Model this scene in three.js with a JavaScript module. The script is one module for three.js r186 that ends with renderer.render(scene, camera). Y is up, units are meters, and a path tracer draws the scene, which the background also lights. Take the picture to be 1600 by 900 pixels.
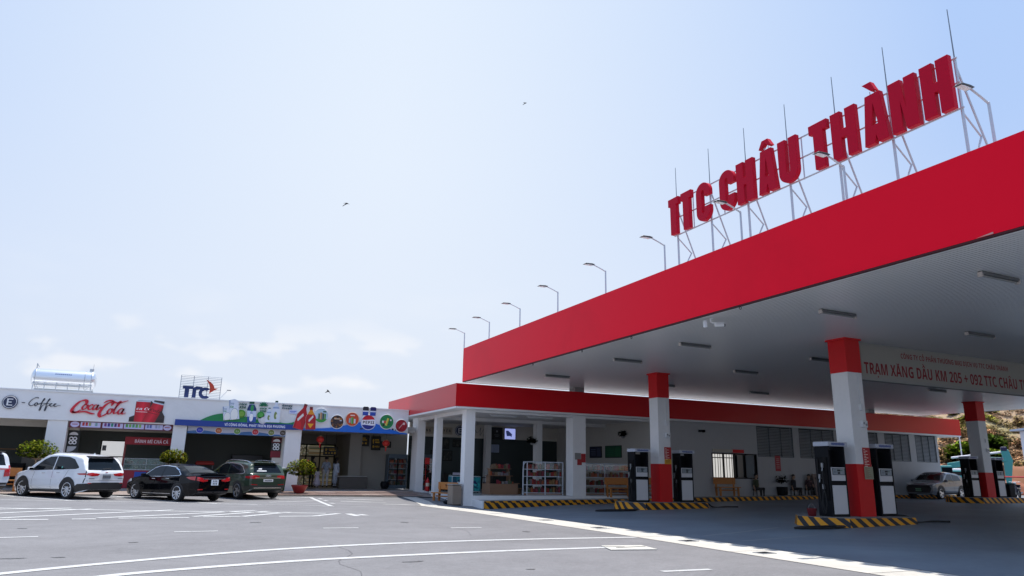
import * as THREE from 'three';
import { mergeGeometries } from 'three/addons/utils/BufferGeometryUtils.js';
import { RoundedBoxGeometry } from 'three/addons/geometries/RoundedBoxGeometry.js';
import { MarchingCubes } from 'three/addons/objects/MarchingCubes.js';
import { ImprovedNoise } from 'three/addons/math/ImprovedNoise.js';

// ---------- camera ----------
const scene = new THREE.Scene();
const camera = new THREE.PerspectiveCamera(44.23, 1024 / 576, 0.1, 3000);
camera.position.set(0, 1.4, 0);
{
  const yaw = THREE.MathUtils.degToRad(24.955), pitch = THREE.MathUtils.degToRad(14.432), roll = THREE.MathUtils.degToRad(1.145);
  camera.rotation.order = 'YXZ';
  camera.rotation.set(pitch, -yaw, roll);
}
// ---------- sky ----------
const noise = new ImprovedNoise();
const N3 = (x, y, z) => noise.noise(x, y, z);
const fbm = (x, y, z, o = 4) => { let s = 0, a = 0.5; for (let i = 0; i < o; i++) { s += a * N3(x, y, z); x *= 2.03; y *= 2.01; z *= 2.05; a *= 0.5; } return s; };
const sm = THREE.MathUtils.smoothstep, lerp = THREE.MathUtils.lerp;
function mulberry(a) { return () => { a = (a + 0x6d2b79f5) | 0; let t = Math.imul(a ^ (a >>> 15), 1 | a); t = (t + Math.imul(t ^ (t >>> 7), 61 | t)) ^ t; return ((t ^ (t >>> 14)) >>> 0) / 4294967296; }; }
{
  const W = 2048, H = 1024, data = new Float32Array(W * H * 4);
  const stops = [[0, .72, .79, .90], [6, .76, .83, .945], [14, .775, .855, .98], [24, .785, .87, .995], [36, .77, .865, 1.0], [52, .52, .69, .96], [90, .32, .52, .9]];
  for (let r = 0; r < H; r++) {
    const up = ((r + 0.5) / H - 0.5) * Math.PI, e = Math.max(0, up * 180 / Math.PI);
    let i = 0; while (i < stops.length - 2 && stops[i + 1][0] < e) i++;
    const a = stops[i], b = stops[i + 1], t = sm((e - a[0]) / (b[0] - a[0]), 0, 1) * 0.5 + 0.5 * Math.min(1, Math.max(0, (e - a[0]) / (b[0] - a[0])));
    for (let c = 0; c < W; c++) {
      const ro = ((c + 0.5) / W - 0.5) * 2 * Math.PI, x = Math.cos(ro) * Math.cos(up), z = Math.sin(ro) * Math.cos(up), y = Math.sin(up);
      const yaw = Math.atan2(x, -z) * 180 / Math.PI;
      // the sky is palest ahead and a little left, deeper to the right
      const side = Math.min(1.05, Math.pow(Math.abs(yaw - 14) / 45, 1.5)) * (.35 + .65 * sm(e, 3, 26)) * (1 - sm(e, 45, 85));
      let R = lerp(a[1], b[1], t) * (1 - 0.40 * side), G = lerp(a[2], b[2], t) * (1 - 0.27 * side), B = lerp(a[3], b[3], t) * (1 - 0.04 * side);
      if (e > 0.5 && e < 20) {
        const n = fbm(x * 11, y * 30, z * 11, 5) + 0.5 * fbm(x * 4, y * 8, z * 4, 2) + .1 - .2 * sm(Math.abs(yaw - 5), 6, 20);
        const band = sm(e, 2, 6) * (1 - sm(e, 8, 12));
        const m = sm(n, 0.1, 0.36) * band;
        const wisp = sm(fbm(x * 7 + 3, y * 22, z * 7, 4), 0.0, 0.5) * (1 - sm(e, 8, 17)) * 0.25;
        const k = Math.min(0.7, m * 0.55 + wisp * .7);
        R = lerp(R, 0.97, k); G = lerp(G, 0.975, k); B = lerp(B, 1.0, k);
      }
      if (up < 0) { R *= 0.8; G *= 0.8; B *= 0.8; }
      data.set([R, G, B, 1], (r * W + c) * 4);
    }
  }
  const t = new THREE.DataTexture(data, W, H, THREE.RGBAFormat, THREE.FloatType);
  t.mapping = THREE.EquirectangularReflectionMapping; t.magFilter = THREE.LinearFilter; t.needsUpdate = true;
  scene.background = t; scene.environment = t;
}
// ---------- sun ----------
const sun = new THREE.DirectionalLight(new THREE.Color(1, 0.95, 0.87), 5.0);
sun.position.set(20 + 24, 100, -15 - 7); sun.target.position.set(20, 0, -15);
sun.castShadow = true; sun.shadow.mapSize.set(4096, 4096); sun.shadow.radius = 1;
Object.assign(sun.shadow.camera, { left: -70, right: 70, top: 70, bottom: -70, near: 1, far: 260 });
scene.add(sun, sun.target);
const renderer = new THREE.WebGLRenderer({ antialias: true });
renderer.toneMapping = THREE.LinearToneMapping;
renderer.toneMappingExposure = 1.0;
renderer.shadowMap.enabled = true;

// ---------- helpers ----------
const used = {};
function numbered(n) { const k = used[n] = (used[n] ?? -1) + 1; return k ? n + '_' + String(k).padStart(3, '0') : n; }
function thing(name, label, category, [x, y, z] = [0, 0, 0], turn = 0, group) {
  const o = new THREE.Group(); o.name = numbered(name); scene.add(o); o.position.set(x, y, z); o.rotation.y = turn;
  o.userData = { label, category }; if (group) o.userData.group = group; return o;
}
function tag(o, label, category, group) { o.userData.label = label; o.userData.category = category; if (group) o.userData.group = group; return o; }
function flat(g) { const q = g.index ? g.toNonIndexed() : g; for (const k of Object.keys(q.attributes)) if (!['position', 'normal', 'uv', 'color'].includes(k)) q.deleteAttribute(k); return q; }
const TINY = new Set(['door_seam', 'tailgate_seam', 'plate_digits', 'model_badge', 'window_chrome', 'window_lettering', 'lettering', 'header_lettering', 'lines', 'small_print', 'spot', 'eyes', 'emblem', 'switch_button', 'screw', 'crack', 'diffuser_trim']);
function obj(name, geoms, mat, parent = scene) {
  const list = (Array.isArray(geoms) ? geoms : [geoms]).map(flat);
  if (list.length > 1 && parent !== scene) { // pieces that do not touch become parts of their own
    const bb = list.map((g) => { g.computeBoundingBox(); return g.boundingBox.clone().expandByScalar(.006); }), id = list.map((_, i) => i), root = (i) => { while (id[i] !== i) i = id[i]; return i; };
    for (let i = 0; i < list.length; i++) for (let j = 0; j < i; j++) if (bb[i].intersectsBox(bb[j])) id[root(i)] = root(j);
    const groups = {}; list.forEach((g, i) => (groups[root(i)] ??= []).push(g)); const gl = Object.values(groups);
    if (gl.length > 1) {
      const size = (gs) => { const b = new THREE.Box3(); gs.forEach((g) => b.union(g.boundingBox)); return b.getSize(new THREE.Vector3()).length(); };
      if (TINY.has(name) || Math.max(...gl.map(size)) < .13) { const m = obj(name, mergeGeometries(list), mat, parent); m.userData.kind = 'stuff'; return m; }
      return gl.map((gs) => obj(name, mergeGeometries(gs), mat, parent))[0];
    }
  }
  const m = new THREE.Mesh(list.length > 1 ? mergeGeometries(list) : list[0], mat);
  m.name = parent === scene ? numbered(name) : name; m.castShadow = m.receiveShadow = true; parent.add(m); return m;
}
function struct(name, geoms, mat) { const m = obj(name, geoms, mat); m.userData.kind = 'structure'; return m; }
function dup(src, [x, y, z], turn, label, group) {
  const r = src.clone(); r.name = numbered(src.name.replace(/_\d{3}$/, '')); scene.add(r); r.position.set(x, y, z); if (turn !== undefined) r.rotation.y = turn;
  r.userData = { ...src.userData, label }; if (group) r.userData.group = group; return r;
}
function metres(g, w, h, d) {
  const uv = g.attributes.uv, s = [[d, h], [d, h], [w, d], [w, d], [w, h], [w, h]];
  for (let f = 0; f < 6; f++) for (let k = 0; k < 4; k++) { const i = f * 4 + k; uv.setXY(i, uv.getX(i) * s[f][0], uv.getY(i) * s[f][1]); }
  return g;
}
const box = (w, h, d, x, y, z, ry = 0) => { const g = metres(new THREE.BoxGeometry(w, h, d), w, h, d); if (ry) g.rotateY(ry); return g.translate(x, y, z); };
const bx = (x0, x1, y0, y1, z0, z1) => box(x1 - x0, y1 - y0, Math.abs(z1 - z0), (x0 + x1) / 2, (y0 + y1) / 2, (z0 + z1) / 2);
const rbox = (w, h, d, x, y, z, r = 0.02, seg = 2) => new RoundedBoxGeometry(w, h, d, seg, Math.min(r, w / 2.01, h / 2.01, d / 2.01)).translate(x, y, z);
const V = (x, y, z) => new THREE.Vector3(x, y, z);
function rod(a, b, r, r2 = r, seg = 8) {
  const p = V(...a), q = V(...b), l = p.distanceTo(q), g = new THREE.CylinderGeometry(r2, r, l, seg);
  g.applyQuaternion(new THREE.Quaternion().setFromUnitVectors(V(0, 1, 0), q.clone().sub(p).normalize()));
  return g.translate((p.x + q.x) / 2, (p.y + q.y) / 2, (p.z + q.z) / 2);
}
const tube = (pts, r, seg = 24, rs = 8, closed = false) => new THREE.TubeGeometry(new THREE.CatmullRomCurve3(pts.map((p) => V(...p)), closed), seg, r, rs, closed);
const shp = (pts) => new THREE.Shape(pts.map((p) => new THREE.Vector2(...p)));
function extr(shape, d, x = 0, y = 0, z = 0, bevel = 0) {
  return new THREE.ExtrudeGeometry(shape, { depth: d - 2 * bevel, bevelEnabled: bevel > 0, bevelThickness: bevel, bevelSize: bevel, bevelOffset: -bevel, bevelSegments: 1, curveSegments: 14 }).translate(x, y, z + bevel);
}
function enc(v) { return Math.round(255 * Math.min(1, Math.max(0, v <= 0.0031308 ? v * 12.92 : 1.055 * Math.pow(v, 1 / 2.4) - 0.055))); }
// a seamless grain map: multiplies a base colour (linear)
const tileN = (u, v, f, seed) => { // periodic noise
  const a = u * 2 * Math.PI, b = v * 2 * Math.PI, k = f / (2 * Math.PI);
  return N3(Math.cos(a) * k + seed, Math.sin(a) * k + Math.cos(b) * k * 1.3, Math.sin(b) * k + seed * 1.7);
};
function grain(size, base, layers, rep, seed = 1, speck = 0) {
  const d = new Uint8Array(size * size * 4), rnd = mulberry(seed * 77 + 5);
  for (let y = 0; y < size; y++) for (let x = 0; x < size; x++) {
    let m = 1; for (const [f, a] of layers) m += a * tileN(x / size, y / size, f, seed + f * 0.13);
    m += (rnd() - 0.5) * speck;
    const i = (y * size + x) * 4; for (let c = 0; c < 3; c++) d[i + c] = enc(base[c] * m); d[i + 3] = 255;
  }
  const t = new THREE.DataTexture(d, size, size); t.colorSpace = THREE.SRGBColorSpace; t.wrapS = t.wrapT = THREE.RepeatWrapping; t.magFilter = THREE.LinearFilter; t.repeat.set(1 / rep, 1 / rep); t.needsUpdate = true; return t;
}
function bumps(size, layers, rep, seed, speck = 0.5) { const t = grain(size, [.5, .5, .5], layers, rep, seed, speck); t.colorSpace = THREE.NoColorSpace; return t; }
const rgb = (r, g, b) => new THREE.Color().setRGB(r, g, b);
function mat(c, rough = 0.7, metal = 0, extra = {}) { return new THREE.MeshStandardMaterial({ color: Array.isArray(c) ? rgb(...c) : new THREE.Color(c), roughness: rough, metalness: metal, ...extra }); }
function phys(c, rough, metal, extra = {}) { return new THREE.MeshPhysicalMaterial({ color: Array.isArray(c) ? rgb(...c) : new THREE.Color(c), roughness: rough, metalness: metal, ...extra }); }
function canvasTex(w, h, draw) {
  const c = document.createElement('canvas'); c.width = w; c.height = h; const g = c.getContext('2d'); draw(g, w, h);
  const t = new THREE.CanvasTexture(c); t.colorSpace = THREE.SRGBColorSpace; t.anisotropy = 8; return t;
}
function printMat(w, h, draw, rough = 0.5, extra = {}) { return new THREE.MeshStandardMaterial({ map: canvasTex(w, h, draw), roughness: rough, ...extra }); }
// rescales the uv of a geometry to its own bounding box in x, y
function fitUV(g) {
  g.computeBoundingBox(); const b = g.boundingBox, p = g.attributes.position, uv = g.attributes.uv;
  for (let i = 0; i < p.count; i++) uv.setXY(i, (p.getX(i) - b.min.x) / (b.max.x - b.min.x), (p.getY(i) - b.min.y) / (b.max.y - b.min.y));
  return g;
}
// Vietnamese lettering: base letters in the font, marks drawn over them
function viText(g, s, x, y, px, width) {
  const ch = []; for (const c of s.normalize('NFD')) { const k = c.codePointAt(0); if (k >= 0x300 && k < 0x370) ch.at(-1).m.push(k); else ch.push({ c, m: [] }); }
  let w = 0; for (const q of ch) { q.w = g.measureText(q.c).width; q.x = w; w += q.w; }
  g.save(); g.translate(x, y); if (width) g.scale(width / w, 1); g.lineWidth = px * .075; g.strokeStyle = g.fillStyle; g.lineCap = 'butt';
  for (const q of ch) {
    g.fillText(q.c, q.x, 0); const c = q.x + q.w / 2, up = /[a-z]/.test(q.c) && !/[bdhklt]/.test(q.c) ? -px * .6 : -px * .78; let lift = 0;
    const line = (...p) => { g.beginPath(); g.moveTo(c + p[0] * px, up - lift + p[1] * px); for (let i = 2; i < p.length; i += 2) g.lineTo(c + p[i] * px, up - lift + p[i + 1] * px); g.stroke(); };
    for (const k of q.m.sort((a, b) => (a === 0x302 || a === 0x306 || a === 0x31b ? 0 : 1) - (b === 0x302 || b === 0x306 || b === 0x31b ? 0 : 1))) {
      if (k === 0x302) { line(-.15, 0, 0, -.11, .15, 0); lift += px * .1; } else if (k === 0x306) { g.beginPath(); g.arc(c, up - px * .1, px * .12, .15, Math.PI - .15); g.stroke(); lift += px * .1; }
      else if (k === 0x301) line(-.02, -.02, .1, -.14); else if (k === 0x300) line(.02, -.02, -.1, -.14); else if (k === 0x309) line(0, 0, 0, -.04, .07, -.08, .04, -.14, -.05, -.13); else if (k === 0x303) line(-.14, -.03, -.06, -.09, .06, -.02, .14, -.08);
      else if (k === 0x323) { g.beginPath(); g.arc(c, px * .14, px * .06, 0, 7); g.fill(); } else if (k === 0x31b) { g.beginPath(); g.moveTo(q.x + q.w * .84, up + px * .1); g.lineTo(q.x + q.w * .98, up - px * .02); g.stroke(); }
    }
  }
  g.restore();
}
// ---------- materials ----------
const wallGrain = grain(512, [1, 1, 1], [[3, .05], [9, .04], [40, .03]], 4, 3, .02);
const M = {
  white: mat([.82, .815, .81], .8, 0, { map: wallGrain }),
  beige: mat([.66, .62, .55], .8, 0, { map: wallGrain }),
  soffit: phys([.9, .91, .9], .3, .0, { specularIntensity: 1 }),
  groove: mat([.45, .46, .47], .8),
  red: phys([.9, .002, .024], .36, 0, { map: grain(512, [1, 1, 1], [[2, .10], [5, .07], [30, .02]], 9, 8), specularIntensity: .2 }),
  redBand: phys([.62, .001, .008], .3, 0, { specularIntensity: .7 }),
  redPaint: mat([.66, .003, .006], .6, 0, { map: wallGrain }),
  letter: phys([.53, .001, .024], .5, 0, { specularIntensity: .25 }),
  steel: mat([.52, .56, .6], .38, .75),
  galv: mat([.55, .6, .66], .5, .4),
  dark: phys([.012, .013, .016], .6, 0, { specularIntensity: .25 }),
  black: phys([.006, .006, .007], .5, 0, { specularIntensity: .25 }),
  rubber: mat([.02, .02, .021], .85),
  grey: mat([.3, .31, .32], .6),
  darkGreen: mat([.03, .045, .045], .35),
  pale: mat([.75, .76, .78], .45),
  lens: mat([.8, .82, .82], .25),
  navy: mat([.01, .016, .06], .5),
  woodOrange: mat([.5, .2, .05], .6, 0, { map: grain(256, [1, 1, 1], [[4, .2], [30, .25]], .8, 12) }),
  wood: mat([.32, .17, .08], .6, 0, { map: grain(256, [1, 1, 1], [[4, .25], [30, .2]], .8, 13) }),
  glass: phys([1, 1, 1], .03, 0, { transmission: 1, thickness: 0, ior: 1.5 }),
  greenGlass: phys([.7, .85, .82], .04, 0, { transmission: .9, thickness: 0 }),
};
// hazard stripes: painted print, uv in metres
const stripeTex = canvasTex(256, 256, (g, w, h) => {
  g.fillStyle = '#20232a'; g.fillRect(0, 0, w, h); g.fillStyle = '#e39a12';
  for (let k = -2; k < 3; k++) { g.beginPath(); const x = k * w; g.moveTo(x, 0); g.lineTo(x + w * .5, 0); g.lineTo(x + w * 1.25, h); g.lineTo(x + w * .75, h); g.fill(); }
  g.globalAlpha = .12; const r = mulberry(4); for (let i = 0; i < 500; i++) { g.fillStyle = r() < .5 ? '#000' : '#caa'; g.fillRect(r() * w, r() * h, 2 + r() * 9, 1 + r() * 3); }
});
stripeTex.wrapS = stripeTex.wrapT = THREE.RepeatWrapping; stripeTex.repeat.set(1 / .42, 1 / .32);
M.stripe = new THREE.MeshStandardMaterial({ map: stripeTex, roughness: .6 });

// ---------- the lie of the ground ----------
const GX = [-60, -6, 0, 6, 10.8, 13, 16, 20, 26, 33, 50], GZ = [4, -14, -24, -30, -34, -37.2, -60];
const GT = [[.02, .0, 0, 0, 0, 0, 0, .03, .1, .15, .2], [.06, .02, 0, 0, 0, 0, .03, .12, .2, .25, .3], [.10, .04, 0, 0, -.05, -.08, -.02, .05, .12, .2, .28], [.12, .05, 0, 0, -.14, -.28, -.15, -.02, .05, .18, .3],
  [.14, .06, .0, .02, -.05, -.1, -.05, 0, .05, .18, .3], [.15, .12, .1, .12, .15, .15, .15, .15, .15, .18, .3], [.15, .12, .1, .12, .15, .15, .15, .15, .15, .18, .3]];
function gy(x, z) {
  x = Math.min(Math.max(x, GX[0]), GX.at(-1)); z = Math.min(Math.max(z, GZ.at(-1)), GZ[0]);
  let i = 0, j = 0; while (i < GX.length - 2 && GX[i + 1] <= x) i++; while (j < GZ.length - 2 && GZ[j + 1] >= z) j++;
  const u = (x - GX[i]) / (GX[i + 1] - GX[i]), v = (z - GZ[j]) / (GZ[j + 1] - GZ[j]);
  return lerp(lerp(GT[j][i], GT[j][i + 1], u), lerp(GT[j + 1][i], GT[j + 1][i + 1], u), v);
}
function gridXZ(xs, zs, dy, tint) {
  zs = [...zs].sort((p, q) => q - p);
  const pos = [], uv = [], col = [], idx = [], nx = xs.length;
  for (const z of zs) for (const x of xs) {
    pos.push(x, gy(x, z) + dy, z); uv.push(x, -z); const t = tint ? tint(x, z) : 1; col.push(t, t, t);
  }
  for (let j = 0; j < zs.length - 1; j++) for (let i = 0; i < nx - 1; i++) { const a = j * nx + i, b = a + 1, c = a + nx, d = c + 1; idx.push(a, b, c, b, d, c); }
  const g = new THREE.BufferGeometry(); g.setAttribute('position', new THREE.Float32BufferAttribute(pos, 3)); g.setAttribute('uv', new THREE.Float32BufferAttribute(uv, 2)); g.setAttribute('color', new THREE.Float32BufferAttribute(col, 3));
  g.setIndex(idx); g.computeVertexNormals(); return g;
}
function steps(a, b, s, knots) { const out = new Set([a, b]); for (let v = Math.min(a, b); v < Math.max(a, b); v += s) out.add(+v.toFixed(4)); for (const k of knots) if (k > Math.min(a, b) && k < Math.max(a, b)) out.add(k); return [...out].sort((p, q) => p - q); }
const sheet = (name, x0, x1, z0, z1, st, dy, m, tint) => struct(name, gridXZ(steps(x0, x1, st, GX), steps(z0, z1, st, GZ), dy, tint), m);

// ground (asphalt), out to the horizon
const asphaltMap = grain(1024, [.2, .195, .2], [[4, .10], [13, .09], [60, .08], [150, .08]], 7, 21, .34);
const asphalt = mat([1, 1, 1], .88, 0, { map: asphaltMap, vertexColors: true, bumpMap: bumps(512, [[60, .3], [120, .4]], 2, 5, .8), bumpScale: .004 });
{
  const far = [-900, -400, -200, -110], xs = [...far, ...steps(-60, 60, .9, GX), 75, 100, 140, 220, 420, 900], zs = [-900, -400, -200, -110, -80, ...steps(-60, 8, .9, GZ), 20, 60, 140, 400, 900];
  struct('ground', gridXZ(xs, zs, 0, (x, z) => {
    let t = 1 + .11 * fbm(x * .11, 3, z * .2, 3) + .09 * fbm(x * .6 + 9, 1, z * .6, 3);
    t += .13 * sm(fbm(x * .25 + z * .12, 7, z * .9, 3), .08, .45) - .1 * sm(fbm(x * .5, 11, z * .16 + 4, 2), .2, .5); return t;
  }), asphalt);
}
// dark concrete forecourt and the pale strip along its edge
const slabMat = mat([1, 1, 1], .55, 0, { map: grain(1024, [.185, .225, .265], [[3, .2], [9, .12], [50, .07]], 9, 31, .1), vertexColors: true, bumpMap: bumps(512, [[20, .4], [90, .3]], 3, 6, .4), bumpScale: .003 });
sheet('forecourt', 10.96, 62, 4, -30.2, .9, .006, slabMat, (x, z) => 1 + .22 * fbm(x * .16, 2, z * .7, 3) + .12 * fbm(x * .9, 6, z * .9, 2));
const stripMat = mat([1, 1, 1], .8, 0, { map: grain(512, [.6, .57, .51], [[4, .1], [20, .08], [90, .06]], 4, 41, .1), vertexColors: true });
// the strip is cast in bays with joints between them
{
  const g = []; for (let z = 4; z > -30; z -= 3) { const z1 = Math.max(z - 2.975, -30); g.push(gridXZ(steps(9.72, 10.9, .4, GX), steps(z, z1, .6, GZ), .008, (x, zz) => .96 + .1 * N3(z * 3.3, 0, 2) + .1 * fbm(x * 2, 1, zz, 2))); }
  struct('concrete_strip', g, stripMat);
  // it carries on, narrower, along the side of the shops
  const pts = [[10.3, -30], [10.95, -33.2], [11.0, -37]], gg = gridXZ([0, 1], [0, 1, 2], 0); const p = gg.attributes.position;
  for (let j = 0; j < 3; j++) for (let i = 0; i < 2; i++) { const x = pts[j][0] + (i - .5) * .75, z = pts[j][1]; p.setXYZ(j * 2 + i, x, gy(x, z) + .009, z); }
  gg.computeVertexNormals(); struct('concrete_strip', gg, stripMat);
  struct('drain_channel', gridXZ([10.9, 10.96], steps(4, -30, .8, GZ), .003), mat([.05, .05, .05], .8));
}
// tiled pavement before the shops: single tiles
{
  const tileMats = [[.34, .24, .2], [.38, .28, .235], [.31, .22, .19], [.4, .31, .27]].map((c) => mat(c, .7, 0, { map: wallGrain })), r = mulberry(9);
  const pav = struct('pavement', gridXZ(steps(-16, 12.2, 1, GX), steps(-35.1, -38.4, .6, GZ), .05), mat([.3, .24, .21], .85));
  const base = new THREE.BoxGeometry(.98, .03, .8); let n = 0;
  for (let x = 5.2; x < 11.4; x += 1) for (let z = -35.55; z > -38.3; z -= .82) { const m = new THREE.Mesh(base, tileMats[Math.floor(r() * 4)]); m.name = 'paving_tile'; m.position.set(x, gy(x, z) + .052 + r() * .004, z); m.receiveShadow = true; pav.add(m); n++; }
  struct('kerb', gridXZ([-16, 12.2], [-35.02, -35.1], .055), mat([.4, .38, .36], .8));
}
// painted lines
const paint = mat([.58, .58, .57], .7, 0, { map: grain(512, [1, 1, 1], [[6, .15], [30, .18], [90, .12]], 2.5, 51, .2) });
function ribbon(pts, w, dy = .006) {
  const cur = pts.length > 2 ? new THREE.CatmullRomCurve3(pts.map((p) => V(p[0], 0, p[1]))) : new THREE.LineCurve3(V(pts[0][0], 0, pts[0][1]), V(pts[1][0], 0, pts[1][1]));
  const n = Math.max(3, Math.ceil(cur.getLength() / .5)), pos = [], uv = [], idx = [];
  for (let i = 0; i <= n; i++) { const p = cur.getPoint(i / n), t = cur.getTangent(i / n), nx = -t.z, nz = t.x; for (const s of [-.5, .5]) { const x = p.x + nx * w * s, z = p.z + nz * w * s; pos.push(x, gy(x, z) + dy, z); uv.push(x, z); } if (i < n) idx.push(i * 2, i * 2 + 1, i * 2 + 2, i * 2 + 1, i * 2 + 3, i * 2 + 2); }
  const g = new THREE.BufferGeometry(); g.setAttribute('position', new THREE.Float32BufferAttribute(pos, 3)); g.setAttribute('uv', new THREE.Float32BufferAttribute(uv, 2)); g.setIndex(idx); g.computeVertexNormals();
  if (g.attributes.normal.getY(0) < 0) { g.setIndex(idx.reverse()); g.computeVertexNormals(); } return g;
}
struct('lane_line', ribbon([[-3.2, -10.1], [-1.75, -11.42], [-.02, -12.55], [1.53, -13.3], [3.38, -13.82], [5.26, -14.05], [7.3, -14.1], [9.68, -13.98]], .2), paint);
struct('lane_line', ribbon([[-2.6, -9.3], [-.43, -10.93], [.64, -11.38], [2.11, -11.8], [3.81, -12.05], [5.8, -12.22], [7.98, -12.25]], .2), paint);
for (const d of [[[-2.9, -16.48], [-2.05, -16.62]], [[.3, -17.3], [1.16, -17.36]], [[3.48, -17.7], [4.3, -17.64]], [[6.49, -17.24], [7.3, -17.23]], [[6.77, -9.12], [7.65, -9.09]]]) struct('dashed_line', ribbon(d, .13), paint);
const hatch = [[[-4.6, -25.4], [-2.5, -26.3]], [[-4.5, -23.2], [-1.91, -25.9]], [[-3.57, -21.9], [.32, -25.4]], [[-1.47, -21.8], [2.72, -24.9]], [[.8, -22.2], [3.07, -24.45]], [[2.06, -22.05], [3.6, -23.9]], [[4.04, -22], [4.99, -23.1]], [[5.23, -22.95], [5.28, -21.84]], [[5.5, -22.6], [5.6, -22.1]],
  [[-4.2, -21.3], [-2.48, -21.3]], [[-1.99, -21.4], [-1.47, -21.45]], [[-.98, -21.66], [.7, -21.8]], [[1.05, -22.0], [2.01, -22.1]], [[3.05, -22], [4.2, -21.97]], [[1.44, -24.4], [4.6, -23.2]], [[-5, -26.4], [1.44, -24.4]]];
struct('parking_marking', hatch.map((s) => ribbon(s, .22)), paint);
const bays = [[[-5.93, -35], [-2.9, -30.9]], [[-7, -31.4], [-2.6, -31]], [[-1.98, -35], [1.9, -29.3]], [[-2.6, -30.9], [1.2, -29.6]], [[4.38, -33.3], [6.07, -34.3]], [[3.77, -30.3], [5.8, -31.5]], [[6.07, -34.3], [5.6, -27.2]], [[1.2, -29.6], [5.7, -27.3]], [[6.3, -33.6], [6.33, -33.0]], [[6.2, -31.9], [6.25, -31.3]], [[6.05, -29.8], [6.1, -29.2]], [[3.2, -28.6], [5.2, -27.6]]];
struct('parking_marking', bays.map((s) => ribbon(s, .16)), paint);
const faded = mat([.33, .345, .36], .7);
struct('forecourt_line', [[[12.76, -23.26], [17.2, -25]], [[11.91, -21.28], [15.3, -22.18]], [[11.5, -12.6], [14.62, -13.3]], [[11.5, -13.85], [15.4, -15.4]]].map((s) => ribbon(s, .09, .011)), faded);
// oil drips and pale scuffs on the asphalt
{
  const stain = (x, z, rx, rz, s) => { const r = mulberry(s), pts = []; for (let i = 0; i < 16; i++) { const a = i / 16 * 6.283, k = .6 + r() * .6; pts.push([x + Math.cos(a) * rx * k, -(z + Math.sin(a) * rz * k)]); } const g = new THREE.ShapeGeometry(shp(pts)).rotateX(-Math.PI / 2), p = g.attributes.position; for (let i = 0; i < p.count; i++) p.setY(i, gy(p.getX(i), p.getZ(i)) + .005); return g; };
  const oil = mat([.1, .098, .1], .6), scuff = mat([.36, .355, .35], .85);
  struct('oil_stain', [[-.4, -15.2, .09, .07], [3.6, -11.2, .16, .05], [3.75, -11.25, .06, .04], [-1.9, -13.1, .2, .06], [-1.3, -13.1, .12, .05], [5.9, -19.2, .12, .2], [1.1, -9.6, .1, .06], [5.0, -9.9, .07, .05], [7.9, -15.9, .1, .12], [2.2, -19.8, .16, .12], [-2.6, -18.6, .1, .1]].map((q, i) => stain(...q, i + 3)), oil);
  struct('scuff_mark', [[7.6, -31.5, 1.2, .35], [9.0, -30.2, .9, .25], [8.3, -33.2, 1.0, .3], [7.2, -33.8, .7, .2], [9.3, -27.8, .5, .12], [6.8, -27.2, .8, .1]].map((q, i) => stain(...q, i + 40)), scuff);
  const crack = (pts) => ribbon(pts, .009, .0045);
  struct('crack', [[[2.2, -9.2], [2.6, -10.3], [2.5, -11.4], [3.0, -12.6], [2.9, -14.2]], [[-1.4, -14.4], [-.2, -14.9], [.9, -14.8], [2.4, -15.6]], [[6.2, -15.2], [6.6, -16.6], [6.4, -18.4]]].map(crack), mat([.13, .125, .13], .9));
}
{ // utility cover in the asphalt
  const c = thing('manhole_cover', 'pale concrete utility cover set in the asphalt at the end of the inner curved line', 'manhole cover', [8.15, gy(8.15, -12.1), -12.1], -.12);
  obj('slab', [extr(shp([[-.5, -.38], [.45, -.42], [.5, .3], [-.35, .36]]), .012).rotateX(-Math.PI / 2).translate(0, .006, 0)], mat([.6, .58, .52], .8, 0, { map: wallGrain }), c);
  obj('crack', [box(.7, .004, .03, .1, .021, .02, .2), box(.4, .004, .02, -.2, .021, -.1, -.4)], M.dark, c);
}
[[10.2, -10.6], [10.3, -12.9], [10.35, -16.6], [10.4, -19.6]].forEach(([x, z], i) => {
  const d = thing('drain_grate', ['nearest small dark grate set in the pale concrete strip', 'second nearest small dark grate in the pale strip', 'third small dark grate along the pale strip', 'farthest small dark grate in the pale strip'][i], 'drain grate', [x, gy(x, z) + .012, z], .05);
  obj('frame', [box(.34, .012, .03, 0, 0, .12), box(.34, .012, .03, 0, 0, -.12), box(.03, .012, .21, .155, 0, 0), box(.03, .012, .21, -.155, 0, 0)], M.grey, d);
  obj('grille', [-.1, -.05, 0, .05, .1].map((q) => box(.02, .01, .21, q, 0, 0)), M.dark, d);
});
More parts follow.
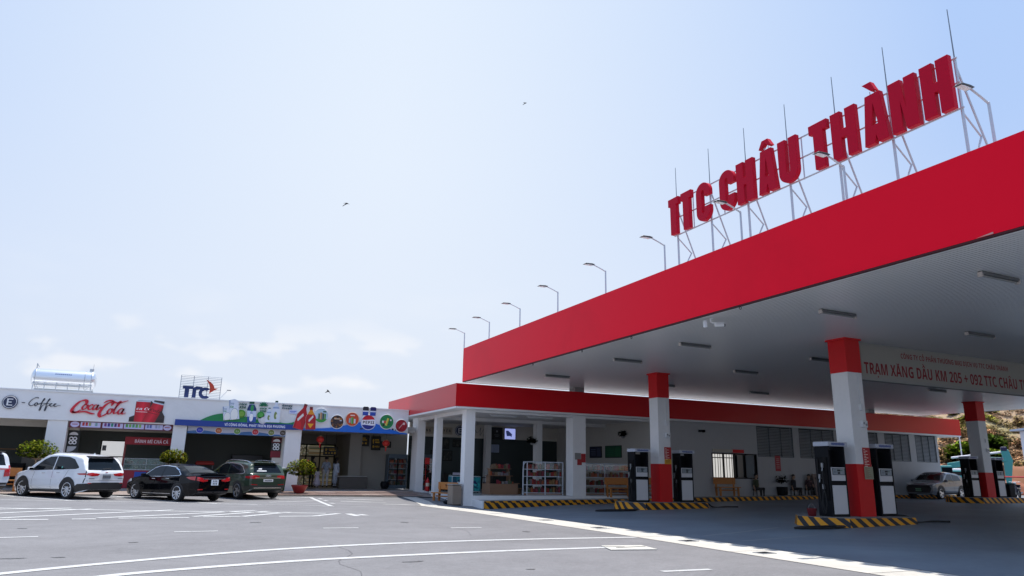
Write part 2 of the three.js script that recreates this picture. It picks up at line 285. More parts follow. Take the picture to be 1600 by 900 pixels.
// ================= fuel station canopy =================
const CH = 5.55, CT = 7.23, CX = 12.6, CB = 46, CZ0 = -32.65, CZ1 = 2;
{
  const c = thing('station_canopy', 'large flat fuel station canopy with red fascia and white ribbed ceiling', 'canopy', [0, 0, 0]);
  const seams = []; for (let z = CZ1 - 1.22; z > CZ0; z -= 1.22) { }
  obj('fascia', [bx(CX, CX + .14, CH + .03, CT, CZ0, CZ1), bx(CX + .14, CB, CH + .03, CT, CZ0, CZ0 + .14), bx(CB - .14, CB, CH + .03, CT, CZ0 + .14, CZ1), bx(CX + .14, CB - .14, CH + .03, CT, CZ1 - .14, CZ1)], M.red, c);
  obj('fascia_trim', [bx(CX + .012, CX + .1, CH - .005, CH + .03, CZ0, CZ1), bx(CX + .1, CB, CH - .005, CH + .03, CZ0, CZ0 + .1), bx(CB - .1, CB, CH - .005, CH + .03, CZ0 + .1, CZ1)], mat([.06, .008, .012], .7), c);
  obj('roof_deck', bx(CX + .14, CB - .14, CH + .9, CH + 1.0, CZ0 + .14, CZ1 - .14), M.grey, c);
  // the ceiling: narrow pressed strips running the length of the canopy, with open joints
  const pos = [], nor = [], p = .118, x0 = CX + .11, z0 = CZ0 + .1, z1 = CZ1;
  const quad = (a, b, ya, yb) => { const n = V(ya - yb, -(b - a) || 0, 0); if (b === a) n.set(ya > yb ? 1 : -1, 0, 0); n.normalize(); pos.push(a, ya, z0, b, yb, z0, a, ya, z1, b, yb, z0, b, yb, z1, a, ya, z1); for (let k = 0; k < 6; k++) nor.push(n.x, n.y, n.z); };
  const gpos = [];
  for (let x = x0; x < CB - .12; x += p) { quad(x, x + .008, CH + .01, CH); quad(x + .008, x + p - .018, CH, CH); quad(x + p - .018, x + p - .01, CH, CH + .01); }
  const g = new THREE.BufferGeometry(); g.setAttribute('position', new THREE.Float32BufferAttribute(pos, 3)); g.setAttribute('normal', new THREE.Float32BufferAttribute(nor, 3)); g.setAttribute('uv', new THREE.Float32BufferAttribute(new Float32Array(pos.length / 3 * 2), 2));
  const st = obj('ceiling_strips', g, M.soffit, c); st.userData.kind = 'stuff';
  obj('ceiling_backing', bx(CX + .1, CB - .1, CH + .021, CH + .06, CZ0 + .1, CZ1 - .1), M.groove, c);
  // columns
  const fl = (x, z, w, y0, m) => {
    const s = obj('column', box(w, 4.5 - 1.78, w, x, (4.5 + 1.78) / 2, z), M.white, c);
    obj('capital', [box(w + .02, CH - 4.5, w + .02, x, (CH + 4.5) / 2, z), extr(shp([[-w / 2 - .06, -w / 2 - .06], [w / 2 + .06, -w / 2 - .06], [w / 2 + .06, w / 2 + .06], [-w / 2 - .06, w / 2 + .06]]), .05).rotateX(Math.PI / 2).translate(x, CH, z)], M.redPaint, s);
    obj('plinth', box(w + .02, 1.78 - y0, w + .02, x, (1.78 + y0) / 2, z), M.redPaint, s); return s;
  };
  const c1 = fl(18.6, -15.4, .61, .2), c2 = fl(18.6, -24.9, .59, .2), c3 = fl(39.8, -24.9, .66, .3), c4 = fl(39.8, -15.4, .66, .3);
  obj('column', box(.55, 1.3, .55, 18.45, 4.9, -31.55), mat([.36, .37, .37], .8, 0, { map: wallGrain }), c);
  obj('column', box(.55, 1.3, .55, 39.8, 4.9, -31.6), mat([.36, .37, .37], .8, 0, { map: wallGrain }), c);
  for (const [x, z, s] of [[18.6, -15.4, c1], [18.6, -24.9, c2], [39.8, -24.9, c3]]) {
    obj('conduit', [rod([x + .1, 4.5, z + .32], [x + .1, 3.55, z + .32], .012), rbox(.1, .2, .07, x + .1, 3.45, z + .335, .01)], M.pale, s);
    obj('switch_box', rbox(.22, .2, .1, x + .13, 2.95, z + .35, .015), M.pale, s); obj('switch_button', [rod([x + .08, 2.97, z + .4], [x + .08, 2.97, z + .415], .035, .035, 12), rod([x + .17, 2.93, z + .4], [x + .17, 2.93, z + .415], .035, .035, 12)], M.grey, s);
  }
  // small hooks under the edge
  obj('hook', [-13.4, -18.2, -21.2, -25].map((z) => new THREE.TorusGeometry(.035, .008, 6, 12).rotateY(Math.PI / 2).translate(CX + .02, CH - .06, z)), M.dark, c);
  // loose flashing at the edge of the ceiling
  obj('flashing', extr(shp([[-7.1, 0], [-7.4, 0], [-7.1, .035]].reverse()), .004).rotateY(-Math.PI / 2).translate(CX - .013, CH + .03, 0), mat([.6, .3, .27], .5), c);
}
// safety notices on the columns
{
  const notice = (x, y, z, w, h, kind, label) => {
    const t = thing('notice_board', label, 'notice', [x, y, z]);
    obj('sheet', fitUV(box(w, h, .012, 0, 0, 0)), printMat(128, 192, (g, W, H) => {
      g.fillStyle = kind === 1 ? '#8f8f78' : '#b01820'; g.fillRect(0, 0, W, H);
      g.fillStyle = kind === 1 ? '#8a3a2c' : '#e9d9d0'; for (let i = 0; i < 11; i++) g.fillRect(12, 14 + i * 15, 30 + ((i * 37) % 70), 5);
      if (kind === 2) { g.fillStyle = '#d9a021'; g.fillRect(0, H * .72, W, H * .28); g.fillStyle = '#7a2a10'; for (let i = 0; i < 3; i++) g.fillRect(14, H * .77 + i * 14, 90, 5); }
    }), t);
    return t;
  };
  notice(18.74, 1.95, -15.4 + .325, .3, .62, 0, 'red notice sheet at the top of the red base of the nearest canopy column');
  notice(18.75, 1.53, -15.4 + .335, .36, .36, 1, 'grey green notice sheet pasted on the red base of the nearest canopy column');
  notice(18.73, 2.12, -24.9 + .315, .34, .68, 2, 'red and yellow notice above the red base of the second canopy column');
}
// the cross beam with the station name
{
  const b = thing('station_name_beam', 'white beam under the canopy lettered in red with the station name', 'sign', [0, 0, 0]);
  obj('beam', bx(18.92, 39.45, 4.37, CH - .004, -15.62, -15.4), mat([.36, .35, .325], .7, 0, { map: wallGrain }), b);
  const m = printMat(2048, 200, (g, W, H) => {
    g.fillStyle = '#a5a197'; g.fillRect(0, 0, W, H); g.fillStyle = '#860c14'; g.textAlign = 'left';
    g.font = 'bold 100px sans-serif'; viText(g, 'TRẠM XĂNG DẦU KM 205 + 092 TTC CHÂU THÀNH', 20, 180, 100, 1880);
    g.font = 'bold 46px sans-serif'; viText(g, 'CÔNG TY CỔ PHẦN THƯƠNG MẠI DỊCH VỤ TTC CHÂU THÀNH', 375, 58, 46, 1140);
  }, .7);
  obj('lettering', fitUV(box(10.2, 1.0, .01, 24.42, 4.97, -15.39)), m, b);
}
// ---------- ceiling tube lights ----------
{
  const names = [];
  const t0 = thing('tube_light', '', 'ceiling light', [15.2, CH, -8.6], 0, 'tube lights under the canopy');
  obj('housing', [rbox(1.25, .07, .11, 0, -.04, 0, .015), ], mat([.13, .135, .14], .5), t0); obj('tube', rod([-.58, -.095, 0], [.58, -.095, 0], .022, .022, 10), mat([.3, .31, .31], .3), t0);
  obj('end_cap', [rbox(.05, .1, .1, -.62, -.075, 0, .01), rbox(.05, .1, .1, .62, -.075, 0, .01)], mat([.55, .5, .47], .5), t0);
  const colsN = ['nearest the red fascia', 'second from the fascia', 'third from the fascia', 'fourth from the fascia'], rowsN = ['closest to the camera', 'second from the camera', 'middle of the run', 'second from the far end', 'at the far end'];
  [15.2, 21, 27, 32.9].forEach((x, i) => [-8.6, -12.65, -18.3, -22.2, -27.7].forEach((z, j) => {
    const label = `fluorescent tube light under the canopy, row ${colsN[i]}, ${rowsN[j]}`;
    if (!i && !j) t0.userData.label = label; else dup(t0, [x, CH, z], 0, label);
  }));
}
{ // camera under the canopy edge
  const t = thing('security_camera', 'white security camera hanging under the near edge of the canopy', 'camera', [13.0, CH, -14.95], -.5);
  obj('mount', [rod([0, 0, 0], [0, -.12, 0], .03), rod([0, -.1, 0], [.12, -.16, .02], .02), rbox(.1, .03, .1, 0, -.015, 0, .008), rbox(.1, .2, .08, -.16, -.16, 0, .02)], M.pale, t);
  obj('body', [rbox(.26, .1, .1, .22, -.19, .02, .03), rbox(.3, .02, .12, .22, -.135, .02, .006)], M.pale, t); obj('lens_ring', rod([.35, -.19, .02], [.37, -.19, .02], .04, .04, 14), M.black, t);
}
// ---------- lamps on the canopy roof ----------
{
  const ord = ['farthest', 'second farthest', 'third farthest', 'fourth farthest', 'fifth farthest', 'sixth farthest', 'third nearest', 'second nearest', 'nearest'];
  const where = ['at the far corner of the canopy', 'on the canopy roof edge', 'on the canopy roof edge', 'on the canopy roof edge', 'on the canopy roof edge', 'just beyond the rooftop letters', 'in front of the rooftop letters', 'in front of the rooftop letters', 'at the near end of the rooftop letters'];
  const l0 = thing('street_lamp', '', 'street lamp', [13.02, CH + 1, -33.66], 0, 'lamps along the canopy roof');
  const y1 = 8.21 - CH - 1, y2 = 8.31 - CH - 1;
  obj('pole', [rod([0, 0, 0], [0, y1, 0], .032, .026, 10), rod([0, y1, 0], [-.02, y1 + .02, 0], .026)], M.galv, l0);
  obj('arm', tube([[0, y1 - .01, 0], [-.2, y1 + .07, 0], [-.5, y1 + .17, 0]], .022, 8, 8), M.galv, l0);
  obj('lamp_head', [extr(shp([[0, .015], [-.12, .035], [-.36, .02], [-.44, -.03], [-.3, -.01], [-.05, -.015]]), .14, -.46, y1 + .16, -.07, .008)], mat([.06, .065, .07], .5), l0);
  obj('lens', extr(shp([[-.08, -.015], [-.28, -.012], [-.38, -.024], [-.3, -.026], [-.1, -.03]]), .11, -.46, y1 + .155, -.055), M.lens, l0);
  [-33.66, -30.44, -27.1, -23.7, -20.25, -16.9, -13.6, -10.3, -7.07].forEach((z, i) => {
    const label = `${ord[i]} lamp ${where[i]}, bent arm, flat head`;
    if (!i) l0.userData.label = label; else dup(l0, [13.02, CH + 1, z], 0, label);
  });
}
// ---------- rooftop letters ----------
{
  const s = thing('rooftop_sign', 'big red block letters on a steel frame on the canopy roof', 'sign', [12.92, 0, 0], -Math.PI / 2);
  const Y0 = 8.38, HT = 1.15, D = .13, b = .008, t = .21;
  const T = (w) => shp([[0, 1], [0, .8], [w / 2 - t / 2 - .02, .8], [w / 2 - t / 2 - .02, 0], [w / 2 + t / 2 + .02, 0], [w / 2 + t / 2 + .02, .8], [w, .8], [w, 1]]);
  const H = (w) => shp([[0, 0], [t + .02, 0], [t + .02, .42], [w - t - .02, .42], [w - t - .02, 0], [w, 0], [w, 1], [w - t - .02, 1], [w - t - .02, .6], [t + .02, .6], [t + .02, 1], [0, 1]]);
  const Nn = (w) => shp([[0, 0], [t, 0], [t, .58], [w - t - .03, 0], [w, 0], [w, 1], [w - t, 1], [w - t, .42], [t + .03, 1], [0, 1]]);
  const A = (w) => { const q = shp([[0, 0], [t + .01, 0], [t + .06, .2], [w - t - .06, .2], [w - t - .01, 0], [w, 0], [w * .5 + .16, 1], [w * .5 - .16, 1]]); q.holes.push(new THREE.Path([[t + .11, .37], [w / 2, .8], [w - t - .11, .37]].map((p) => new THREE.Vector2(...p)))); return q; };
  const U = (w) => { const q = new THREE.Shape(), r = w / 2; q.moveTo(0, 1); q.lineTo(0, r); q.absellipse(r, r, r, r, Math.PI, 2 * Math.PI, false); q.lineTo(w, 1); q.lineTo(w - t, 1); q.lineTo(w - t, r); q.absellipse(r, r, r - t, r - .2, 2 * Math.PI, Math.PI, true); q.lineTo(t, 1); q.closePath(); return q; };
  const C = (w) => { const q = new THREE.Shape(), r = w / 2; q.moveTo(w, .64); q.lineTo(w, 1 - r); q.absellipse(r, 1 - r, r, r, 0, Math.PI, false); q.lineTo(0, r); q.absellipse(r, r, r, r, Math.PI, 2 * Math.PI, false); q.lineTo(w, .36); q.lineTo(w - t, .36); q.lineTo(w - t, r); q.absellipse(r, r, r - t, r - .19, 2 * Math.PI, Math.PI, true); q.lineTo(t, 1 - r); q.absellipse(r, 1 - r, r - t, r - .19, Math.PI, 0, true); q.lineTo(w - t, .64); q.closePath(); return q; };
  const K = .943, L = [[T, -17.53, -17.0], [T, -16.9, -16.37], [C, -16.16, -15.5], [C, -15.12, -14.46], [H, -14.4, -13.7], [A, -13.57, -12.88, 'hat'], [U, -12.82, -12.15], [T, -11.77, -11.18], [H, -11.1, -10.35], [A, -10.22, -9.55, 'grave'], [Nn, -9.5, -8.82], [H, -8.74, -8.05]];
  for (const [f, a, e, acc] of L) {
    const w = (e - a) * K * .94, sh = f(w / HT), g = extr(sh, D, 0, 0, 0, b).scale(HT, HT, 1).translate(a * K, Y0, -D);
    const m = obj('letter', g, M.letter, s), cx = a * K + w / 2, Y1 = Y0 + HT;
    if (acc === 'hat') obj('accent', extr(shp([[-.22, .05], [-.12, .05], [0, .16], [.12, .05], [.22, .05], [.1, .26], [-.1, .26]]), D, cx, Y1 + .02, -D, b), M.letter, m);
    if (acc === 'grave') obj('accent', extr(shp([[-.22, .3], [0, .3], [.1, .07], [-.01, .07]]), D, cx, Y1, -D, b), M.letter, m);
    if (acc) obj('accent_stay', [rod([cx - .08, Y1 - .02, -D / 2], [cx - .08, Y1 + .1, -D / 2], .01), rod([cx + .06, Y1 - .02, -D / 2], [cx + .06, Y1 + .1, -D / 2], .01)], M.galv, m);
  }
  const zb = -.2, u0 = -16.5, u1 = -7.57;
  for (const y of [Y0 + .02, Y0 + .57, Y0 + 1.1]) obj('rail', rod([u0, y, zb], [u1, y, zb], .022), M.galv, s);
  const posts = [-16.39, -14.87, -13.42, -11.96, -10.49, -9.12, -7.63];
  posts.forEach((u, i) => {
    obj('post', rod([u, CH + 1, zb - .03], [u, Y0 + 1.12, zb - .03], .03), M.galv, s);
    obj('lightning_rod', rod([u, Y0 + 1.0, zb - .03], [u, 10.62, zb - .03], .014, .008, 6), mat([.2, .24, .28], .5, .4), s);
    obj('brace', [rod([u, Y0 + .9, zb - .05], [u, CH + 1, zb - 1.15], .022), rod([u, Y0 - .06, zb - .03], [u, 7.92, zb - .5], .018), rod([u, 7.92, zb - .52], [u, 7.1, zb - .05], .02)], M.galv, s);
  });
  for (const u of [-15.6, -14.3, -12.7, -11.5, -10, -8.4]) obj('stay', rod([u, Y0, zb - .01], [u, Y0 + 1.1, zb - .01], .016), M.galv, s);
}
// ---------- pump islands and pumps ----------
function island(x0, x1, z0, z1, top, label) {
  const c = thing('pump_island', label, 'kerbed island', [0, 0, 0]);
  const A = [[x0 + .5, z1], [x1 - .25, z1], [x1, z1 - .25], [x1, z0 + .25], [x1 - .25, z0], [x0 + .5, z0], [x0, z0 + .55], [x0, z1 - .55]]; // plan, front edge first
  let run = 0; const pos = [], uv = [], fl = .05;
  const cx = (x0 + x1) / 2, cz = (z0 + z1) / 2;
  for (let i = 0; i < A.length; i++) { // battered sides that follow the slope of the slab
    const p = A[i], q = A[(i + 1) % A.length], n = 12, len = Math.hypot(q[0] - p[0], q[1] - p[1]);
    const at = (t, y) => { const x = lerp(p[0], q[0], t), z = lerp(p[1], q[1], t), k = y ? 0 : 1; return [x + (x - cx) / 2.3 * fl * k, y ? top : gy(x, z) - .01, z + (z - cz) * fl * k]; };
    for (let k = 0; k < n; k++) { const a = at(k / n, 0), b = at((k + 1) / n, 0), d = at((k + 1) / n, 1), e = at(k / n, 1), u0 = run + len * k / n, u1 = run + len * (k + 1) / n; pos.push(...a, ...b, ...d, ...a, ...d, ...e); uv.push(u0, 0, u1, 0, u1, .32, u0, 0, u1, .32, u0, .32); }
    run += len;
  }
  const g = new THREE.BufferGeometry(); g.setAttribute('position', new THREE.Float32BufferAttribute(pos, 3)); g.setAttribute('uv', new THREE.Float32BufferAttribute(uv, 2)); g.computeVertexNormals();
  obj('striped_kerb', g, M.stripe, c);
  obj('island_top', extr(shp(A.map(([x, z]) => [x, -z])), .1, 0, 0, 0, .01).rotateX(-Math.PI / 2).translate(0, top - .097, 0), mat([.24, .24, .24], .8, 0, { map: wallGrain }), c);
  return c;
}
island(16.6, 20.05, -16.4, -14.5, .3, 'nearest pump island with yellow and black striped kerb under the canopy');
island(16.6, 20.4, -25.9, -23.95, .27, 'second pump island with yellow and black striped kerb, nearer the shop pavilion');
island(37.5, 42.1, -25.9, -23.95, .5, 'pump island at the far right beside the parked crossover');
island(37.5, 42.1, -16.4, -14.5, .5, 'pump island at the right edge, only the kerb tip shown');
function pump(x, y, z, label) {
  const p = thing('fuel_pump', label, 'fuel pump', [x, y, z], 0, 'fuel pumps on the islands'), W = .68, D = .5, white = phys([.62, .63, .66], .35, 0);
  obj('body', [rbox(.06, 1.95, D, -W / 2 + .03, .99, 0, .012), rbox(.06, 1.95, D, W / 2 - .03, .99, 0, .012), box(W - .1, 1.25, D - .1, 0, .66, -.01), rbox(W, .06, D, 0, .03, 0, .01), rbox(W - .1, .1, D - .06, 0, .93, 0, .01), box(W - .12, .52, .04, 0, 1.62, -D / 2 + .06)], M.dark, p);
  obj('lower_panel', [rbox(W - .1, .8, .03, .02, .47, D / 2 - .02, .008), rbox(W - .1, .8, .03, .02, .47, -D / 2 + .02, .008)], white, p);
  const dp = obj('display_panel', [rbox(W - .1, .38, .05, .02, 1.18, D / 2 - .03, .008), rbox(W - .1, .38, .05, .02, 1.18, -D / 2 + .03, .008)], white, p);
  obj('display', fitUV(box(W - .18, .19, .01, .02, 1.25, D / 2)), printMat(128, 64, (g, w, h) => { g.fillStyle = '#8f9aa2'; g.fillRect(0, 0, w, h); g.strokeStyle = '#333a40'; g.lineWidth = 5; g.strokeRect(2, 2, w - 4, h - 4); g.fillStyle = '#1a2226'; g.fillRect(48, 12, 34, 18); g.fillRect(52, 36, 26, 18); g.fillStyle = '#5f7a70'; g.fillRect(84, 14, 20, 12); g.fillStyle = '#4b5258'; for (let i = 0; i < 3; i++) g.fillRect(12, 14 + i * 14, 30, 4); }), dp);
  obj('screw', [-.24, .28].map((q) => rod([q, .82, D / 2 - .006], [q, .82, D / 2], .012, .012, 8)), M.grey, p);
  obj('header_sign', rbox(W + .1, .13, D + .06, .05, 2.03, 0, .015), mat([.5, .53, .6], .5), p);
  obj('header_lettering', [...Array(13)].map((_, i) => box(.028, .055 + (i % 3) * .008, .006, -.2 + i * .042, 2.03, D / 2 + .033)), mat([.05, .09, .3], .5), p);
  const hs = obj('nozzle_panel', rbox(.04, 1.2, D - .12, -W / 2 - .01, 1.05, 0, .01), M.black, p);
  [[1.42, .06], [1.1, -.06], [.82, .05]].forEach(([yy, zz]) => { obj('nozzle', [rbox(.07, .14, .06, -W / 2 - .06, yy, zz, .015), rod([-W / 2 - .06, yy - .05, zz], [-W / 2 - .09, yy - .16, zz], .018)], mat([.3, .31, .32], .35, .6), hs); });
  obj('hose', [tube([[-W / 2 - .07, 1.3, .06], [-W / 2 - .16, .9, .14], [-W / 2 - .12, .35, .16], [-W / 2 - .1, .06, .05], [-W / 2 - .05, .5, -.1], [-W / 2 - .05, 1.6, -.12]], .016, 30, 6), tube([[-W / 2 - .07, .75, .05], [-W / 2 - .2, .4, .1], [-W / 2 - .22, .1, .2]], .016, 16, 6)], M.rubber, p);
  return p;
}
const p0 = pump(17.58, .3, -15.4, 'fuel pump on the nearest island, left of the column');
dup(p0, [19.58, .3, -15.4], 0, 'fuel pump on the nearest island, right of the column');
dup(p0, [17.45, .27, -24.9], 0, 'fuel pump on the second island, left of the column');
dup(p0, [19.72, .27, -24.9], 0, 'fuel pump on the second island, right of the column');
dup(p0, [38.7, .5, -24.9], 0, 'fuel pump on the far right island, left of its column');
dup(p0, [40.9, .5, -24.9], 0, 'fuel pump on the far right island, right of its column');
{ // hoses lying on the slab
  const coil = (name, cx, cz, label, sc = 1) => { const pts = []; for (let i = 0; i <= 40; i++) { const a = i / 40 * Math.PI * 2 * 2.2, r = (.55 + .1 * Math.sin(i * .7)) * sc, x = cx + r * 1.3 * Math.cos(a), z = cz + r * .5 * Math.sin(a) + i * .003; pts.push([x, gy(x, z) + .03 + i * .0006, z]); } tag(obj(name, tube(pts, .022, 120, 6), M.rubber), label, 'hose'); };
  coil('fuel_hose', 16.15, -14.75, 'black fuel hose coiled on the slab at the left tip of the nearest island');
  coil('fuel_hose', 15.6, -23.8, 'black fuel hose looped on the slab at the left tip of the second island', 1.1);
  for (const [x, z, y0, l] of [[20.25, -14.9, .28, 'black hose trailing from the right end of the nearest island'], [20.7, -24.4, .25, 'black hose trailing from the right end of the second island']])
    tag(obj('fuel_hose', tube([[x - .5, y0 + .05, z - .2], [x - .15, y0 + .02, z - .1], [x + .1, gy(x + .1, z) + .03, z], [x + .8, gy(x + .8, z) + .03, z + .05], [x + 1.2, gy(x + 1.2, z) + .03, z + .3]], .03, 30, 6), M.rubber), l, 'hose');
  const s = thing('fire_bucket', 'dark red bucket at the left tip of the nearest pump island', 'bucket', [16.85, .3, -15.55]);
  obj('bucket', new THREE.LatheGeometry([[0, 0], [.13, 0], [.17, .26], [.18, .27], [.16, .27], [.125, .02], [0, .02]].map((p) => new THREE.Vector2(...p)), 20), mat([.14, .004, .008], .7), s); s.scale.setScalar(.8);
  obj('handle', new THREE.TorusGeometry(.16, .006, 6, 20, Math.PI).translate(0, .26, 0), M.grey, s);
}
// ================= shop pavilion (low red roof, behind the canopy) =================
const PF = 11.62, PZ = -30.85, FL = .25;
const inkBlue = mat([.03, .04, .09], .5);
{
  const p = thing('shop_pavilion', 'low open shop pavilion with deep red roof band and white pillars', 'building', [0, 0, 0]);
  obj('roof_band', [bx(PF, 47.6, 4.22, 5.27, PZ - .15, PZ), bx(PF, PF + .15, 4.22, 5.27, -42.3, PZ - .15), bx(47.45, 47.6, 4.22, 5.27, -42.3, PZ - .15), bx(PF + .15, 47.45, 4.22, 5.27, -42.3, -42.15)], M.redBand, p);
  obj('roof_deck', bx(PF + .15, 47.45, 5.0, 5.1, -42.15, PZ - .15), mat([.5, .5, .5], .8), p);
  obj('soffit', bx(PF + .01, 47.59, 4.13, 4.216, -42.29, PZ - .01), M.white, p);
  obj('beam', [bx(12.33, 12.6, 3.96, 4.126, -38.3, -31.23), bx(12.72, 23, 4.02, 4.126, -31.6, -31.23), bx(12.62, 23, 3.95, 4.126, -36.4, -36.0)], M.white, p);
  for (const [x0, x1, z0, z1, y0] of [[12.3, 12.76, -31.7, -31.2, -.3], [12.3, 12.64, -35.7, -35.3, -.1], [12.27, 12.7, -39.3, -38.3, 0], [18.02, 18.75, -31.9, -31.2, .1], [18.45, 18.8, -36.42, -35.98, .2], [17.7, 18.05, -41.8, -41.4, .2]])
    obj('pillar', bx(x0, x1, y0, 4.128, z0, z1), M.white, p);
  // floor slab, its white edge and the terrace with the striped kerb
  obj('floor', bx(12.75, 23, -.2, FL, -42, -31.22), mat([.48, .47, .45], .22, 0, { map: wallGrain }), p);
  obj('floor_edge', [bx(12.72, 23, -.2, FL + .003, -31.22, -31.17), bx(12.68, 12.75, -.3, FL + .003, -38.3, -31.85)], M.white, p);
  const top = (x) => x < 20 ? lerp(.06, .15, (x - 12.75) / 7.25) : lerp(.15, .36, (x - 20) / 13), e = 45.6;
  const prof = [[12.75, -.5], [12.75, top(12.75)], [20, top(20)], [33, .36], [e, .45], [e, -.5]];
  obj('terrace', extr(shp(prof), 1.2, 0, 0, -31.17), mat([.34, .36, .37], .7, 0, { map: wallGrain }), p);
  obj('terrace_edge', [extr(shp([[12.755, -.5], [12.755, top(12.75) + .004], [12.95, top(12.95) + .004], [12.95, -.5]]), 1.2, 0, 0, -31.165), bx(12.735, 12.75, -.4, .06, -31.17, -29.97)], M.white, p);
  const kb = extr(shp(prof.map(([x, y], i) => [x + (i < 2 ? .04 : 0), y + (y > 0 ? .006 : 0)])), .1, 0, 0, -30.03);
  obj('striped_kerb', kb, M.stripe, p);
  // back and side walls
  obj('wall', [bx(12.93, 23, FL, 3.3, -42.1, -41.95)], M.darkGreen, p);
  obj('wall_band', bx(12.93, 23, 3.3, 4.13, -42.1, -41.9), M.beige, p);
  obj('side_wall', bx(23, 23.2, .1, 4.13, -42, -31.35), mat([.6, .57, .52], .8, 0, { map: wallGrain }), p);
  const bays = [[30.0, 32.75], [33.25, 36.1], [36.7, 39.93], [40.55, 42.83], [43.4, 45.38]], zf = -31.2, zr = -31.42, y0 = 2.42, y1 = 4.128;
  const walls = [bx(23, 26.7, .05, y1, zr, zf), bx(26.7, 29.9, .05, 1.2, zr, zf), bx(26.7, 29.9, 2.55, y1, zr, zf), bx(29.9, 30, .05, y1, zr, zf), bx(30, 45.6, .05, y0, zr, zf), bx(45.4, 45.6, .05, y1, -42, zr)];
  bays.forEach((b, i) => walls.push(bx(b[1], bays[i + 1]?.[0] ?? 45.6, y0, y1, zr, zf)));
  walls.push(bx(23.2, 45.4, .05, 4.12, -42.1, -41.95));
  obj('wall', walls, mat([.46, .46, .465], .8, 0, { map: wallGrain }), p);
  bays.forEach(([a, b]) => { // louvres: three panels of slats in each bay
    const f = obj('louvre_window', [bx(a, b, y0, y0 + .04, zf - .1, zf + .01), bx(a, b, y1 - .04, y1, zf - .1, zf + .01), ...[0, 1, 2, 3].map((k) => bx(lerp(a, b - .04, k / 3), lerp(a, b - .04, k / 3) + .04, y0 + .04, y1 - .04, zf - .1, zf + .01))], mat([.1, .12, .13], .5), p);
    for (let k = 0; k < 3; k++) { const l = lerp(a, b - .04, k / 3) + .04, r = lerp(a, b - .04, (k + 1) / 3), sl = []; for (let y = y0 + .07; y < y1 - .06; y += .085) sl.push(new THREE.BoxGeometry(r - l, .012, .09).rotateX(.7).translate((l + r) / 2, y, zf - .05)); const s = obj('louvre_slats', sl, mat([.42, .44, .46], .5), f); s.userData.kind = 'stuff'; }
    obj('backing', bx(a, b, y0, y1, zr - .02, zr), M.dark, f);
  });
  // barred window and shuttered opening
  const w = obj('window', [bx(26.7, 29.9, 2.5, 2.55, -31.3, -31.18), bx(26.7, 29.9, 1.2, 1.25, -31.3, -31.18), ...[26.7, 27.5, 28.3, 29.1, 29.85].map((x) => bx(x, x + .05, 1.25, 2.5, -31.3, -31.18))], M.dark, p);
  obj('glow_pane', [bx(26.76, 28.3, 1.26, 2.28, -31.37, -31.36), bx(26.76, 28.3, 2.33, 2.49, -31.37, -31.36)], mat([.5, .5, .5], .8, 0, { emissive: rgb(.8, .78, .74), emissiveIntensity: .75 }), w);  // these panes glow in place of daylight seen through the window
  obj('pane', bx(28.34, 29.84, 1.26, 2.49, -31.37, -31.36), phys([.04, .05, .055], .08, 0), w);
  obj('bar', [26.95, 27.15, 27.3, 27.75, 27.95, 28.12].map((x) => rod([x, 1.25, -31.24], [x, 2.5, -31.24], .016)), M.dark, w);
  obj('shutter', [box(.5, 1.2, .03, 28.6, 1.87, -31.12, .25), box(.5, 1.2, .03, 29.3, 1.87, -31.12, -.2)], mat([.12, .14, .15], .4), w);
  obj('awning_box', [bx(26.75, 28.1, 2.6, 2.75, -31.2, -31.1), ], mat([.5, .47, .4], .6), p); obj('awning_box', bx(28.1, 28.9, 2.58, 2.76, -31.2, -31.1), M.redPaint, p);
}
{ const t0 = thing('tube_light', 'pale tube light on the pavilion ceiling nearest the corner pillar', 'ceiling light', [15.2, 4.126, -33.4], 0, 'tube lights in the pavilion'); obj('housing', rbox(1.5, .06, .12, 0, -.03, 0, .015), M.pale, t0); obj('tube', rod([-.7, -.075, 0], [.7, -.075, 0], .02, .02, 10), M.lens, t0);
  [[17.2, -33.2, 'pale tube light on the pavilion ceiling in front, right of the first'], [15.6, -37.8, 'pale tube light on the pavilion ceiling behind the cross beam, left one'], [17.6, -37.6, 'pale tube light on the pavilion ceiling behind the cross beam, right one']].forEach(([x, z, l]) => dup(t0, [x, 4.126, z], 0, l)); }
{ // lettering of the coffee place on the back wall of the pavilion
  const s = thing('wall_sign', 'dark blue coffee lettering and round badge on the beige back wall of the pavilion', 'sign', [0, 0, -41.885]);
  const lm = printMat(1024, 128, (g, W, H) => { g.fillStyle = '#b9ae9b'; g.fillRect(0, 0, W, H); g.fillStyle = '#131a33'; g.font = 'bold 72px sans-serif'; g.textAlign = 'center'; const t = 'TRUNG NGUYÊN'; let x = 40; for (const ch of t) { g.fillText(ch, x + 30, 90); x += 80; } }, .7);
  obj('lettering', fitUV(box(2.35, .42, .012, 14.45, 3.68, 0)), lm, s);
  obj('badge', new THREE.CylinderGeometry(.32, .32, .05, 32).rotateX(Math.PI / 2).translate(16.12, 3.72, .02), inkBlue, s);
  obj('badge_ring', new THREE.TorusGeometry(.28, .016, 8, 32).translate(16.12, 3.72, .05), M.pale, s);
  obj('badge_letter', [bx(16.0, 16.06, 3.56, 3.88, .045, .06), bx(16.06, 16.26, 3.56, 3.61, .045, .06), bx(16.06, 16.22, 3.7, 3.74, .045, .06), bx(16.06, 16.26, 3.83, 3.88, .045, .06)], M.pale, s);
  obj('script', script([[0, .1], [.12, .2], [.2, .1], [.3, .02], [.42, .12], [.5, .3], [.46, -.12], [.6, .1], [.72, .28], [.68, -.14], [.82, .1], [.95, .05], [1.05, .14], [1.15, .03], [1.3, .1], [1.55, .06]], .02, .012, 1.15).translate(16.95, 3.62, 0), inkBlue, s);
}
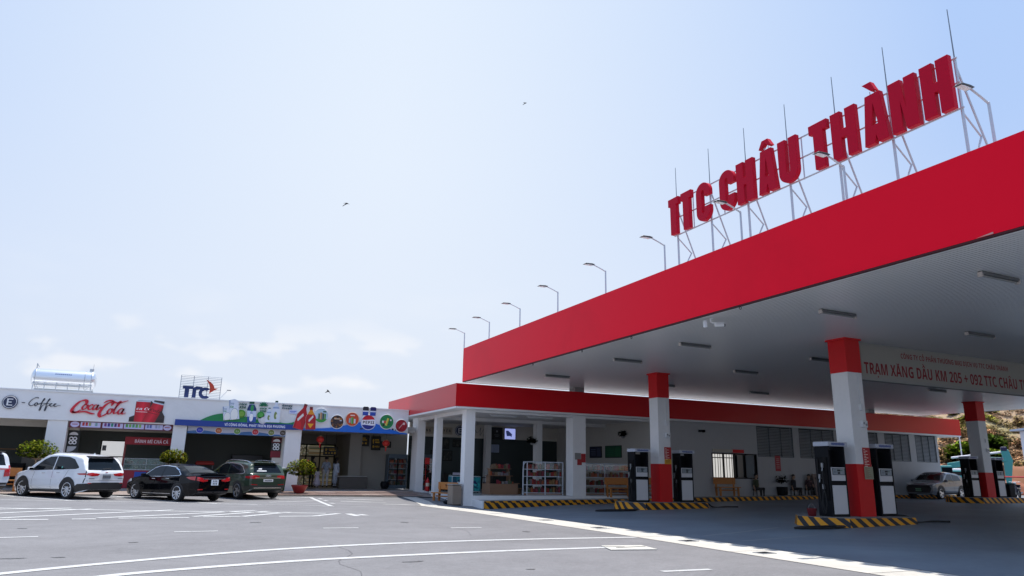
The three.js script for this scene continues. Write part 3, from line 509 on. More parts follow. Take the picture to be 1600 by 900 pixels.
// a pen stroke in relief along a curve; calligraphic width
function script(pts, wMax, depth, sc = 1, wMin = .3, pen = .9) {
  const c = new THREE.CatmullRomCurve3(pts.map(([x, y]) => V(x * sc, y * sc, 0)), false, 'catmullrom', .5), n = pts.length * 8, L = [], R = [];
  for (let i = 0; i <= n; i++) { const p = c.getPoint(i / n), t = c.getTangent(i / n), a = Math.atan2(t.y, t.x), e = Math.min(1, 8 * i / n, 8 * (n - i) / n), w = wMax * (wMin + (1 - wMin) * Math.abs(Math.sin(a - pen + 0.3))) * (.35 + .65 * e) / 2; L.push([p.x - t.y * w, p.y + t.x * w]); R.push([p.x + t.y * w, p.y - t.x * w]); }
  const pos = []; const q = (a, b, z, f) => { }; const put = (...v) => v.forEach(([x, y, z]) => pos.push(x, y, z));
  for (let i = 0; i < n; i++) {
    const a = [...L[i], depth], b = [...R[i], depth], d = [...L[i + 1], depth], e = [...R[i + 1], depth], a0 = [...L[i], 0], b0 = [...R[i], 0], d0 = [...L[i + 1], 0], e0 = [...R[i + 1], 0];
    put(a, b, d, b, e, d, a0, a, d0, a, d, d0, b, b0, e, b0, e0, e);
  }
  const g = new THREE.BufferGeometry(); g.setAttribute('position', new THREE.Float32BufferAttribute(pos, 3)); g.setAttribute('uv', new THREE.Float32BufferAttribute(new Float32Array(pos.length / 3 * 2), 2)); g.computeVertexNormals(); return g;
}
// ================= shop row on the left =================
const SZ = -38;
{
  const b = thing('shop_row', 'white flat roofed row of open shop bays behind the parked cars', 'building', [0, 0, 0]);
  const xs = [-21, 11.6];
  obj('parapet', bx(xs[0], xs[1], 3.2, 4.44, SZ - .35, SZ), M.white, b);
  obj('parapet_cap', bx(xs[0], xs[1], 4.44, 4.5, SZ - .42, SZ + .04), mat([.8, .8, .8], .7), b);
  obj('roof_deck', bx(xs[0], 12.1, 3.45, 3.6, -48, SZ - .35), mat([.5, .5, .5], .8), b);
  obj('ceiling', bx(xs[0], 12.1, 3.3, 3.44, -48, SZ - .36), mat([.5, .49, .47], .8), b);
  for (const [x0, x1] of [[-20.6, -19.9], [-15.5, -14.8], [-10.3, -9.55], [-5.1, -4.32], [.02, .62], [5.22, 6.0]]) obj('pillar', bx(x0, x1, .05, 3.198, SZ - .72, SZ - .06), M.white, b);
  obj('floor', bx(xs[0], 12.2, -.1, .24, -48, SZ - .4), mat([.28, .27, .26], .3, 0, { map: wallGrain }), b);
  obj('floor_edge', bx(xs[0], 12.2, -.1, .2, SZ - .4, SZ - .3), mat([.4, .4, .4], .8), b);
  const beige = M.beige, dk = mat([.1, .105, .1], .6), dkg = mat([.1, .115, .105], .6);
  obj('bulkhead', [bx(xs[0], -5.1, 2.95, 3.3, -40.2, -40), bx(-4.3, .02, 2.9, 3.3, -40.9, -40.8)], beige, b);
  obj('partition_wall', [bx(-5, -4.75, .24, 3.3, -48, SZ - .72), bx(-4.3, -3.9, .24, 3.2, SZ - .9, SZ - .74), bx(.1, .35, .24, 3.3, -48, SZ - .72), bx(5.2, 5.4, .24, 3.3, -48, SZ - .72), bx(4.75, 5.2, .24, 3.2, SZ - .9, SZ - .74)], beige, b);
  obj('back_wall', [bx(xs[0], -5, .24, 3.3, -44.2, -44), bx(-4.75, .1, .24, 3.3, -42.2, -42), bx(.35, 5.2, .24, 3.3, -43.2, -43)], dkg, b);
  obj('side_wall', bx(12.21, 12.36, 0, 4.12, -48, -42.61), M.white, b);
  obj('end_wall', [bx(-21.2, -21, 0, 4.4, -48, SZ), bx(xs[0], 12.2, 0, 3.44, -48.2, -48)], M.white, b);
  // the passage bay at the right: back wall with openings, corridor walls
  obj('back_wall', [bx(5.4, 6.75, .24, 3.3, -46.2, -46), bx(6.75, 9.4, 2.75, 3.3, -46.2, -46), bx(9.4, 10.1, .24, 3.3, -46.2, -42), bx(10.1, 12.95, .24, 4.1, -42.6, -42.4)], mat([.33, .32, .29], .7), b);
  const wn = obj('shopfront', [bx(6.75, 9.4, 2.68, 2.75, -46.12, -46), bx(6.75, 9.4, 1.98, 2.05, -46.12, -46), ...[6.75, 7.6, 8.45, 9.33].map((x) => bx(x, x + .07, .24, 2.68, -46.12, -46))], M.dark, b);
  const glowingYard = printMat(256, 256, (g, w, h) => { const r = mulberry(12); g.fillStyle = '#6b6250'; g.fillRect(0, 0, w, h); for (let i = 0; i < 420; i++) { g.fillStyle = ['#c9bfa0', '#8a8f60', '#e6e2d2', '#50503c', '#a07840', '#3c4a30', '#d8cfae'][Math.floor(r() * 7)]; g.globalAlpha = .7; g.fillRect(r() * w, r() * h, 4 + r() * 26, 3 + r() * 18); } }, .3, { emissive: rgb(1, 1, 1), emissiveIntensity: .2 }); glowingYard.emissiveMap = glowingYard.map; obj('pane', [bx(6.82, 9.33, .3, 1.98, -46.07, -46.06), bx(6.82, 9.33, 2.05, 2.68, -46.07, -46.06)], glowingYard, wn);  // printed view made emissive to imitate a sunlit space behind the glass
}
// the shopfront panes above glow by themselves; no daylight comes through them
const S = (name, label, cat, group) => { const t = thing(name, label, cat, [0, 0, SZ]); if (group) t.userData.group = group; return t; };
{ // E-Coffee
  const s = S('wall_sign', 'dark coffee shop badge and script lettering at the left end of the white parapet', 'sign');
  obj('badge', new THREE.CylinderGeometry(.29, .29, .06, 36).rotateX(Math.PI / 2).translate(-6.63, 3.89, .035), inkBlue, s);
  obj('badge_ring', new THREE.TorusGeometry(.25, .013, 8, 40).translate(-6.63, 3.89, .066), M.pale, s);
  obj('badge_letter', [bx(-6.74, -6.68, 3.74, 4.04, .064, .08), bx(-6.68, -6.52, 3.74, 3.78, .064, .08), bx(-6.68, -6.56, 3.87, 3.91, .064, .08), bx(-6.68, -6.52, 4.0, 4.04, .064, .08)], M.pale, s);
  const D = mat([.035, .04, .06], .5), pos = [];
  const st = (pts, w = .035) => pos.push(script(pts, w, .03, 1, .5).translate(-6.2, 3.78, .004));
  st([[0, .12], [.06, .115], [.14, .12]]);
  st([[.58, .32], [.6, .36], [.52, .37], [.38, .28], [.28, .12], [.3, .02], [.38, .0], [.46, .04], [.52, .12], [.58, .14], [.6, .06], [.54, .0], [.5, .06], [.56, .13], [.66, .08]]);
  st([[.62, .06], [.72, .12], [.84, .3], [.82, .34], [.77, .2], [.72, -.08], [.7, -.18], [.74, -.17], [.78, 0], [.86, .07]]);
  st([[.82, .05], [.9, .1], [1.04, .3], [1.02, .34], [.97, .2], [.92, -.08], [.9, -.18], [.94, -.17], [.98, 0], [1.08, .06]]);
  st([[.66, .12], [.85, .13], [1.1, .12]], .022);
  st([[1.04, .05], [1.12, .1], [1.15, .13], [1.1, .13], [1.07, .06], [1.12, .01], [1.2, .04], [1.28, .1], [1.3, .13], [1.25, .13], [1.22, .06], [1.28, .01], [1.38, .05], [1.5, .08]]);
  obj('script', pos, D, s);
  obj('lettering', [bx(-7.35, -7.3, 3.82, 4.02, .004, .03), bx(-7.2, -7.15, 3.82, 4.02, .004, .03), bx(-7.3, -7.2, 3.9, 3.94, .004, .03)], D, s);
}
{ // cola script
  const s = S('wall_sign', 'large red cursive cola lettering raised on the white parapet', 'sign');
  const P = [], st = (pts, w = .12, wm = .25) => P.push(script(pts, w, .06, 1, wm, .75).translate(-4.32, 3.5, .004));
  // two swash capitals and small letters, written with a broad pen
  st([[.52, .42], [.6, .5], [.6, .6], [.5, .63], [.34, .56], [.17, .36], [.08, .17], [.14, .08], [.28, .1], [.42, .2]], .15);
  st([[.1, .12], [.2, .06], [.4, .1], [.62, .12], [.82, .06], [1.0, .04]], .09, .5);
  st([[.66, .42], [.58, .45], [.48, .34], [.48, .24], [.56, .23], [.66, .34], [.66, .42], [.74, .4]], .085);
  st([[.9, .42], [.82, .45], [.72, .34], [.72, .25], [.79, .23], [.88, .3]], .085);
  st([[1.06, .43], [.98, .45], [.9, .34], [.9, .24], [.97, .24], [1.06, .36], [1.1, .46], [1.05, .3], [1.06, .24], [1.13, .27], [1.2, .34]], .085);
  st([[1.14, .35], [1.26, .35]], .06, .7);
  st([[1.62, .44], [1.66, .56], [1.58, .6], [1.42, .5], [1.26, .28], [1.18, .06], [1.24, -.06], [1.38, 0], [1.54, .14]], .15);
  st([[1.3, .56], [1.44, .66], [1.6, .68], [1.78, .6], [1.95, .6], [2.28, .72]], .09, .4);
  st([[1.66, .3], [1.58, .3], [1.5, .18], [1.52, .08], [1.6, .08], [1.68, .2], [1.66, .3], [1.75, .28]], .085);
  st([[1.72, .2], [1.86, .44], [1.98, .62], [1.94, .66], [1.86, .52], [1.76, .2], [1.78, .1], [1.86, .14], [1.92, .2]], .085);
  st([[2.12, .32], [2.04, .34], [1.94, .22], [1.94, .1], [2.02, .1], [2.12, .24], [2.16, .34], [2.1, .18], [2.11, .1], [2.2, .12], [2.24, .16]], .085);
  obj('script', P, mat([.62, .008, .03], .4), s);
}
function board(name, label, cat, pts, depth, x, y, z, draw, W = 256, H = 256, edge = M.pale, group) {
  const g = extr(pts instanceof THREE.Shape ? pts : shp(pts), depth, 0, 0, 0), t = thing(name, label, cat, [x, y, z]); if (group) t.userData.group = group;
  obj('panel', g, edge, t);
  const f = fitUV(new THREE.ShapeGeometry(pts instanceof THREE.Shape ? pts : shp(pts), 20)).translate(0, 0, depth + .003);
  obj('print', f, printMat(W, H, draw, .45), t); return t;
}
const disc = (r) => { const s = new THREE.Shape(); s.absellipse(0, 0, r, r, 0, Math.PI * 2); return s; };
{ // cola cans
  board('sign_board', 'cut-out board of two red cola cans on the white parapet', 'sign', [[.02, 0], [1.5, 0], [1.5, .3], [1.38, .5], [1.42, 1.0], [.98, 1.04], [.94, .92], [.84, 1.0], [.3, 1.0], [.22, .94], [.22, .3], [.02, .2]], .06, -1.92, 3.26, SZ + .005, (g, W, H) => {
    g.fillStyle = '#3a2a28'; g.fillRect(0, 0, W, H);
    const can = (x, y, w, h, a, dark) => { g.save(); g.translate(x, y); g.rotate(a); const q = g.createLinearGradient(0, 0, w, 0); q.addColorStop(0, '#b01222'); q.addColorStop(.5, '#e4203a'); q.addColorStop(1, '#a00c1c'); g.fillStyle = q; g.fillRect(0, 0, w, h); g.fillStyle = '#c8d4de'; g.fillRect(0, -6, w, 18); g.fillStyle = '#5f7080'; g.fillRect(4, -8, w - 8, 7); g.fillStyle = dark ? '#3a0a10' : '#fff'; g.font = 'italic bold 40px serif'; g.fillText(dark ? 'Cola' : 'ca Co', 4, 105); g.fillRect(6, 125, w - 20, 4); g.restore(); };
    can(36, 14, 104, 260, 0, false); can(160, 20, 92, 280, .28, true); g.fillStyle = '#2b1f1e'; g.beginPath(); g.arc(235, 250, 36, 0, 7); g.arc(5, 250, 30, 0, 7); g.fill();
  });
}
{ // blue and green fascia boards
  board('sign_board', 'long blue board with a green hill and white slogan above the third shop bay', 'sign', [[0, -.02], [5.75, -.02], [5.75, .24], [0, .26]], .08, .06, 3.2, SZ + .005, (g, W, H) => {
    g.fillStyle = '#1c3f94'; g.fillRect(0, 0, W, H); g.fillStyle = '#f2f4ff'; g.font = 'bold 60px sans-serif'; viText(g, 'VÌ CỘNG ĐỒNG, PHÁT TRIỂN ĐỊA PHƯƠNG', W * .385, 76, 60, W * .5);
  }, 2048, 100, mat([.01, .03, .2], .5));
  const hill = new THREE.Shape(); hill.moveTo(0, 0); hill.bezierCurveTo(.5, .32, .9, .42, 1.4, .36); hill.bezierCurveTo(2.2, .3, 2.4, .12, 2.9, .16); hill.bezierCurveTo(3.3, .22, 3.6, .06, 3.9, .04); hill.bezierCurveTo(4.2, .02, 4.3, .1, 4.5, .14); hill.lineTo(4.5, -.04); hill.lineTo(0, -.02); hill.closePath();
  const t = thing('sign_board', 'green hill-shaped cut-out on top of the blue slogan board', 'sign', [1.15, 3.46, SZ]); obj('panel', extr(hill, .07, 0, 0, .004), mat([.01, .24, .07], .5), t);
  const wv = new THREE.Shape(); wv.moveTo(0, 0); wv.lineTo(0, .1); wv.bezierCurveTo(1.2, .1, 1.9, .2, 2.6, .42); wv.bezierCurveTo(3.3, .62, 3.7, .6, 4.2, .42); wv.bezierCurveTo(4.9, .16, 5.3, .1, 5.72, .05); wv.lineTo(5.72, 0); wv.closePath();
  const u = thing('sign_board', 'bright blue wave-shaped cut-out board under the round drink signs', 'sign', [5.83, 3.18, SZ]); obj('panel', extr(wv, .07, 0, 0, .004), mat([.005, .14, .62], .4), u);
  obj('small_print', [box(.16, .07, .006, 3.2, .2, .08), box(.08, .05, .006, 3.4, .19, .08), box(.06, .04, .006, 3.6, .19, .08)], inkBlue, u);
  const bs = new THREE.Shape(); bs.moveTo(0, 0); bs.bezierCurveTo(.1, .22, .25, .26, .4, .1); bs.lineTo(.55, 0); bs.closePath();
}
// drinks in front of the hill
const bottle = (w, h) => [[0, 0], [w, 0], [w, h * .55], [w * .66, h * .82], [w * .66, h], [w * .34, h], [w * .34, h * .82], [0, h * .55]];
const rot = (pts, a) => pts.map(([x, y]) => [x * Math.cos(a) - y * Math.sin(a), x * Math.sin(a) + y * Math.cos(a)]);
function leafy(g, W, H, bg, blots, seed, n = 40) { const r = mulberry(seed); g.fillStyle = bg; g.fillRect(0, 0, W, H); for (let i = 0; i < n; i++) { g.fillStyle = blots[Math.floor(r() * blots.length)]; g.globalAlpha = .8; g.beginPath(); g.ellipse(r() * W, r() * H, 6 + r() * W * .12, 5 + r() * H * .1, r() * 3, 0, 7); g.fill(); } g.globalAlpha = 1; }
const carton = (seed, cap) => (g, W, H) => { g.fillStyle = '#dfe6f2'; g.fillRect(0, 0, W, H); g.fillStyle = '#9aa8c4'; g.fillRect(0, 0, W * .14, H); g.fillStyle = '#5c7fa0'; g.font = 'bold 40px sans-serif'; g.fillText('coco', 28, 70); g.fillStyle = '#2d8a4a'; g.fillText('XIM', 34, 112); g.fillStyle = '#f7f7f2'; g.beginPath(); g.arc(W * .55, H * .75, W * .3, 0, 7); g.fill(); g.strokeStyle = '#8893a8'; g.lineWidth = 5; g.stroke(); };
board('sign_board', 'small white drink carton cut-out, left and in front of the tall carton', 'sign', rot([[0, 0], [.36, 0], [.36, .66], [0, .66]], .17), .05, 2.2, 3.5, SZ + .1, carton(1));
board('sign_board', 'tall white drink carton cut-out with slanted top on the parapet', 'sign', rot([[0, 0], [.42, 0], [.42, .9], [.26, 1.0], [0, .96]], .17), .05, 2.5, 3.53, SZ + .155, carton(2));
board('sign_board', 'blue and white drink bottle cut-out with dark green cap on the parapet', 'sign', rot([[.02, 0], [.42, 0], [.44, .66], [.34, .88], [.34, 1.02], [.1, 1.02], [.1, .88], [0, .66]], .08), .05, 3.28, 3.44, SZ + .1, (g, W, H) => { g.fillStyle = '#cfdcf2'; g.fillRect(0, 0, W, H); g.fillStyle = '#16356f'; g.fillRect(0, H * .14, W, H * .3); g.fillStyle = '#135038'; g.fillRect(0, 0, W, H * .12); g.fillStyle = '#2f9a54'; g.beginPath(); g.arc(W / 2, H * .32, 40, 0, 7); g.fill(); g.fillStyle = '#2356a4'; g.fillRect(0, H * .72, W, H * .28); g.fillStyle = '#fff'; g.beginPath(); g.arc(W * .5, H * .76, 46, 0, 7); g.fill(); g.fillStyle = '#3d64ad'; g.font = 'bold 34px sans-serif'; g.fillText('xim', 90, H * .58); });
const milk = (g, W, H) => { g.fillStyle = '#dde7f4'; g.fillRect(0, 0, W, H); g.fillStyle = '#135038'; g.fillRect(0, 0, W, H * .07); g.fillStyle = '#9db3d6'; g.fillRect(0, H * .28, W, H * .08); g.fillStyle = '#7a8f4a'; g.beginPath(); g.arc(W * .5, H * .68, 44, 0, 7); g.fill(); g.fillStyle = '#e9ecd9'; g.beginPath(); g.arc(W * .62, H * .7, 22, 0, 7); g.fill(); };
board('sign_board', 'small pale drink bottle cut-out beside the tall pale bottle', 'sign', bottle(.34, .72), .05, 4.12, 3.5, SZ + .1, milk);
board('sign_board', 'tall pale drink bottle cut-out rising above the parapet', 'sign', bottle(.44, 1.08), .05, 4.38, 3.5, SZ + .155, milk);
{
  const word = (label, x, y, w, h, lines, col) => { const t = thing('letter_sign', label, 'sign', [x, y, SZ + .03]); const al = canvasTex(256, 192, (g, W, H) => { g.fillStyle = '#000'; g.fillRect(0, 0, W, H); g.fillStyle = '#fff'; g.font = 'bold 82px sans-serif'; g.textAlign = 'center'; lines.forEach((l, i) => { const q = g.measureText(l).width; g.save(); g.translate(W / 2, 86 + i * 84); g.scale(Math.min(1.1, 235 / q), 1); g.fillText(l, 0, 0); g.restore(); }); }); al.colorSpace = THREE.NoColorSpace; for (const k of [0, .012, .024]) obj('lettering', fitUV(new THREE.PlaneGeometry(w, h)).translate(0, 0, k), new THREE.MeshStandardMaterial({ color: new THREE.Color(col), roughness: .5, alphaMap: al, alphaTest: .5 }), t); return t; };
  word('dark green two-line drink name beside the tall carton', 3.03, 4.27, .46, .36, ['coco', 'XIM'], '#1c5a46');
  word('green drink name under palm leaves beside the blue bottle', 4.0, 4.12, .44, .32, ['coco', 'XIM'], '#14704a');
  word('dark teal two-line drink name beside the tall pale bottle', 5.15, 4.32, .56, .3, ['daney', 'fresh'], '#20505e');
  const lf = thing('sign_board', 'green palm leaf cut-out above the drink name by the blue bottle', 'sign', [4.0, 4.3, SZ + .02]); obj('leaves', [0, .5, 1, 1.5, 2, 2.5, 3].map((a) => extr(shp([[0, 0], [.12, .05], [.24, .0], [.12, -.03]]), .03).rotateZ(a * .95 + .1)), mat([.01, .2, .09], .5), lf);
  const coco = (label, x, y, r, c, hi) => { const t = thing('sign_board', label, 'sign', [x, y, SZ + .08]); obj('panel', extr(disc(r), .05, 0, 0, 0), mat(c, .5), t); obj('shine', extr(disc(r * .62), .01, r * .1, -r * .05, .052), mat(hi, .5), t); };
  coco('green coconut cut-out right of the tall carton', 2.98, 3.86, .2, [.08, .26, .02], [.2, .4, .05]);
  coco('green coconut cut-out right of the blue bottle', 3.9, 3.84, .17, [.03, .3, .04], [.1, .42, .08]);
  coco('white peeled coconut cut-out right of the blue bottle', 4.02, 3.62, .21, [.6, .62, .66], [.75, .76, .78]);
}
{ // sauce bottles
  const sauce = (seed) => (g, W, H) => { g.fillStyle = '#b2101c'; g.fillRect(0, 0, W, H); g.fillStyle = '#6e0a14'; g.fillRect(0, 0, W, H * .1); g.save(); g.translate(W * .5, H * .52); g.rotate(-.5); g.fillStyle = '#e8e2dc'; g.fillRect(-60, -14, 120, 28); g.restore(); if (seed === 2) { g.fillStyle = '#e8941a'; g.fillRect(0, H * .14, W, H * .2); g.fillStyle = '#f2b01e'; g.beginPath(); g.moveTo(W * .2, H * .74); g.lineTo(W * .8, H * .74); g.lineTo(W * .5, H * .94); g.fill(); } else { g.fillStyle = '#d01a26'; g.beginPath(); g.arc(W * .4, H * .86, 54, 0, 7); g.fill(); } };
  board('sign_board', 'tall leaning red sauce bottle cut-out, tip above the parapet', 'sign', rot(bottle(.52, 1.3), -.24), .06, 5.5, 3.3, SZ + .1, sauce(1));
  board('sign_board', 'shorter red and yellow sauce bottle cut-out beside the tall red one', 'sign', rot(bottle(.5, 1.14), .04), .06, 6.12, 3.22, SZ + .165, sauce(2));
  board('sign_board', 'small pale blue label sign on the parapet left of the sauce bottles', 'sign', [[0, 0], [.4, 0], [.4, .2], [0, .2]], .03, 5.27, 3.98, SZ + .005, (g, W, H) => { g.fillStyle = '#d3d8f2'; g.fillRect(0, 0, W, H); g.fillStyle = '#7f8ed0'; g.fillRect(20, 70, 210, 60); g.fillRect(50, 170, 140, 30); });
}
{ // round signs
  const rd = (label, x, y, r, draw, rim = M.pale) => { const t = thing('round_sign', label, 'sign', [x, y, SZ + .005]); obj('disc', extr(disc(r), .08), rim, t); obj('print', fitUV(new THREE.CircleGeometry(r * .9, 40)).translate(0, 0, .084), printMat(256, 256, draw, .4), t); obj('rim', new THREE.TorusGeometry(r * .95, r * .05, 8, 40).translate(0, 0, .08), rim, t); return t; };
  const cup = (g, x, y, w, h, c) => { g.fillStyle = c; g.fillRect(x, y, w, h); g.fillStyle = 'rgba(255,255,255,.55)'; g.fillRect(x + w * .2, y + 4, w * .16, h - 10); };
  rd('round sign with green cans and a pale sky, highest in the row of discs', 6.88, 3.96, .39, (g, W, H) => { g.fillStyle = '#b9d2e0'; g.fillRect(0, 0, W, H); g.fillStyle = '#3f9a3a'; g.fillRect(0, 190, W, 70); cup(g, 70, 90, 36, 110, '#2d6a58'); cup(g, 104, 70, 40, 130, '#b88a5c'); cup(g, 142, 84, 40, 116, '#2c4a4c'); cup(g, 184, 90, 34, 100, '#4f8a3c'); g.fillStyle = '#2f5c34'; g.fillRect(160, 40, 60, 26); });
  rd('round dark brown sign with food picture, lowest left of the discs', 7.72, 3.68, .37, (g, W, H) => { leafy(g, W, H, '#2b2526', ['#6b4428', '#c07a2a', '#3c3034', '#8a5a3a', '#231d20'], 5, 60); g.fillStyle = '#d8c8b0'; g.fillRect(70, 60, 110, 16); g.fillStyle = '#b9c6d8'; g.fillRect(180, 90, 40, 22); });
  rd('round orange red sign with drinks, third of the discs', 8.51, 3.85, .37, (g, W, H) => { g.fillStyle = '#cf4a26'; g.fillRect(0, 0, W, H); cup(g, 60, 110, 34, 90, '#7fb0b8'); cup(g, 104, 90, 46, 130, '#46a03c'); cup(g, 160, 120, 36, 90, '#c8d2dc'); g.fillStyle = '#f2dcd0'; g.fillRect(84, 40, 90, 22); }, mat([.66, .5, .4], .5));
  rd('round cola sign with red top, blue base and black word on white', 9.38, 3.73, .41, (g, W, H) => { g.fillStyle = '#eef1fa'; g.fillRect(0, 0, W, H); g.fillStyle = '#d0202e'; g.beginPath(); g.moveTo(0, 0); g.lineTo(W, 0); g.lineTo(W, 76); g.bezierCurveTo(170, 66, 90, 100, 0, 82); g.fill(); g.fillStyle = '#1f2c86'; g.beginPath(); g.moveTo(0, H); g.lineTo(W, H); g.lineTo(W, 176); g.bezierCurveTo(170, 200, 90, 160, 0, 182); g.fill(); g.fillStyle = '#10121c'; g.font = 'bold 68px sans-serif'; g.textAlign = 'center'; const q = g.measureText('PEPSI').width; g.save(); g.translate(128, 154); g.scale(222 / q, 1); g.fillText('PEPSI', 0, 0); g.restore(); }, mat([.62, .68, .85], .4));
  rd('round green sign with a yellow bottle, second from the right of the discs', 10.37, 3.8, .41, (g, W, H) => { leafy(g, W, H, '#1f8a4c', ['#187040', '#2aa05a', '#145c34'], 8, 30); g.save(); g.translate(140, 130); g.rotate(.3); cup(g, -26, -70, 40, 140, '#d8c83c'); g.restore(); g.fillStyle = '#e04a3a'; g.beginPath(); g.arc(92, 134, 26, 0, 7); g.fill(); g.fillStyle = '#e8f0ea'; g.fillRect(40, 110, 34, 40); g.fillRect(190, 80, 30, 30); g.fillStyle = '#222'; g.beginPath(); g.arc(70, 190, 20, 0, 7); g.fill(); });
  rd('round dark red sign, last disc beside the pavilion pillar', 11.2, 3.62, .36, (g, W, H) => { leafy(g, W, H, '#9a1022', ['#c02436', '#7a0a18', '#b01a2c'], 9, 30); g.save(); g.translate(120, 130); g.rotate(.7); g.fillStyle = '#d8a0a0'; g.fillRect(-10, -80, 18, 150); g.restore(); g.fillStyle = '#e8d0d0'; g.beginPath(); g.arc(180, 80, 26, 0, 7); g.fill(); });
  const b2 = (label, x, cap) => board('sign_board', label, 'sign', [[0, 0], [.3, 0], [.32, .42], [.26, .46], [.05, .46], [0, .42]], .05, x, 4.08, SZ + .1, (g, W, H) => { g.fillStyle = cap; g.fillRect(0, 0, W, H * .45); g.fillStyle = '#2c4fae'; g.fillRect(0, H * .55, W, H * .45); g.fillStyle = '#e3e8f4'; g.fillRect(0, H * .45, W, H * .14); });
  b2('bottle neck cut-out with dark grey cap above the round cola sign', 9.02, '#2b2d33'); b2('bottle neck cut-out with navy cap above the round cola sign', 9.42, '#1b1f66');
  const dots = thing('wall_mark', 'two small black marks on the parapet beside the last red disc', 'mark', [10.75, 3.42, SZ]); obj('spot', [rod([0, 0, 0], [0, 0, .03], .05, .05, 12), rod([.15, -.03, 0], [.15, -.03, .03], .03, .03, 12)], M.dark, dots);
}
{ // letters and swallow on a wire frame on the roof
  const t = thing('rooftop_sign', 'navy three-letter sign with a red bird wing on a wire frame on the shop roof', 'sign', [0, 0, -38.3]), x0 = .08, x1 = 1.92, y0 = 4.5, y1 = 5.62;
  const fr = []; for (let i = 0; i <= 14; i++) fr.push(rod([x0, y0 + (y1 - y0) * i / 14, 0], [x1, y0 + (y1 - y0) * i / 14 - .02, 0], .009, .009, 5)); for (const x of [x0, .66, 1.3, x1]) fr.push(rod([x, 4.4, 0], [x, y1, 0], .014, .014, 6));
  obj('frame', fr, mat([.25, .3, .38], .5, .4), t);
  const nv = mat([.012, .03, .13], .5), z = .03;
  obj('letter', extr(shp([[.2, 5.1], [.2, 4.95], [.3, 4.95], [.3, 4.54], [.5, 4.54], [.5, 4.95], [.66, 4.95], [.7, 5.1]]), .08, 0, 0, z), nv, t);
  obj('letter', extr(shp([[.64, 4.54], [.82, 4.54], [.82, 4.92], [1.0, 4.95], [1.1, 5.08], [.8, 5.1], [.66, 5.0]]), .08, 0, 0, z + .004), nv, t);
  const c = new THREE.Shape(); c.absarc(1.22, 4.79, .285, .75, Math.PI * 2 - .75, false); c.absarc(1.22, 4.79, .13, Math.PI * 2 - .95, .95, true); c.closePath(); obj('letter', extr(c, .08, 0, 0, z), nv, t);
  const w = new THREE.Shape(); w.moveTo(1.2, 5.46); w.bezierCurveTo(1.5, 5.34, 1.62, 5.18, 1.62, 5.06); w.lineTo(1.8, 5.05); w.bezierCurveTo(1.66, 4.96, 1.5, 4.9, 1.4, 4.74); w.bezierCurveTo(1.46, 5.0, 1.42, 5.26, 1.2, 5.46); obj('bird_wing', extr(w, .07, 0, 0, z), mat([.55, .05, .02], .5), t);
  const l = thing('street_lamp', 'small lamp leaning out behind the rooftop wire frame sign', 'street lamp', [1.95, 4.4, -38.9]); obj('arm', rod([0, .2, 0], [.32, .62, 0], .012), M.galv, l); obj('lamp_head', rbox(.2, .05, .1, .4, .66, 0, .015), M.grey, l);
}
{ // stainless water tank
  const t = thing('water_tank', 'stainless steel water tank lying on a frame on the shop roof', 'water tank', [-4.85, 4.05, -38.9]);
  const st = phys([.8, .82, .85], .3, .85), pr = []; const R = .42, Ln = 1.12; for (let i = 0; i <= 10; i++) { const a = i / 10 * Math.PI / 2; pr.push([R * Math.sin(a), -Ln - .2 * Math.cos(a)]); } for (let i = 0; i <= 10; i++) { const a = i / 10 * Math.PI / 2; pr.push([R * Math.cos(a), Ln + .2 * Math.sin(a)]); }
  obj('tank_body', new THREE.LatheGeometry(pr.map((p) => new THREE.Vector2(Math.max(.001, p[0]), p[1])), 36).rotateZ(Math.PI / 2).translate(0, 1.08, 0), st, t);
  obj('hoop', [-1.12, 1.12, .85].map((x) => new THREE.TorusGeometry(R + .006, .02, 6, 36).rotateY(Math.PI / 2).translate(x, 1.08, 0)), M.steel, t);
  const f = []; for (const x of [-1.15, -.7, -.24, .22, .68, 1.15]) f.push(rod([x, .3, .4], [x, .85, .36], .02)); f.push(bx(-1.2, 1.2, .5, .62, -.4, -.36)); f.push(rod([-1.2, .78, .4], [1.2, .78, .4], .018), rod([-1.2, .78, -.4], [1.2, .78, -.4], .018), rod([-1.1, .78, .4], [-.75, .35, .4], .012), rod([1.1, .78, .4], [.75, .35, .4], .012)); for (const x of [-1.15, 1.15]) f.push(rod([x, .3, -.4], [x, .85, -.36], .014));
  obj('stand', f, M.steel, t); obj('lettering', [...Array(9)].map((_, i) => box(.05, .055, .004, -.32 + i * .075, 1.24, .392).rotateX(0)), mat([.05, .09, .3], .5), t);
  obj('pipe', [rod([-1.15, 1.3, .1], [-1.15, 1.72, .1], .02), rod([-1.15, 1.7, .1], [-1.05, 1.55, .1], .015), rod([1.1, 1.4, 0], [1.1, 1.85, 0], .008)], M.steel, t); obj('hatch', rod([1.05, 1.45, 0], [1.05, 1.62, 0], .09, .09, 14), M.steel, t);
}
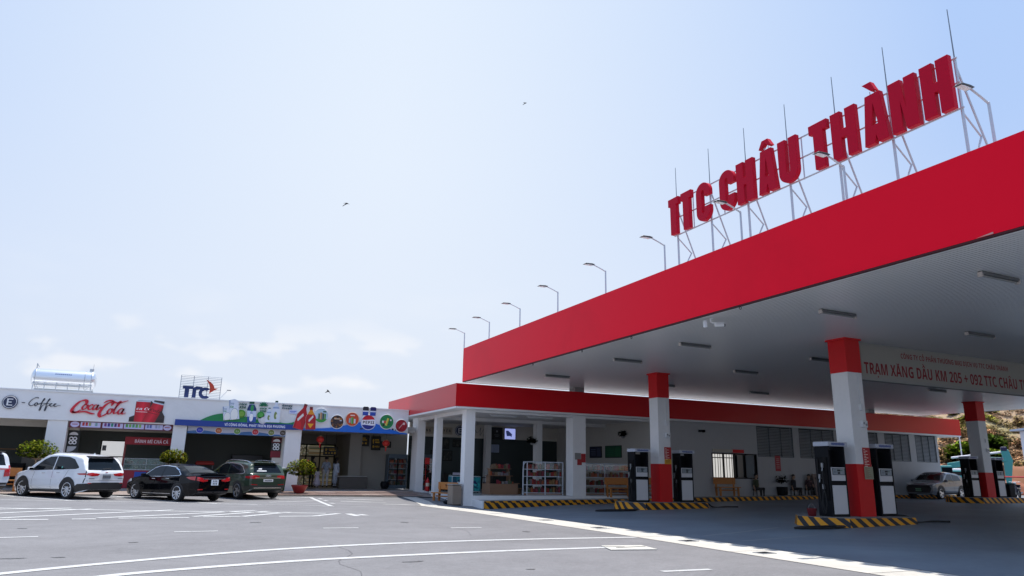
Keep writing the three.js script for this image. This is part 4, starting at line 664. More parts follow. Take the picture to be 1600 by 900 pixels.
{ // menu strips under the parapet
  board('menu_strip', 'lit dark red menu strip with drink pictures under the parapet of the second bay', 'sign', [[0, 0], [4.28, 0], [4.28, .3], [0, .3]], .06, -4.28, 2.9, SZ - .2, (g, W, H) => {
    g.fillStyle = '#5c0c22'; g.fillRect(0, 0, W, H); const cir = (x) => { g.fillStyle = '#c9c4e8'; g.beginPath(); g.ellipse(x, H / 2, 42, 36, 0, 0, 7); g.fill(); g.fillStyle = '#a0303c'; g.fillRect(x - 26, H / 2 - 6, 52, 9); }; cir(56); cir(W - 56);
    const p = [[110, 190], [320, 200], [530, 200], [742, 180]]; const cs = [['#b0202c', '#b0202c', '#98a060', '#d8d8ec', '#7fa8b0'], ['#7a3a80', '#3c2c90', '#2c8a7a', '#4a2c70', '#a03050'], ['#4c9a4c', '#6fb04c', '#4c9a6c', '#5aa04c', '#88b85c'], ['#6f7fb0', '#4f68b0', '#c8ccec', '#8fa0c0', '#a8b8d0']];
    p.forEach(([x, w], i) => { g.fillStyle = '#c3c3ea'; g.fillRect(x, 10, w, H - 20); cs[i].forEach((c, k) => { g.fillStyle = c; g.fillRect(x + 16 + k * (w - 36) / 5, 14, (w - 40) / 7, H * .5); }); });
  }, 1024, 84, mat([.2, .12, .1], .5));
  board('menu_strip', 'pale strip with coloured round food pictures under the blue slogan board', 'sign', [[0, 0], [4.6, 0], [4.6, .34], [0, .34]], .06, .66, 2.84, SZ - .2, (g, W, H) => {
    g.fillStyle = '#b9bccb'; g.fillRect(0, 0, W, H); g.fillStyle = '#3c6aa0'; g.beginPath(); g.moveTo(0, H); for (let x = 0; x <= W; x += 20) g.lineTo(x, H * .72 - 14 * Math.sin(x * .012) - x * .012); g.lineTo(W, H); g.fill();
    [['#2a3cc0', 120], ['#c06a3c', 310], ['#6f9a4c', 500], ['#c02a3c', 690], ['#7a8a4c', 860], ['#4a403c', 985]].forEach(([c, x]) => { g.fillStyle = '#dfe0e6'; g.beginPath(); g.arc(x, 42, 37, 0, 7); g.fill(); g.fillStyle = c; g.beginPath(); g.arc(x, 42, 33, 0, 7); g.fill(); g.fillStyle = 'rgba(255,255,255,.4)'; g.fillRect(x - 14, 30, 12, 20); g.fillRect(x + 4, 36, 12, 14); });
  }, 1024, 84, mat([.2, .2, .2], .5));
}
// ================= cars =================
const curve = (pts) => (x) => { if (x <= pts[0][0]) return pts[0][1]; for (let i = 1; i < pts.length; i++) if (x <= pts[i][0]) { const a = pts[i - 1], b = pts[i], t = (x - a[0]) / (b[0] - a[0]); const s = t * t * (3 - 2 * t); return lerp(a[1], b[1], t * .55 + s * .45); } return pts.at(-1)[1]; };
const wheelKinds = {};
function wheelGeos(r, w, style) {
  const key = r + style; if (wheelKinds[key]) return wheelKinds[key];
  const prof = [[r * .74, -w / 2], [r * .9, -w / 2], [r * .975, -w / 2 + .018], [r, -w / 2 + .05], [r, w / 2 - .05], [r * .975, w / 2 - .018], [r * .9, w / 2], [r * .74, w / 2 - .006]].map((p) => new THREE.Vector2(...p));
  const tyre = new THREE.LatheGeometry(prof, 40).rotateX(Math.PI / 2);
  const R = r * .74, z = w / 2, n = style === 'five' ? 5 : 10, rim = [new THREE.TorusGeometry(R * .97, .014, 8, 40).translate(0, 0, z - .012), new THREE.CylinderGeometry(R * .2, R * .22, .03, 20).rotateX(Math.PI / 2).translate(0, 0, z - .02)];
  for (let i = 0; i < n; i++) { const a = i / n * Math.PI * 2, hw = style === 'five' ? .045 : .021; const s = extr(shp([[R * .15, -hw * .8], [R * .97, -hw * 1.25], [R * .97, hw * 1.25], [R * .15, hw * .8]]), .024, 0, 0, z - .036, .004).rotateZ(a); rim.push(s); if (style === 'five') rim.push(extr(shp([[R * .4, -.014], [R * .95, .07], [R * .95, .095], [R * .4, .014]]), .016, 0, 0, z - .034, .003).rotateZ(a)); }
  const back = new THREE.CylinderGeometry(R * .98, R * .98, w * .6, 32).rotateX(Math.PI / 2).translate(0, 0, -.02);
  return wheelKinds[key] = { tyre, rim: mergeGeometries(rim.map(flat)), back };
}
const CM = {
  glass: phys([.006, .009, .012], .05, 0, { specularIntensity: .55 }),
  trim: mat([.018, .018, .02], .55), chrome: mat([.75, .76, .78], .18, 1), rim: mat([.8, .81, .83], .3, .6), rimDark: mat([.28, .29, .3], .3, .7),
  lampRed: phys([.42, .008, .012], .15, 0, { clearcoat: 1 }), lampClear: phys([.7, .72, .75], .12, 0, { clearcoat: 1 }), plate: mat([.75, .76, .78], .5), plateBlue: mat([.55, .66, .72], .5), ink: mat([.03, .03, .04], .6), seam: mat([.02, .02, .022], .8),
};
function car(name, label, cfg, [x, z], deg) {
  const { L, W, H, bodyMat } = cfg, top = curve(cfg.top), bot = curve(cfg.bot), belt = curve(cfg.belt), plan = curve(cfg.plan);
  const root = thing(name, label, cfg.category ?? 'car', [x, gy(x, z), z], THREE.MathUtils.degToRad(deg)); root.scale.setScalar(cfg.s ?? 1);
  const half = (px, py) => {
    const yt = top(px), yb = bot(px), hb = Math.min(belt(px), yt); if (py > yt) return -1;
    let w = plan(px);
    if (py < hb) { const s = (py - yb) / (hb - yb); w *= .915 + .085 * sm(s, 0, .35) - .03 * sm(s, .62, 1) + .006 * Math.cos((s - .62) * 26) * (1 - sm(Math.abs(s - .62), 0, .12)); }
    else { const s = (py - hb) / (H - hb); w *= .97 - cfg.tumble * s - .02 * s * s; }
    const r = py > hb ? .13 : .1, t = (yt - py) / Math.min(r, (yt - yb) * .45); if (t < 1) w *= Math.pow(1 - Math.pow(1 - t, 2.6), 1 / 2.6);
    return w;
  };
  // body surface
  const xs = []; const n = 120; for (let i = 0; i <= n; i++) { const t = i / n; xs.push(-L / 2 + L * (t - .055 * Math.sin(2 * Math.PI * t) * 1.6)); }
  const vs = []; for (let i = 0; i <= 46; i++) { const t = i / 46; vs.push(1 - Math.pow(1 - t, 1.7)); }
  const pos = [], idx = [], nv = vs.length;
  for (const px of xs) for (const s of [1, -1]) for (const v of vs) { const yb = bot(px), y = lerp(yb, top(px), v); pos.push(px, y, s * Math.max(0, half(px, Math.min(y, top(px) - 1e-5)) * (v === 1 ? 0 : 1))); }
  for (let i = 0; i < xs.length - 1; i++) for (let s = 0; s < 2; s++) for (let k = 0; k < nv - 1; k++) { const a = (i * 2 + s) * nv + k, b = a + 1, c = a + 2 * nv, d = c + 1; if (s === 0) idx.push(a, c, b, b, c, d); else idx.push(a, b, c, b, d, c); }
  for (const [i, o] of [[0, 1], [xs.length - 1, 0]]) { const st = pos.length / 3; for (const s of [0, 1]) for (let k = 0; k < nv; k++) { const q = ((i * 2 + s) * nv + k) * 3; pos.push(pos[q], pos[q + 1], pos[q + 2]); } for (let k = 0; k < nv - 1; k++) { const a = st + k, b = a + 1, c = st + nv + k, d = c + 1; if (o) idx.push(a, b, c, b, d, c); else idx.push(a, c, b, b, c, d); } }
    const g = new THREE.BufferGeometry(); g.setAttribute('position', new THREE.Float32BufferAttribute(pos, 3)); g.setAttribute('uv', new THREE.Float32BufferAttribute(new Float32Array(pos.length / 3 * 2), 2)); g.setIndex(idx); g.computeVertexNormals();
  const body = obj('body', g, bodyMat, root);
  { const up = [], ui = []; for (const px of xs) for (const s of [1, -1]) up.push(px, bot(px) + .015, s * Math.max(0, half(px, bot(px)) - .004)); for (let i = 0; i < xs.length - 1; i++) { const a = i * 2; ui.push(a, a + 1, a + 2, a + 1, a + 3, a + 2); } const u = new THREE.BufferGeometry(); u.setAttribute('position', new THREE.Float32BufferAttribute(up, 3)); u.setAttribute('uv', new THREE.Float32BufferAttribute(new Float32Array(up.length / 3 * 2), 2)); u.setIndex(ui); u.computeVertexNormals(); obj('underbody', u, CM.trim, root); }
  // patches laid on the surface
  const split = (tris, max) => { const out = []; const st = [...tris]; while (st.length) { const t = st.pop(), d = [0, 1, 2].map((k) => Math.hypot(t[k][0] - t[(k + 1) % 3][0], t[k][1] - t[(k + 1) % 3][1])), m = d.indexOf(Math.max(...d)); if (d[m] > max) { const a = t[m], b = t[(m + 1) % 3], c = t[(m + 2) % 3], h = [(a[0] + b[0]) / 2, (a[1] + b[1]) / 2]; st.push([a, h, c], [h, b, c]); } else out.push(t); } return out; };
  const tri = (poly, max) => { const sh = shp(poly), q = new THREE.ShapeGeometry(sh, 6), p = q.attributes.position, out = []; for (let i = 0; i < q.index.count; i += 3) out.push([0, 1, 2].map((k) => { const v = q.index.getX(i + k); return [p.getX(v), p.getY(v)]; })); return split(out, max); };
  const make = (tris, f) => { const ps = []; for (const t of tris) for (const v of t) ps.push(...f(v)); const q = new THREE.BufferGeometry(); q.setAttribute('position', new THREE.Float32BufferAttribute(ps, 3)); q.setAttribute('uv', new THREE.Float32BufferAttribute(new Float32Array(ps.length / 3 * 2), 2)); q.computeVertexNormals(); return q; };
  const side = (poly, s, off = .004, max = .09) => make(tri(poly, max), ([px, py]) => [px, py, s * (Math.max(0, half(px, Math.min(py, top(px) - .002))) + off)]);
  const endX = (pz, py, dir) => { let a = dir * (L / 2), step = -dir * .02, px = a; for (let i = 0; i < 260; i++, px += step) { if (py > bot(px) - .001 && half(px, py) >= Math.abs(pz)) { let lo = px - step, hi = px; if (i === 0) return px; for (let k = 0; k < 12; k++) { const m = (lo + hi) / 2; if (half(m, py) >= Math.abs(pz)) hi = m; else lo = m; } return hi; } } return dir * L / 2 * .8; };
  const end = (poly, dir, off = .005, max = .07) => make(tri(poly, max), ([pz, py]) => [endX(pz, py, dir) + dir * off, py, pz]);
  const topY = (px, pz) => { let lo = belt(px) - .2, hi = top(px); for (let k = 0; k < 18; k++) { const m = (lo + hi) / 2; if (half(px, m) >= Math.abs(pz)) lo = m; else hi = m; } return lo; };
  const roofPatch = (poly, off = .007, max = .06) => make(tri(poly, max), ([px, pz]) => [px, topY(px, pz) + off, pz]);
  const both = (poly, off, max) => [side(poly, 1, off, max), side(poly, -1, off, max)];
  const mir = (poly) => poly.map(([a, b]) => [-a, b]);
  const add = (nm, gs, m, par = root) => obj(nm, gs, m, par);
  const K = { roofPatch, side, end, both, mir, add, half, top, endX, root, body };
  // wheels and arches
  const [xr, xf] = cfg.axles, r = cfg.wheel, ring = (cx, r0, r1, a0 = -.25, a1 = Math.PI + .25) => { const o = []; for (let i = 0; i <= 22; i++) { const a = lerp(a0, a1, i / 22); o.push([cx + r1 * Math.cos(a), r + r1 * Math.sin(a)]); } for (let i = 22; i >= 0; i--) { const a = lerp(a0, a1, i / 22); o.push([cx + r0 * Math.cos(a), r + r0 * Math.sin(a)]); } return o; };
  for (const cx of [xr, xf]) {
    const fill = []; for (let i = 0; i <= 24; i++) { const a = lerp(-.32, Math.PI + .32, i / 24); fill.push([cx + (r + .055) * Math.cos(a), Math.max(bot(cx) + .005, r + (r + .055) * Math.sin(a))]); }
    add('wheel_arch', [...both(fill, .003, .08), ...(cfg.clad ? both(ring(cx, r + .05, r + .125).map(([a, b]) => [a, Math.max(b, bot(cx) + .01)]), .012, .07) : [])], CM.trim);
  }
  const wg = wheelGeos(r, .22, cfg.rimStyle);
  for (const cx of [xr, xf]) for (const s of [1, -1]) {
    const w = obj('wheel', wg.tyre, M.rubber, root); w.position.set(cx, r, s * (plan(cx) - .105)); if (s < 0) w.rotation.y = Math.PI; w.rotation.z = cx;
    obj('rim', wg.rim, cfg.rimMat ?? CM.rim, w); obj('brake', wg.back, CM.trim, w);
  }
  if (cfg.clad) add('sill_cladding', both([[xr + r + .1, bot(0) + .01], [xf - r - .1, bot(0) + .01], [xf - r - .08, bot(0) + .1], [xr + r + .08, bot(0) + .12]], .01, .2), CM.trim);
  for (const s of [1, -1]) { // mirrors
    const mx = cfg.mirror[0], my = cfg.mirror[1], w = half(mx, my); const m = obj('mirror', [rbox(.12, .13, .2, mx, my + .04, s * (w + .11), .04, 3), rbox(.05, .04, .12, mx, my - .01, s * (w + .02), .01)], cfg.mirrorMat ?? bodyMat, root); obj('mirror_glass', rbox(.01, .1, .16, mx - .062, my + .04, s * (w + .11), .004), CM.glass, m);
  }
  cfg.detail(K); return root;
}
const seamLine = (K, pts, w = .012) => pts.flatMap((_, i) => i ? (() => { const a = pts[i - 1], b = pts[i], l = Math.hypot(b[0] - a[0], b[1] - a[1]), nx = -(b[1] - a[1]) / l * w / 2, ny = (b[0] - a[0]) / l * w / 2; return K.both([[a[0] + nx, a[1] + ny], [b[0] + nx, b[1] + ny], [b[0] - nx, b[1] - ny], [a[0] - nx, a[1] - ny]], .0025, .12); })() : []);
const plateOn = (K, py, w, h, off, m, dir = -1) => { const px = K.endX(0, py, dir) + dir * off; const p = K.add('number_plate', rbox(.012, h, w, px, py, 0, .004), m ?? CM.plate); K.add('plate_digits', [...Array(h > .2 ? 6 : 7)].map((_, i) => h > .2 ? box(.004, h * .3, .03, px + dir * .008, py + (i < 3 ? .24 : -.2) * h, (i % 3 - 1) * .07) : box(.004, h * .55, .03, px + dir * .008, py, (i - 3) * .052)), CM.ink, p); };
const paintM = (c, x = {}) => phys(c, .35, x.metal ?? 0, { clearcoat: 1, clearcoatRoughness: .04, specularIntensity: x.spec ?? .3 });

car('parked_car', 'white people carrier with black roof spoiler parked left of the black saloon', {
  category: 'car', s: .955, L: 4.75, W: 1.85, H: 1.79, bodyMat: paintM([.74, .76, .79]), tumble: .17, wheel: .36, axles: [-1.4, 1.45], clad: true, rimStyle: 'multi', mirror: [.95, 1.08],
  top: [[-2.375, .98], [-2.35, 1.07], [-2.27, 1.18], [-2.08, 1.45], [-1.94, 1.62], [-1.8, 1.675], [-1.4, 1.735], [-.6, 1.785], [0, 1.79], [.35, 1.73], [.8, 1.5], [1.3, 1.19], [1.45, 1.13], [1.8, 1.07], [2.1, 1.0], [2.28, .88], [2.375, .7]],
  bot: [[-2.375, .36], [-2.2, .3], [-1.9, .24], [2.1, .22], [2.375, .3]], belt: [[-2.4, 1.12], [-1.2, 1.1], [.9, 1.03], [2.4, .9]], plan: [[-2.375, .74], [-2.3, .83], [-2.1, .9], [-1.5, .92], [1.3, .92], [1.9, .88], [2.2, .78], [2.375, .55]],
  detail: (K) => {
    K.add('side_window', K.both([[-1.72, 1.15], [-1.88, 1.19], [-1.84, 1.25], [-1.45, 1.53], [-1.1, 1.61], [-.38, 1.635], [-.38, 1.1]], .004), CM.glass); K.add('side_window', K.both([[-.32, 1.1], [-.32, 1.63], [.1, 1.61], [.42, 1.5], [.98, 1.12], [.92, 1.06]], .004), CM.glass);
    const rw = K.add('rear_window', K.end([[-.74, 1.12], [.74, 1.12], [.66, 1.42], [.56, 1.58], [-.56, 1.58], [-.66, 1.42]], -1), CM.glass); K.add('wiper', [rod([-2.34, 1.16, -.2], [-2.3, 1.2, .22], .012)], CM.trim, rw);
    K.add('roof_spoiler', [rbox(.34, .035, 1.16, -1.96, 1.645, 0, .015)], CM.trim); K.add('antenna', extr(shp([[0, 0], [.14, 0], [.02, .07]]), .02, -1.5, 1.72, -.01), K.body.material);
    K.add('windscreen', K.end([[-.72, 1.16], [.72, 1.16], [.6, 1.6], [-.6, 1.6]], 1), CM.glass);
    for (const s of [1, -1]) { const p = [[.28, .98], [.62, 1.02], [.83, 1.0], [.83, .93], [.6, .88], [.36, .9]]; const l = K.add('tail_lamp', [K.end(s > 0 ? p : K.mir(p), -1, .012), K.side([[-2.3, .93], [-2.3, 1.0], [-1.95, .99], [-1.85, .97], [-2.0, .93]], s, .01)], CM.lampRed); K.add('headlight', [K.side([[1.75, .9], [2.2, .78], [2.2, .88], [1.8, .99]], s, .008)], CM.lampClear); }
    K.add('rear_bumper', [K.end([[-.76, .365], [.76, .365], [.83, .58], [.55, .64], [-.55, .64], [-.82, .58]], -1, .02), ...K.both([[-2.372, .37], [-1.85, .26], [-1.82, .48], [-1.98, .58], [-2.372, .61]], .014)], CM.trim);
    K.add('reflector', [K.end([[.62, .6], [.76, .6], [.76, .63], [.62, .63]], -1, .03), K.end([[-.76, .6], [-.62, .6], [-.62, .63], [-.76, .63]], -1, .03)], CM.lampRed);
    plateOn(K, .86, .33, .2, .03, mat([.3, .33, .37], .5)); K.add('plate_recess', K.end([[-.3, .73], [.3, .73], [.26, .98], [-.26, .98]], -1, .004), mat([.6, .62, .66], .4)); K.add('emblem', K.end([[-.05, 1.02], [.05, 1.02], [.06, 1.05], [-.06, 1.05]], -1, .014), CM.chrome);
    K.add('model_badge', [K.end([[-.74, .78], [-.5, .78], [-.5, .8], [-.74, .8]], -1, .01), K.end([[.52, .78], [.74, .78], [.74, .8], [.52, .8]], -1, .01)], CM.trim);
    K.add('door_handle', [[-.72, 1.0], [.2, .98]].flatMap(([hx, hy]) => [1, -1].map((s) => rbox(.2, .03, .04, hx, hy, s * (K.half(hx, hy) + .012), .012))), CM.chrome);
    K.add('door_seam', [...seamLine(K, [[-.36, 1.1], [-.36, .36]]), ...seamLine(K, [[.78, 1.04], [.86, .7], [.84, .36]]), ...seamLine(K, [[-1.3, 1.1], [-1.14, .8], [-1.02, .6]]), ...seamLine(K, [[.8, .36], [-1.0, .36]])], CM.seam);
    K.add('tailgate_seam', [K.end([[-.86, .62], [-.845, .62], [-.8, 1.1], [-.815, 1.1]], -1, .003), K.end([[.845, .62], [.86, .62], [.815, 1.1], [.8, 1.1]], -1, .003), K.end([[-.8, .705], [.8, .705], [.8, .715], [-.8, .715]], -1, .003)], CM.seam);
    K.add('front_grille', K.end([[-.5, .4], [.5, .4], [.6, .7], [-.6, .7]], 1, .01), CM.trim); K.add('window_sticker', K.side([[-.92, 1.18], [-.84, 1.16], [-.82, 1.24], [-.9, 1.25]], -1, .008), mat([.1, .35, .28], .5));
  },
}, [-3.54, -33.9], 130);
const chromeLine = (K, pts, w = .02) => seamLine(K, pts, w);
car('parked_car', 'black saloon car with bright multi-spoke wheels, between the white carrier and the dark green car', {
  L: 4.9, W: 1.82, H: 1.45, s: .975, bodyMat: phys([.003, .0035, .005], .4, 0, { clearcoat: .5, clearcoatRoughness: .03, specularIntensity: 0 }), tumble: .22, wheel: .335, axles: [-1.42, 1.4], rimStyle: 'multi', mirror: [.78, .93],
  top: [[-2.45, .84], [-2.42, .98], [-2.34, 1.05], [-2.0, 1.085], [-1.75, 1.09], [-1.35, 1.24], [-.95, 1.37], [-.6, 1.43], [-.1, 1.45], [.3, 1.41], [.7, 1.25], [1.15, 1.02], [1.3, .975], [1.8, .91], [2.15, .82], [2.36, .68], [2.45, .54]],
  bot: [[-2.45, .36], [-2.2, .26], [-1.8, .2], [2.1, .18], [2.45, .26]], belt: [[-2.5, 1.02], [-1.4, .97], [.8, .9], [2.5, .8]], plan: [[-2.45, .68], [-2.36, .79], [-2.1, .86], [-1.4, .91], [1.2, .91], [1.9, .86], [2.25, .74], [2.45, .5]],
  detail: (K) => {
    K.add('side_window', K.both([[-1.38, 1.0], [-1.44, 1.03], [-1.2, 1.17], [-.86, 1.29], [-.32, 1.335], [-.32, .95]], .004), CM.glass); K.add('side_window', K.both([[-.27, .95], [-.27, 1.335], [.1, 1.32], [.4, 1.23], [.86, .96], [.8, .92]], .004), CM.glass);
    K.add('window_chrome', [...chromeLine(K, [[.9, .96], [.42, 1.255], [.1, 1.345], [-.34, 1.36], [-.88, 1.315], [-1.24, 1.185], [-1.5, 1.03], [-1.4, .985]], .026), ...chromeLine(K, [[.9, .93], [-.3, .935], [-1.4, .985]], .016)], CM.chrome);
    K.add('rear_window', K.roofPatch([[-1.68, -.6], [-1.68, .6], [-1.0, .46], [-1.0, -.46]]), CM.glass); K.add('windscreen', K.roofPatch([[1.2, -.66], [1.2, .66], [.42, .52], [.42, -.52]]), CM.glass);
    for (const s of [1, -1]) { const p = [[.3, .86], [.78, .96], [.8, .82], [.5, .76], [.32, .79]]; K.add('tail_lamp', [K.end(s > 0 ? p : K.mir(p), -1, .01), K.side([[-2.34, .82], [-2.34, .97], [-2.0, .95], [-1.86, .92], [-2.1, .85]], s, .008)], CM.lampRed); K.add('headlight', K.side([[1.75, .72], [2.2, .6], [2.2, .7], [1.8, .82]], s, .008), CM.lampClear); }
    K.add('boot_trim', K.end([[-.52, .86], [.52, .86], [.52, .895], [-.52, .895]], -1, .016), CM.chrome); plateOn(K, .74, .33, .22, .03, mat([.62, .7, .78], .5)); K.add('boot_lip', [rbox(.1, .025, 1.2, -2.36, 1.06, 0, .012)], K.body.material); K.add('reflector', [K.end([[.5, .46], [.7, .46], [.7, .5], [.5, .5]], -1, .01), K.end([[-.7, .46], [-.5, .46], [-.5, .5], [-.7, .5]], -1, .01)], CM.lampRed);
    K.add('antenna', extr(shp([[0, 0], [.12, 0], [.02, .06]]), .02, -.95, 1.36, -.01), K.body.material); K.add('door_handle', [[-.72, .86], [.2, .84]].flatMap(([hx, hy]) => [1, -1].map((s) => rbox(.2, .028, .036, hx, hy, s * (K.half(hx, hy) + .01), .012))), CM.chrome);
    K.add('door_seam', [...seamLine(K, [[-.3, .95], [-.3, .3]]), ...seamLine(K, [[.72, .92], [.8, .6], [.78, .3]]), ...seamLine(K, [[-1.15, .96], [-1.08, .7], [-1.0, .5]])], mat([.001, .001, .001], .9)); K.add('sill_trim', K.both([[-.95, .27], [.9, .26], [.9, .285], [-.95, .295]], .006, .3), CM.chrome); K.add('rear_valance', K.end([[-.7, .3], [.7, .3], [.66, .4], [-.66, .4]], -1, .006), CM.trim);
  },
}, [.4, -32.6], 123.5);
car('parked_car', 'dark green estate car with silver roof rails parked beside the wheelie bin', {
  L: 4.66, W: 1.89, H: 1.66, s: .95, bodyMat: paintM([.034, .055, .034], { spec: .25 }), tumble: .16, wheel: .365, axles: [-1.4, 1.42], rimStyle: 'five', rimMat: CM.rimDark, mirror: [.9, 1.06],
  top: [[-2.33, .98], [-2.31, 1.06], [-2.25, 1.14], [-2.1, 1.36], [-1.98, 1.52], [-1.85, 1.57], [-1.4, 1.62], [-.5, 1.66], [.1, 1.65], [.5, 1.56], [.9, 1.36], [1.3, 1.12], [1.45, 1.06], [1.9, 1.0], [2.15, .92], [2.29, .78], [2.33, .62]],
  bot: [[-2.33, .4], [-2.15, .32], [-1.8, .24], [2.0, .22], [2.33, .3]], belt: [[-2.4, 1.08], [-1.2, 1.05], [.9, 1.0], [2.4, .9]], plan: [[-2.33, .78], [-2.26, .86], [-2.0, .92], [-1.4, .945], [1.3, .945], [1.9, .9], [2.2, .78], [2.33, .6]],
  detail: (K) => {
    K.add('side_window', K.both([[-1.7, 1.11], [-1.78, 1.15], [-1.5, 1.36], [-1.2, 1.46], [-.4, 1.52], [-.4, 1.06]], .004), CM.glass); K.add('side_window', K.both([[-.34, 1.06], [-.34, 1.52], [.12, 1.5], [.4, 1.42], [.95, 1.08], [.9, 1.03]], .004), CM.glass);
    K.add('window_chrome', [...chromeLine(K, [[1.0, 1.07], [.42, 1.44], [.12, 1.525], [-.4, 1.545], [-1.22, 1.485], [-1.53, 1.38], [-1.84, 1.14], [-1.72, 1.09]], .026), ...chromeLine(K, [[.98, 1.03], [-.3, 1.045], [-1.72, 1.09]], .016)], CM.chrome);
    K.add('roof_rail', [1, -1].map((s) => tube([[-1.75, 1.545, s * .6], [-1.6, 1.61, s * .63], [-.8, 1.665, s * .66], [0, 1.665, s * .66], [.3, 1.61, s * .65], [.42, 1.55, s * .65]], .018, 24, 8)), CM.chrome);
    K.add('rear_window', K.end([[-.68, 1.13], [.68, 1.13], [.6, 1.36], [.54, 1.47], [-.54, 1.47], [-.6, 1.36]], -1), CM.glass); K.add('window_lettering', [K.end([[-.5, 1.19], [-.05, 1.19], [-.05, 1.23], [-.5, 1.23]], -1, .012), K.end([[-.42, 1.27], [-.26, 1.27], [-.24, 1.32], [-.4, 1.32]], -1, .012)], CM.plate); K.add('roof_spoiler', rbox(.26, .03, 1.16, -2.0, 1.56, 0, .014), K.body.material);
    K.add('windscreen', K.end([[-.74, 1.08], [.74, 1.08], [.58, 1.52], [-.58, 1.52]], 1), CM.glass); K.add('antenna', extr(shp([[0, 0], [.14, 0], [.02, .06]]), .02, -1.6, 1.6, -.01), K.body.material);
    for (const s of [1, -1]) { const p = [[.42, .99], [.6, 1.03], [.84, 1.0], [.84, .88], [.62, .87], [.44, .93]]; K.add('tail_lamp', [K.end(s > 0 ? p : K.mir(p), -1, .012), K.side([[-2.27, .88], [-2.27, 1.0], [-2.02, .98], [-1.95, .95], [-2.05, .9]], s, .01)], CM.lampRed); K.add('headlight', K.side([[1.75, .86], [2.15, .78], [2.15, .88], [1.8, .96]], s, .008), CM.lampClear); }
    K.add('tailgate_trim', K.end([[-.62, .9], [.62, .9], [.62, .92], [-.62, .92]], -1, .014), CM.chrome); K.add('emblem', [-.09, -.03, .03, .09].map((q) => new THREE.TorusGeometry(.035, .007, 6, 16).rotateY(Math.PI / 2).translate(K.endX(0, 1.0, -1) - .012, 1.0, q)), CM.chrome); plateOn(K, .8, .47, .11, .03, mat([.7, .71, .7], .5));
    K.add('rear_bumper', [K.end([[-.84, .42], [.84, .42], [.86, .6], [-.86, .6]], -1, .014), ...K.both([[-1.88, .3], [-2.26, .42], [-2.26, .58], [-1.88, .56]], .008)], mat([.016, .022, .018], .5)); K.add('diffuser_trim', [K.end([[-.7, .47], [.7, .47], [.64, .5], [-.64, .5]], -1, .03), K.end([[-.84, .36], [-.7, .47], [-.64, .5], [-.8, .4]], -1, .03), K.end([[.84, .36], [.7, .47], [.64, .5], [.8, .4]], -1, .03)], CM.chrome); K.add('reflector', [K.end([[.5, .6], [.8, .62], [.8, .65], [.5, .63]], -1, .02), K.end([[-.8, .62], [-.5, .6], [-.5, .63], [-.8, .65]], -1, .02)], CM.lampRed);
    K.add('door_handle', [[-.78, .95], [.16, .93]].flatMap(([hx, hy]) => [1, -1].map((s) => rbox(.2, .03, .04, hx, hy, s * (K.half(hx, hy) + .012), .012))), K.body.material); K.add('door_seam', [...seamLine(K, [[-.38, 1.05], [-.38, .34]]), ...seamLine(K, [[.74, 1.0], [.84, .66], [.8, .34]]), ...seamLine(K, [[-1.36, 1.08], [-1.18, .84], [-1.02, .6]])], CM.seam); K.add('fuel_flap', new THREE.TorusGeometry(.075, .004, 6, 20).translate(-1.72, .95, -K.half(-1.72, .95) - .003), CM.seam);
  },
}, [3.05, -34.5], 113);
car('parked_car', 'silver people carrier cut off by the left edge, only its tail in view', {
  L: 4.6, W: 1.78, H: 1.72, bodyMat: paintM([.6, .64, .7]), tumble: .16, wheel: .34, axles: [-1.35, 1.4], rimStyle: 'five', mirror: [.9, 1.08],
  top: [[-2.3, .95], [-2.28, 1.06], [-2.2, 1.2], [-2.05, 1.55], [-1.95, 1.64], [-1.4, 1.7], [-.4, 1.72], [.2, 1.7], [.6, 1.58], [1.3, 1.15], [1.5, 1.08], [2.0, .98], [2.22, .84], [2.3, .66]],
  bot: [[-2.3, .4], [-2.1, .3], [-1.8, .22], [2.0, .2], [2.3, .3]], belt: [[-2.4, 1.08], [2.4, .92]], plan: [[-2.3, .76], [-2.22, .82], [-2.0, .87], [1.3, .89], [1.9, .84], [2.2, .72], [2.3, .52]],
  detail: (K) => {
    K.add('rear_window', K.end([[-.62, 1.14], [.62, 1.14], [.56, 1.54], [-.56, 1.54]], -1), CM.glass); K.add('roof_spoiler', rbox(.28, .04, 1.1, -2.05, 1.63, 0, .016), CM.trim); K.add('side_window', K.both([[-1.7, 1.12], [-1.6, 1.5], [-.4, 1.58], [-.4, 1.08]], .004), CM.glass); K.add('side_window', K.both([[-.34, 1.08], [-.34, 1.58], [.3, 1.54], [1.0, 1.1]], .004), CM.glass); K.add('windscreen', K.end([[-.7, 1.12], [.7, 1.12], [.56, 1.56], [-.56, 1.56]], 1), CM.glass);
    for (const s of [1, -1]) { const p = [[.56, .72], [.8, .74], [.82, 1.14], [.72, 1.14], [.7, .98], [.56, .96]]; K.add('tail_lamp', [K.end(s > 0 ? p : K.mir(p), -1, .012), K.side([[-2.22, .74], [-2.2, 1.12], [-2.08, 1.14], [-2.05, .78]], s, .01)], CM.lampRed); K.add('lamp_lens', K.side([[-2.2, .86], [-2.2, 1.0], [-2.07, 1.0], [-2.07, .88]], s, .016), CM.lampClear); }
    K.add('red_trim', K.end([[-.7, .98], [.7, .98], [.7, 1.02], [-.7, 1.02]], -1, .012), CM.lampRed); K.add('rear_bumper', K.end([[-.76, .42], [.76, .42], [.78, .5], [-.78, .5]], -1, .014), CM.trim); plateOn(K, .8, .33, .2, .02); K.add('door_seam', [...seamLine(K, [[-.38, 1.08], [-.38, .32]]), ...seamLine(K, [[.8, 1.05], [.82, .32]])], CM.seam);
  },
}, [-7.45, -34.9], 128);
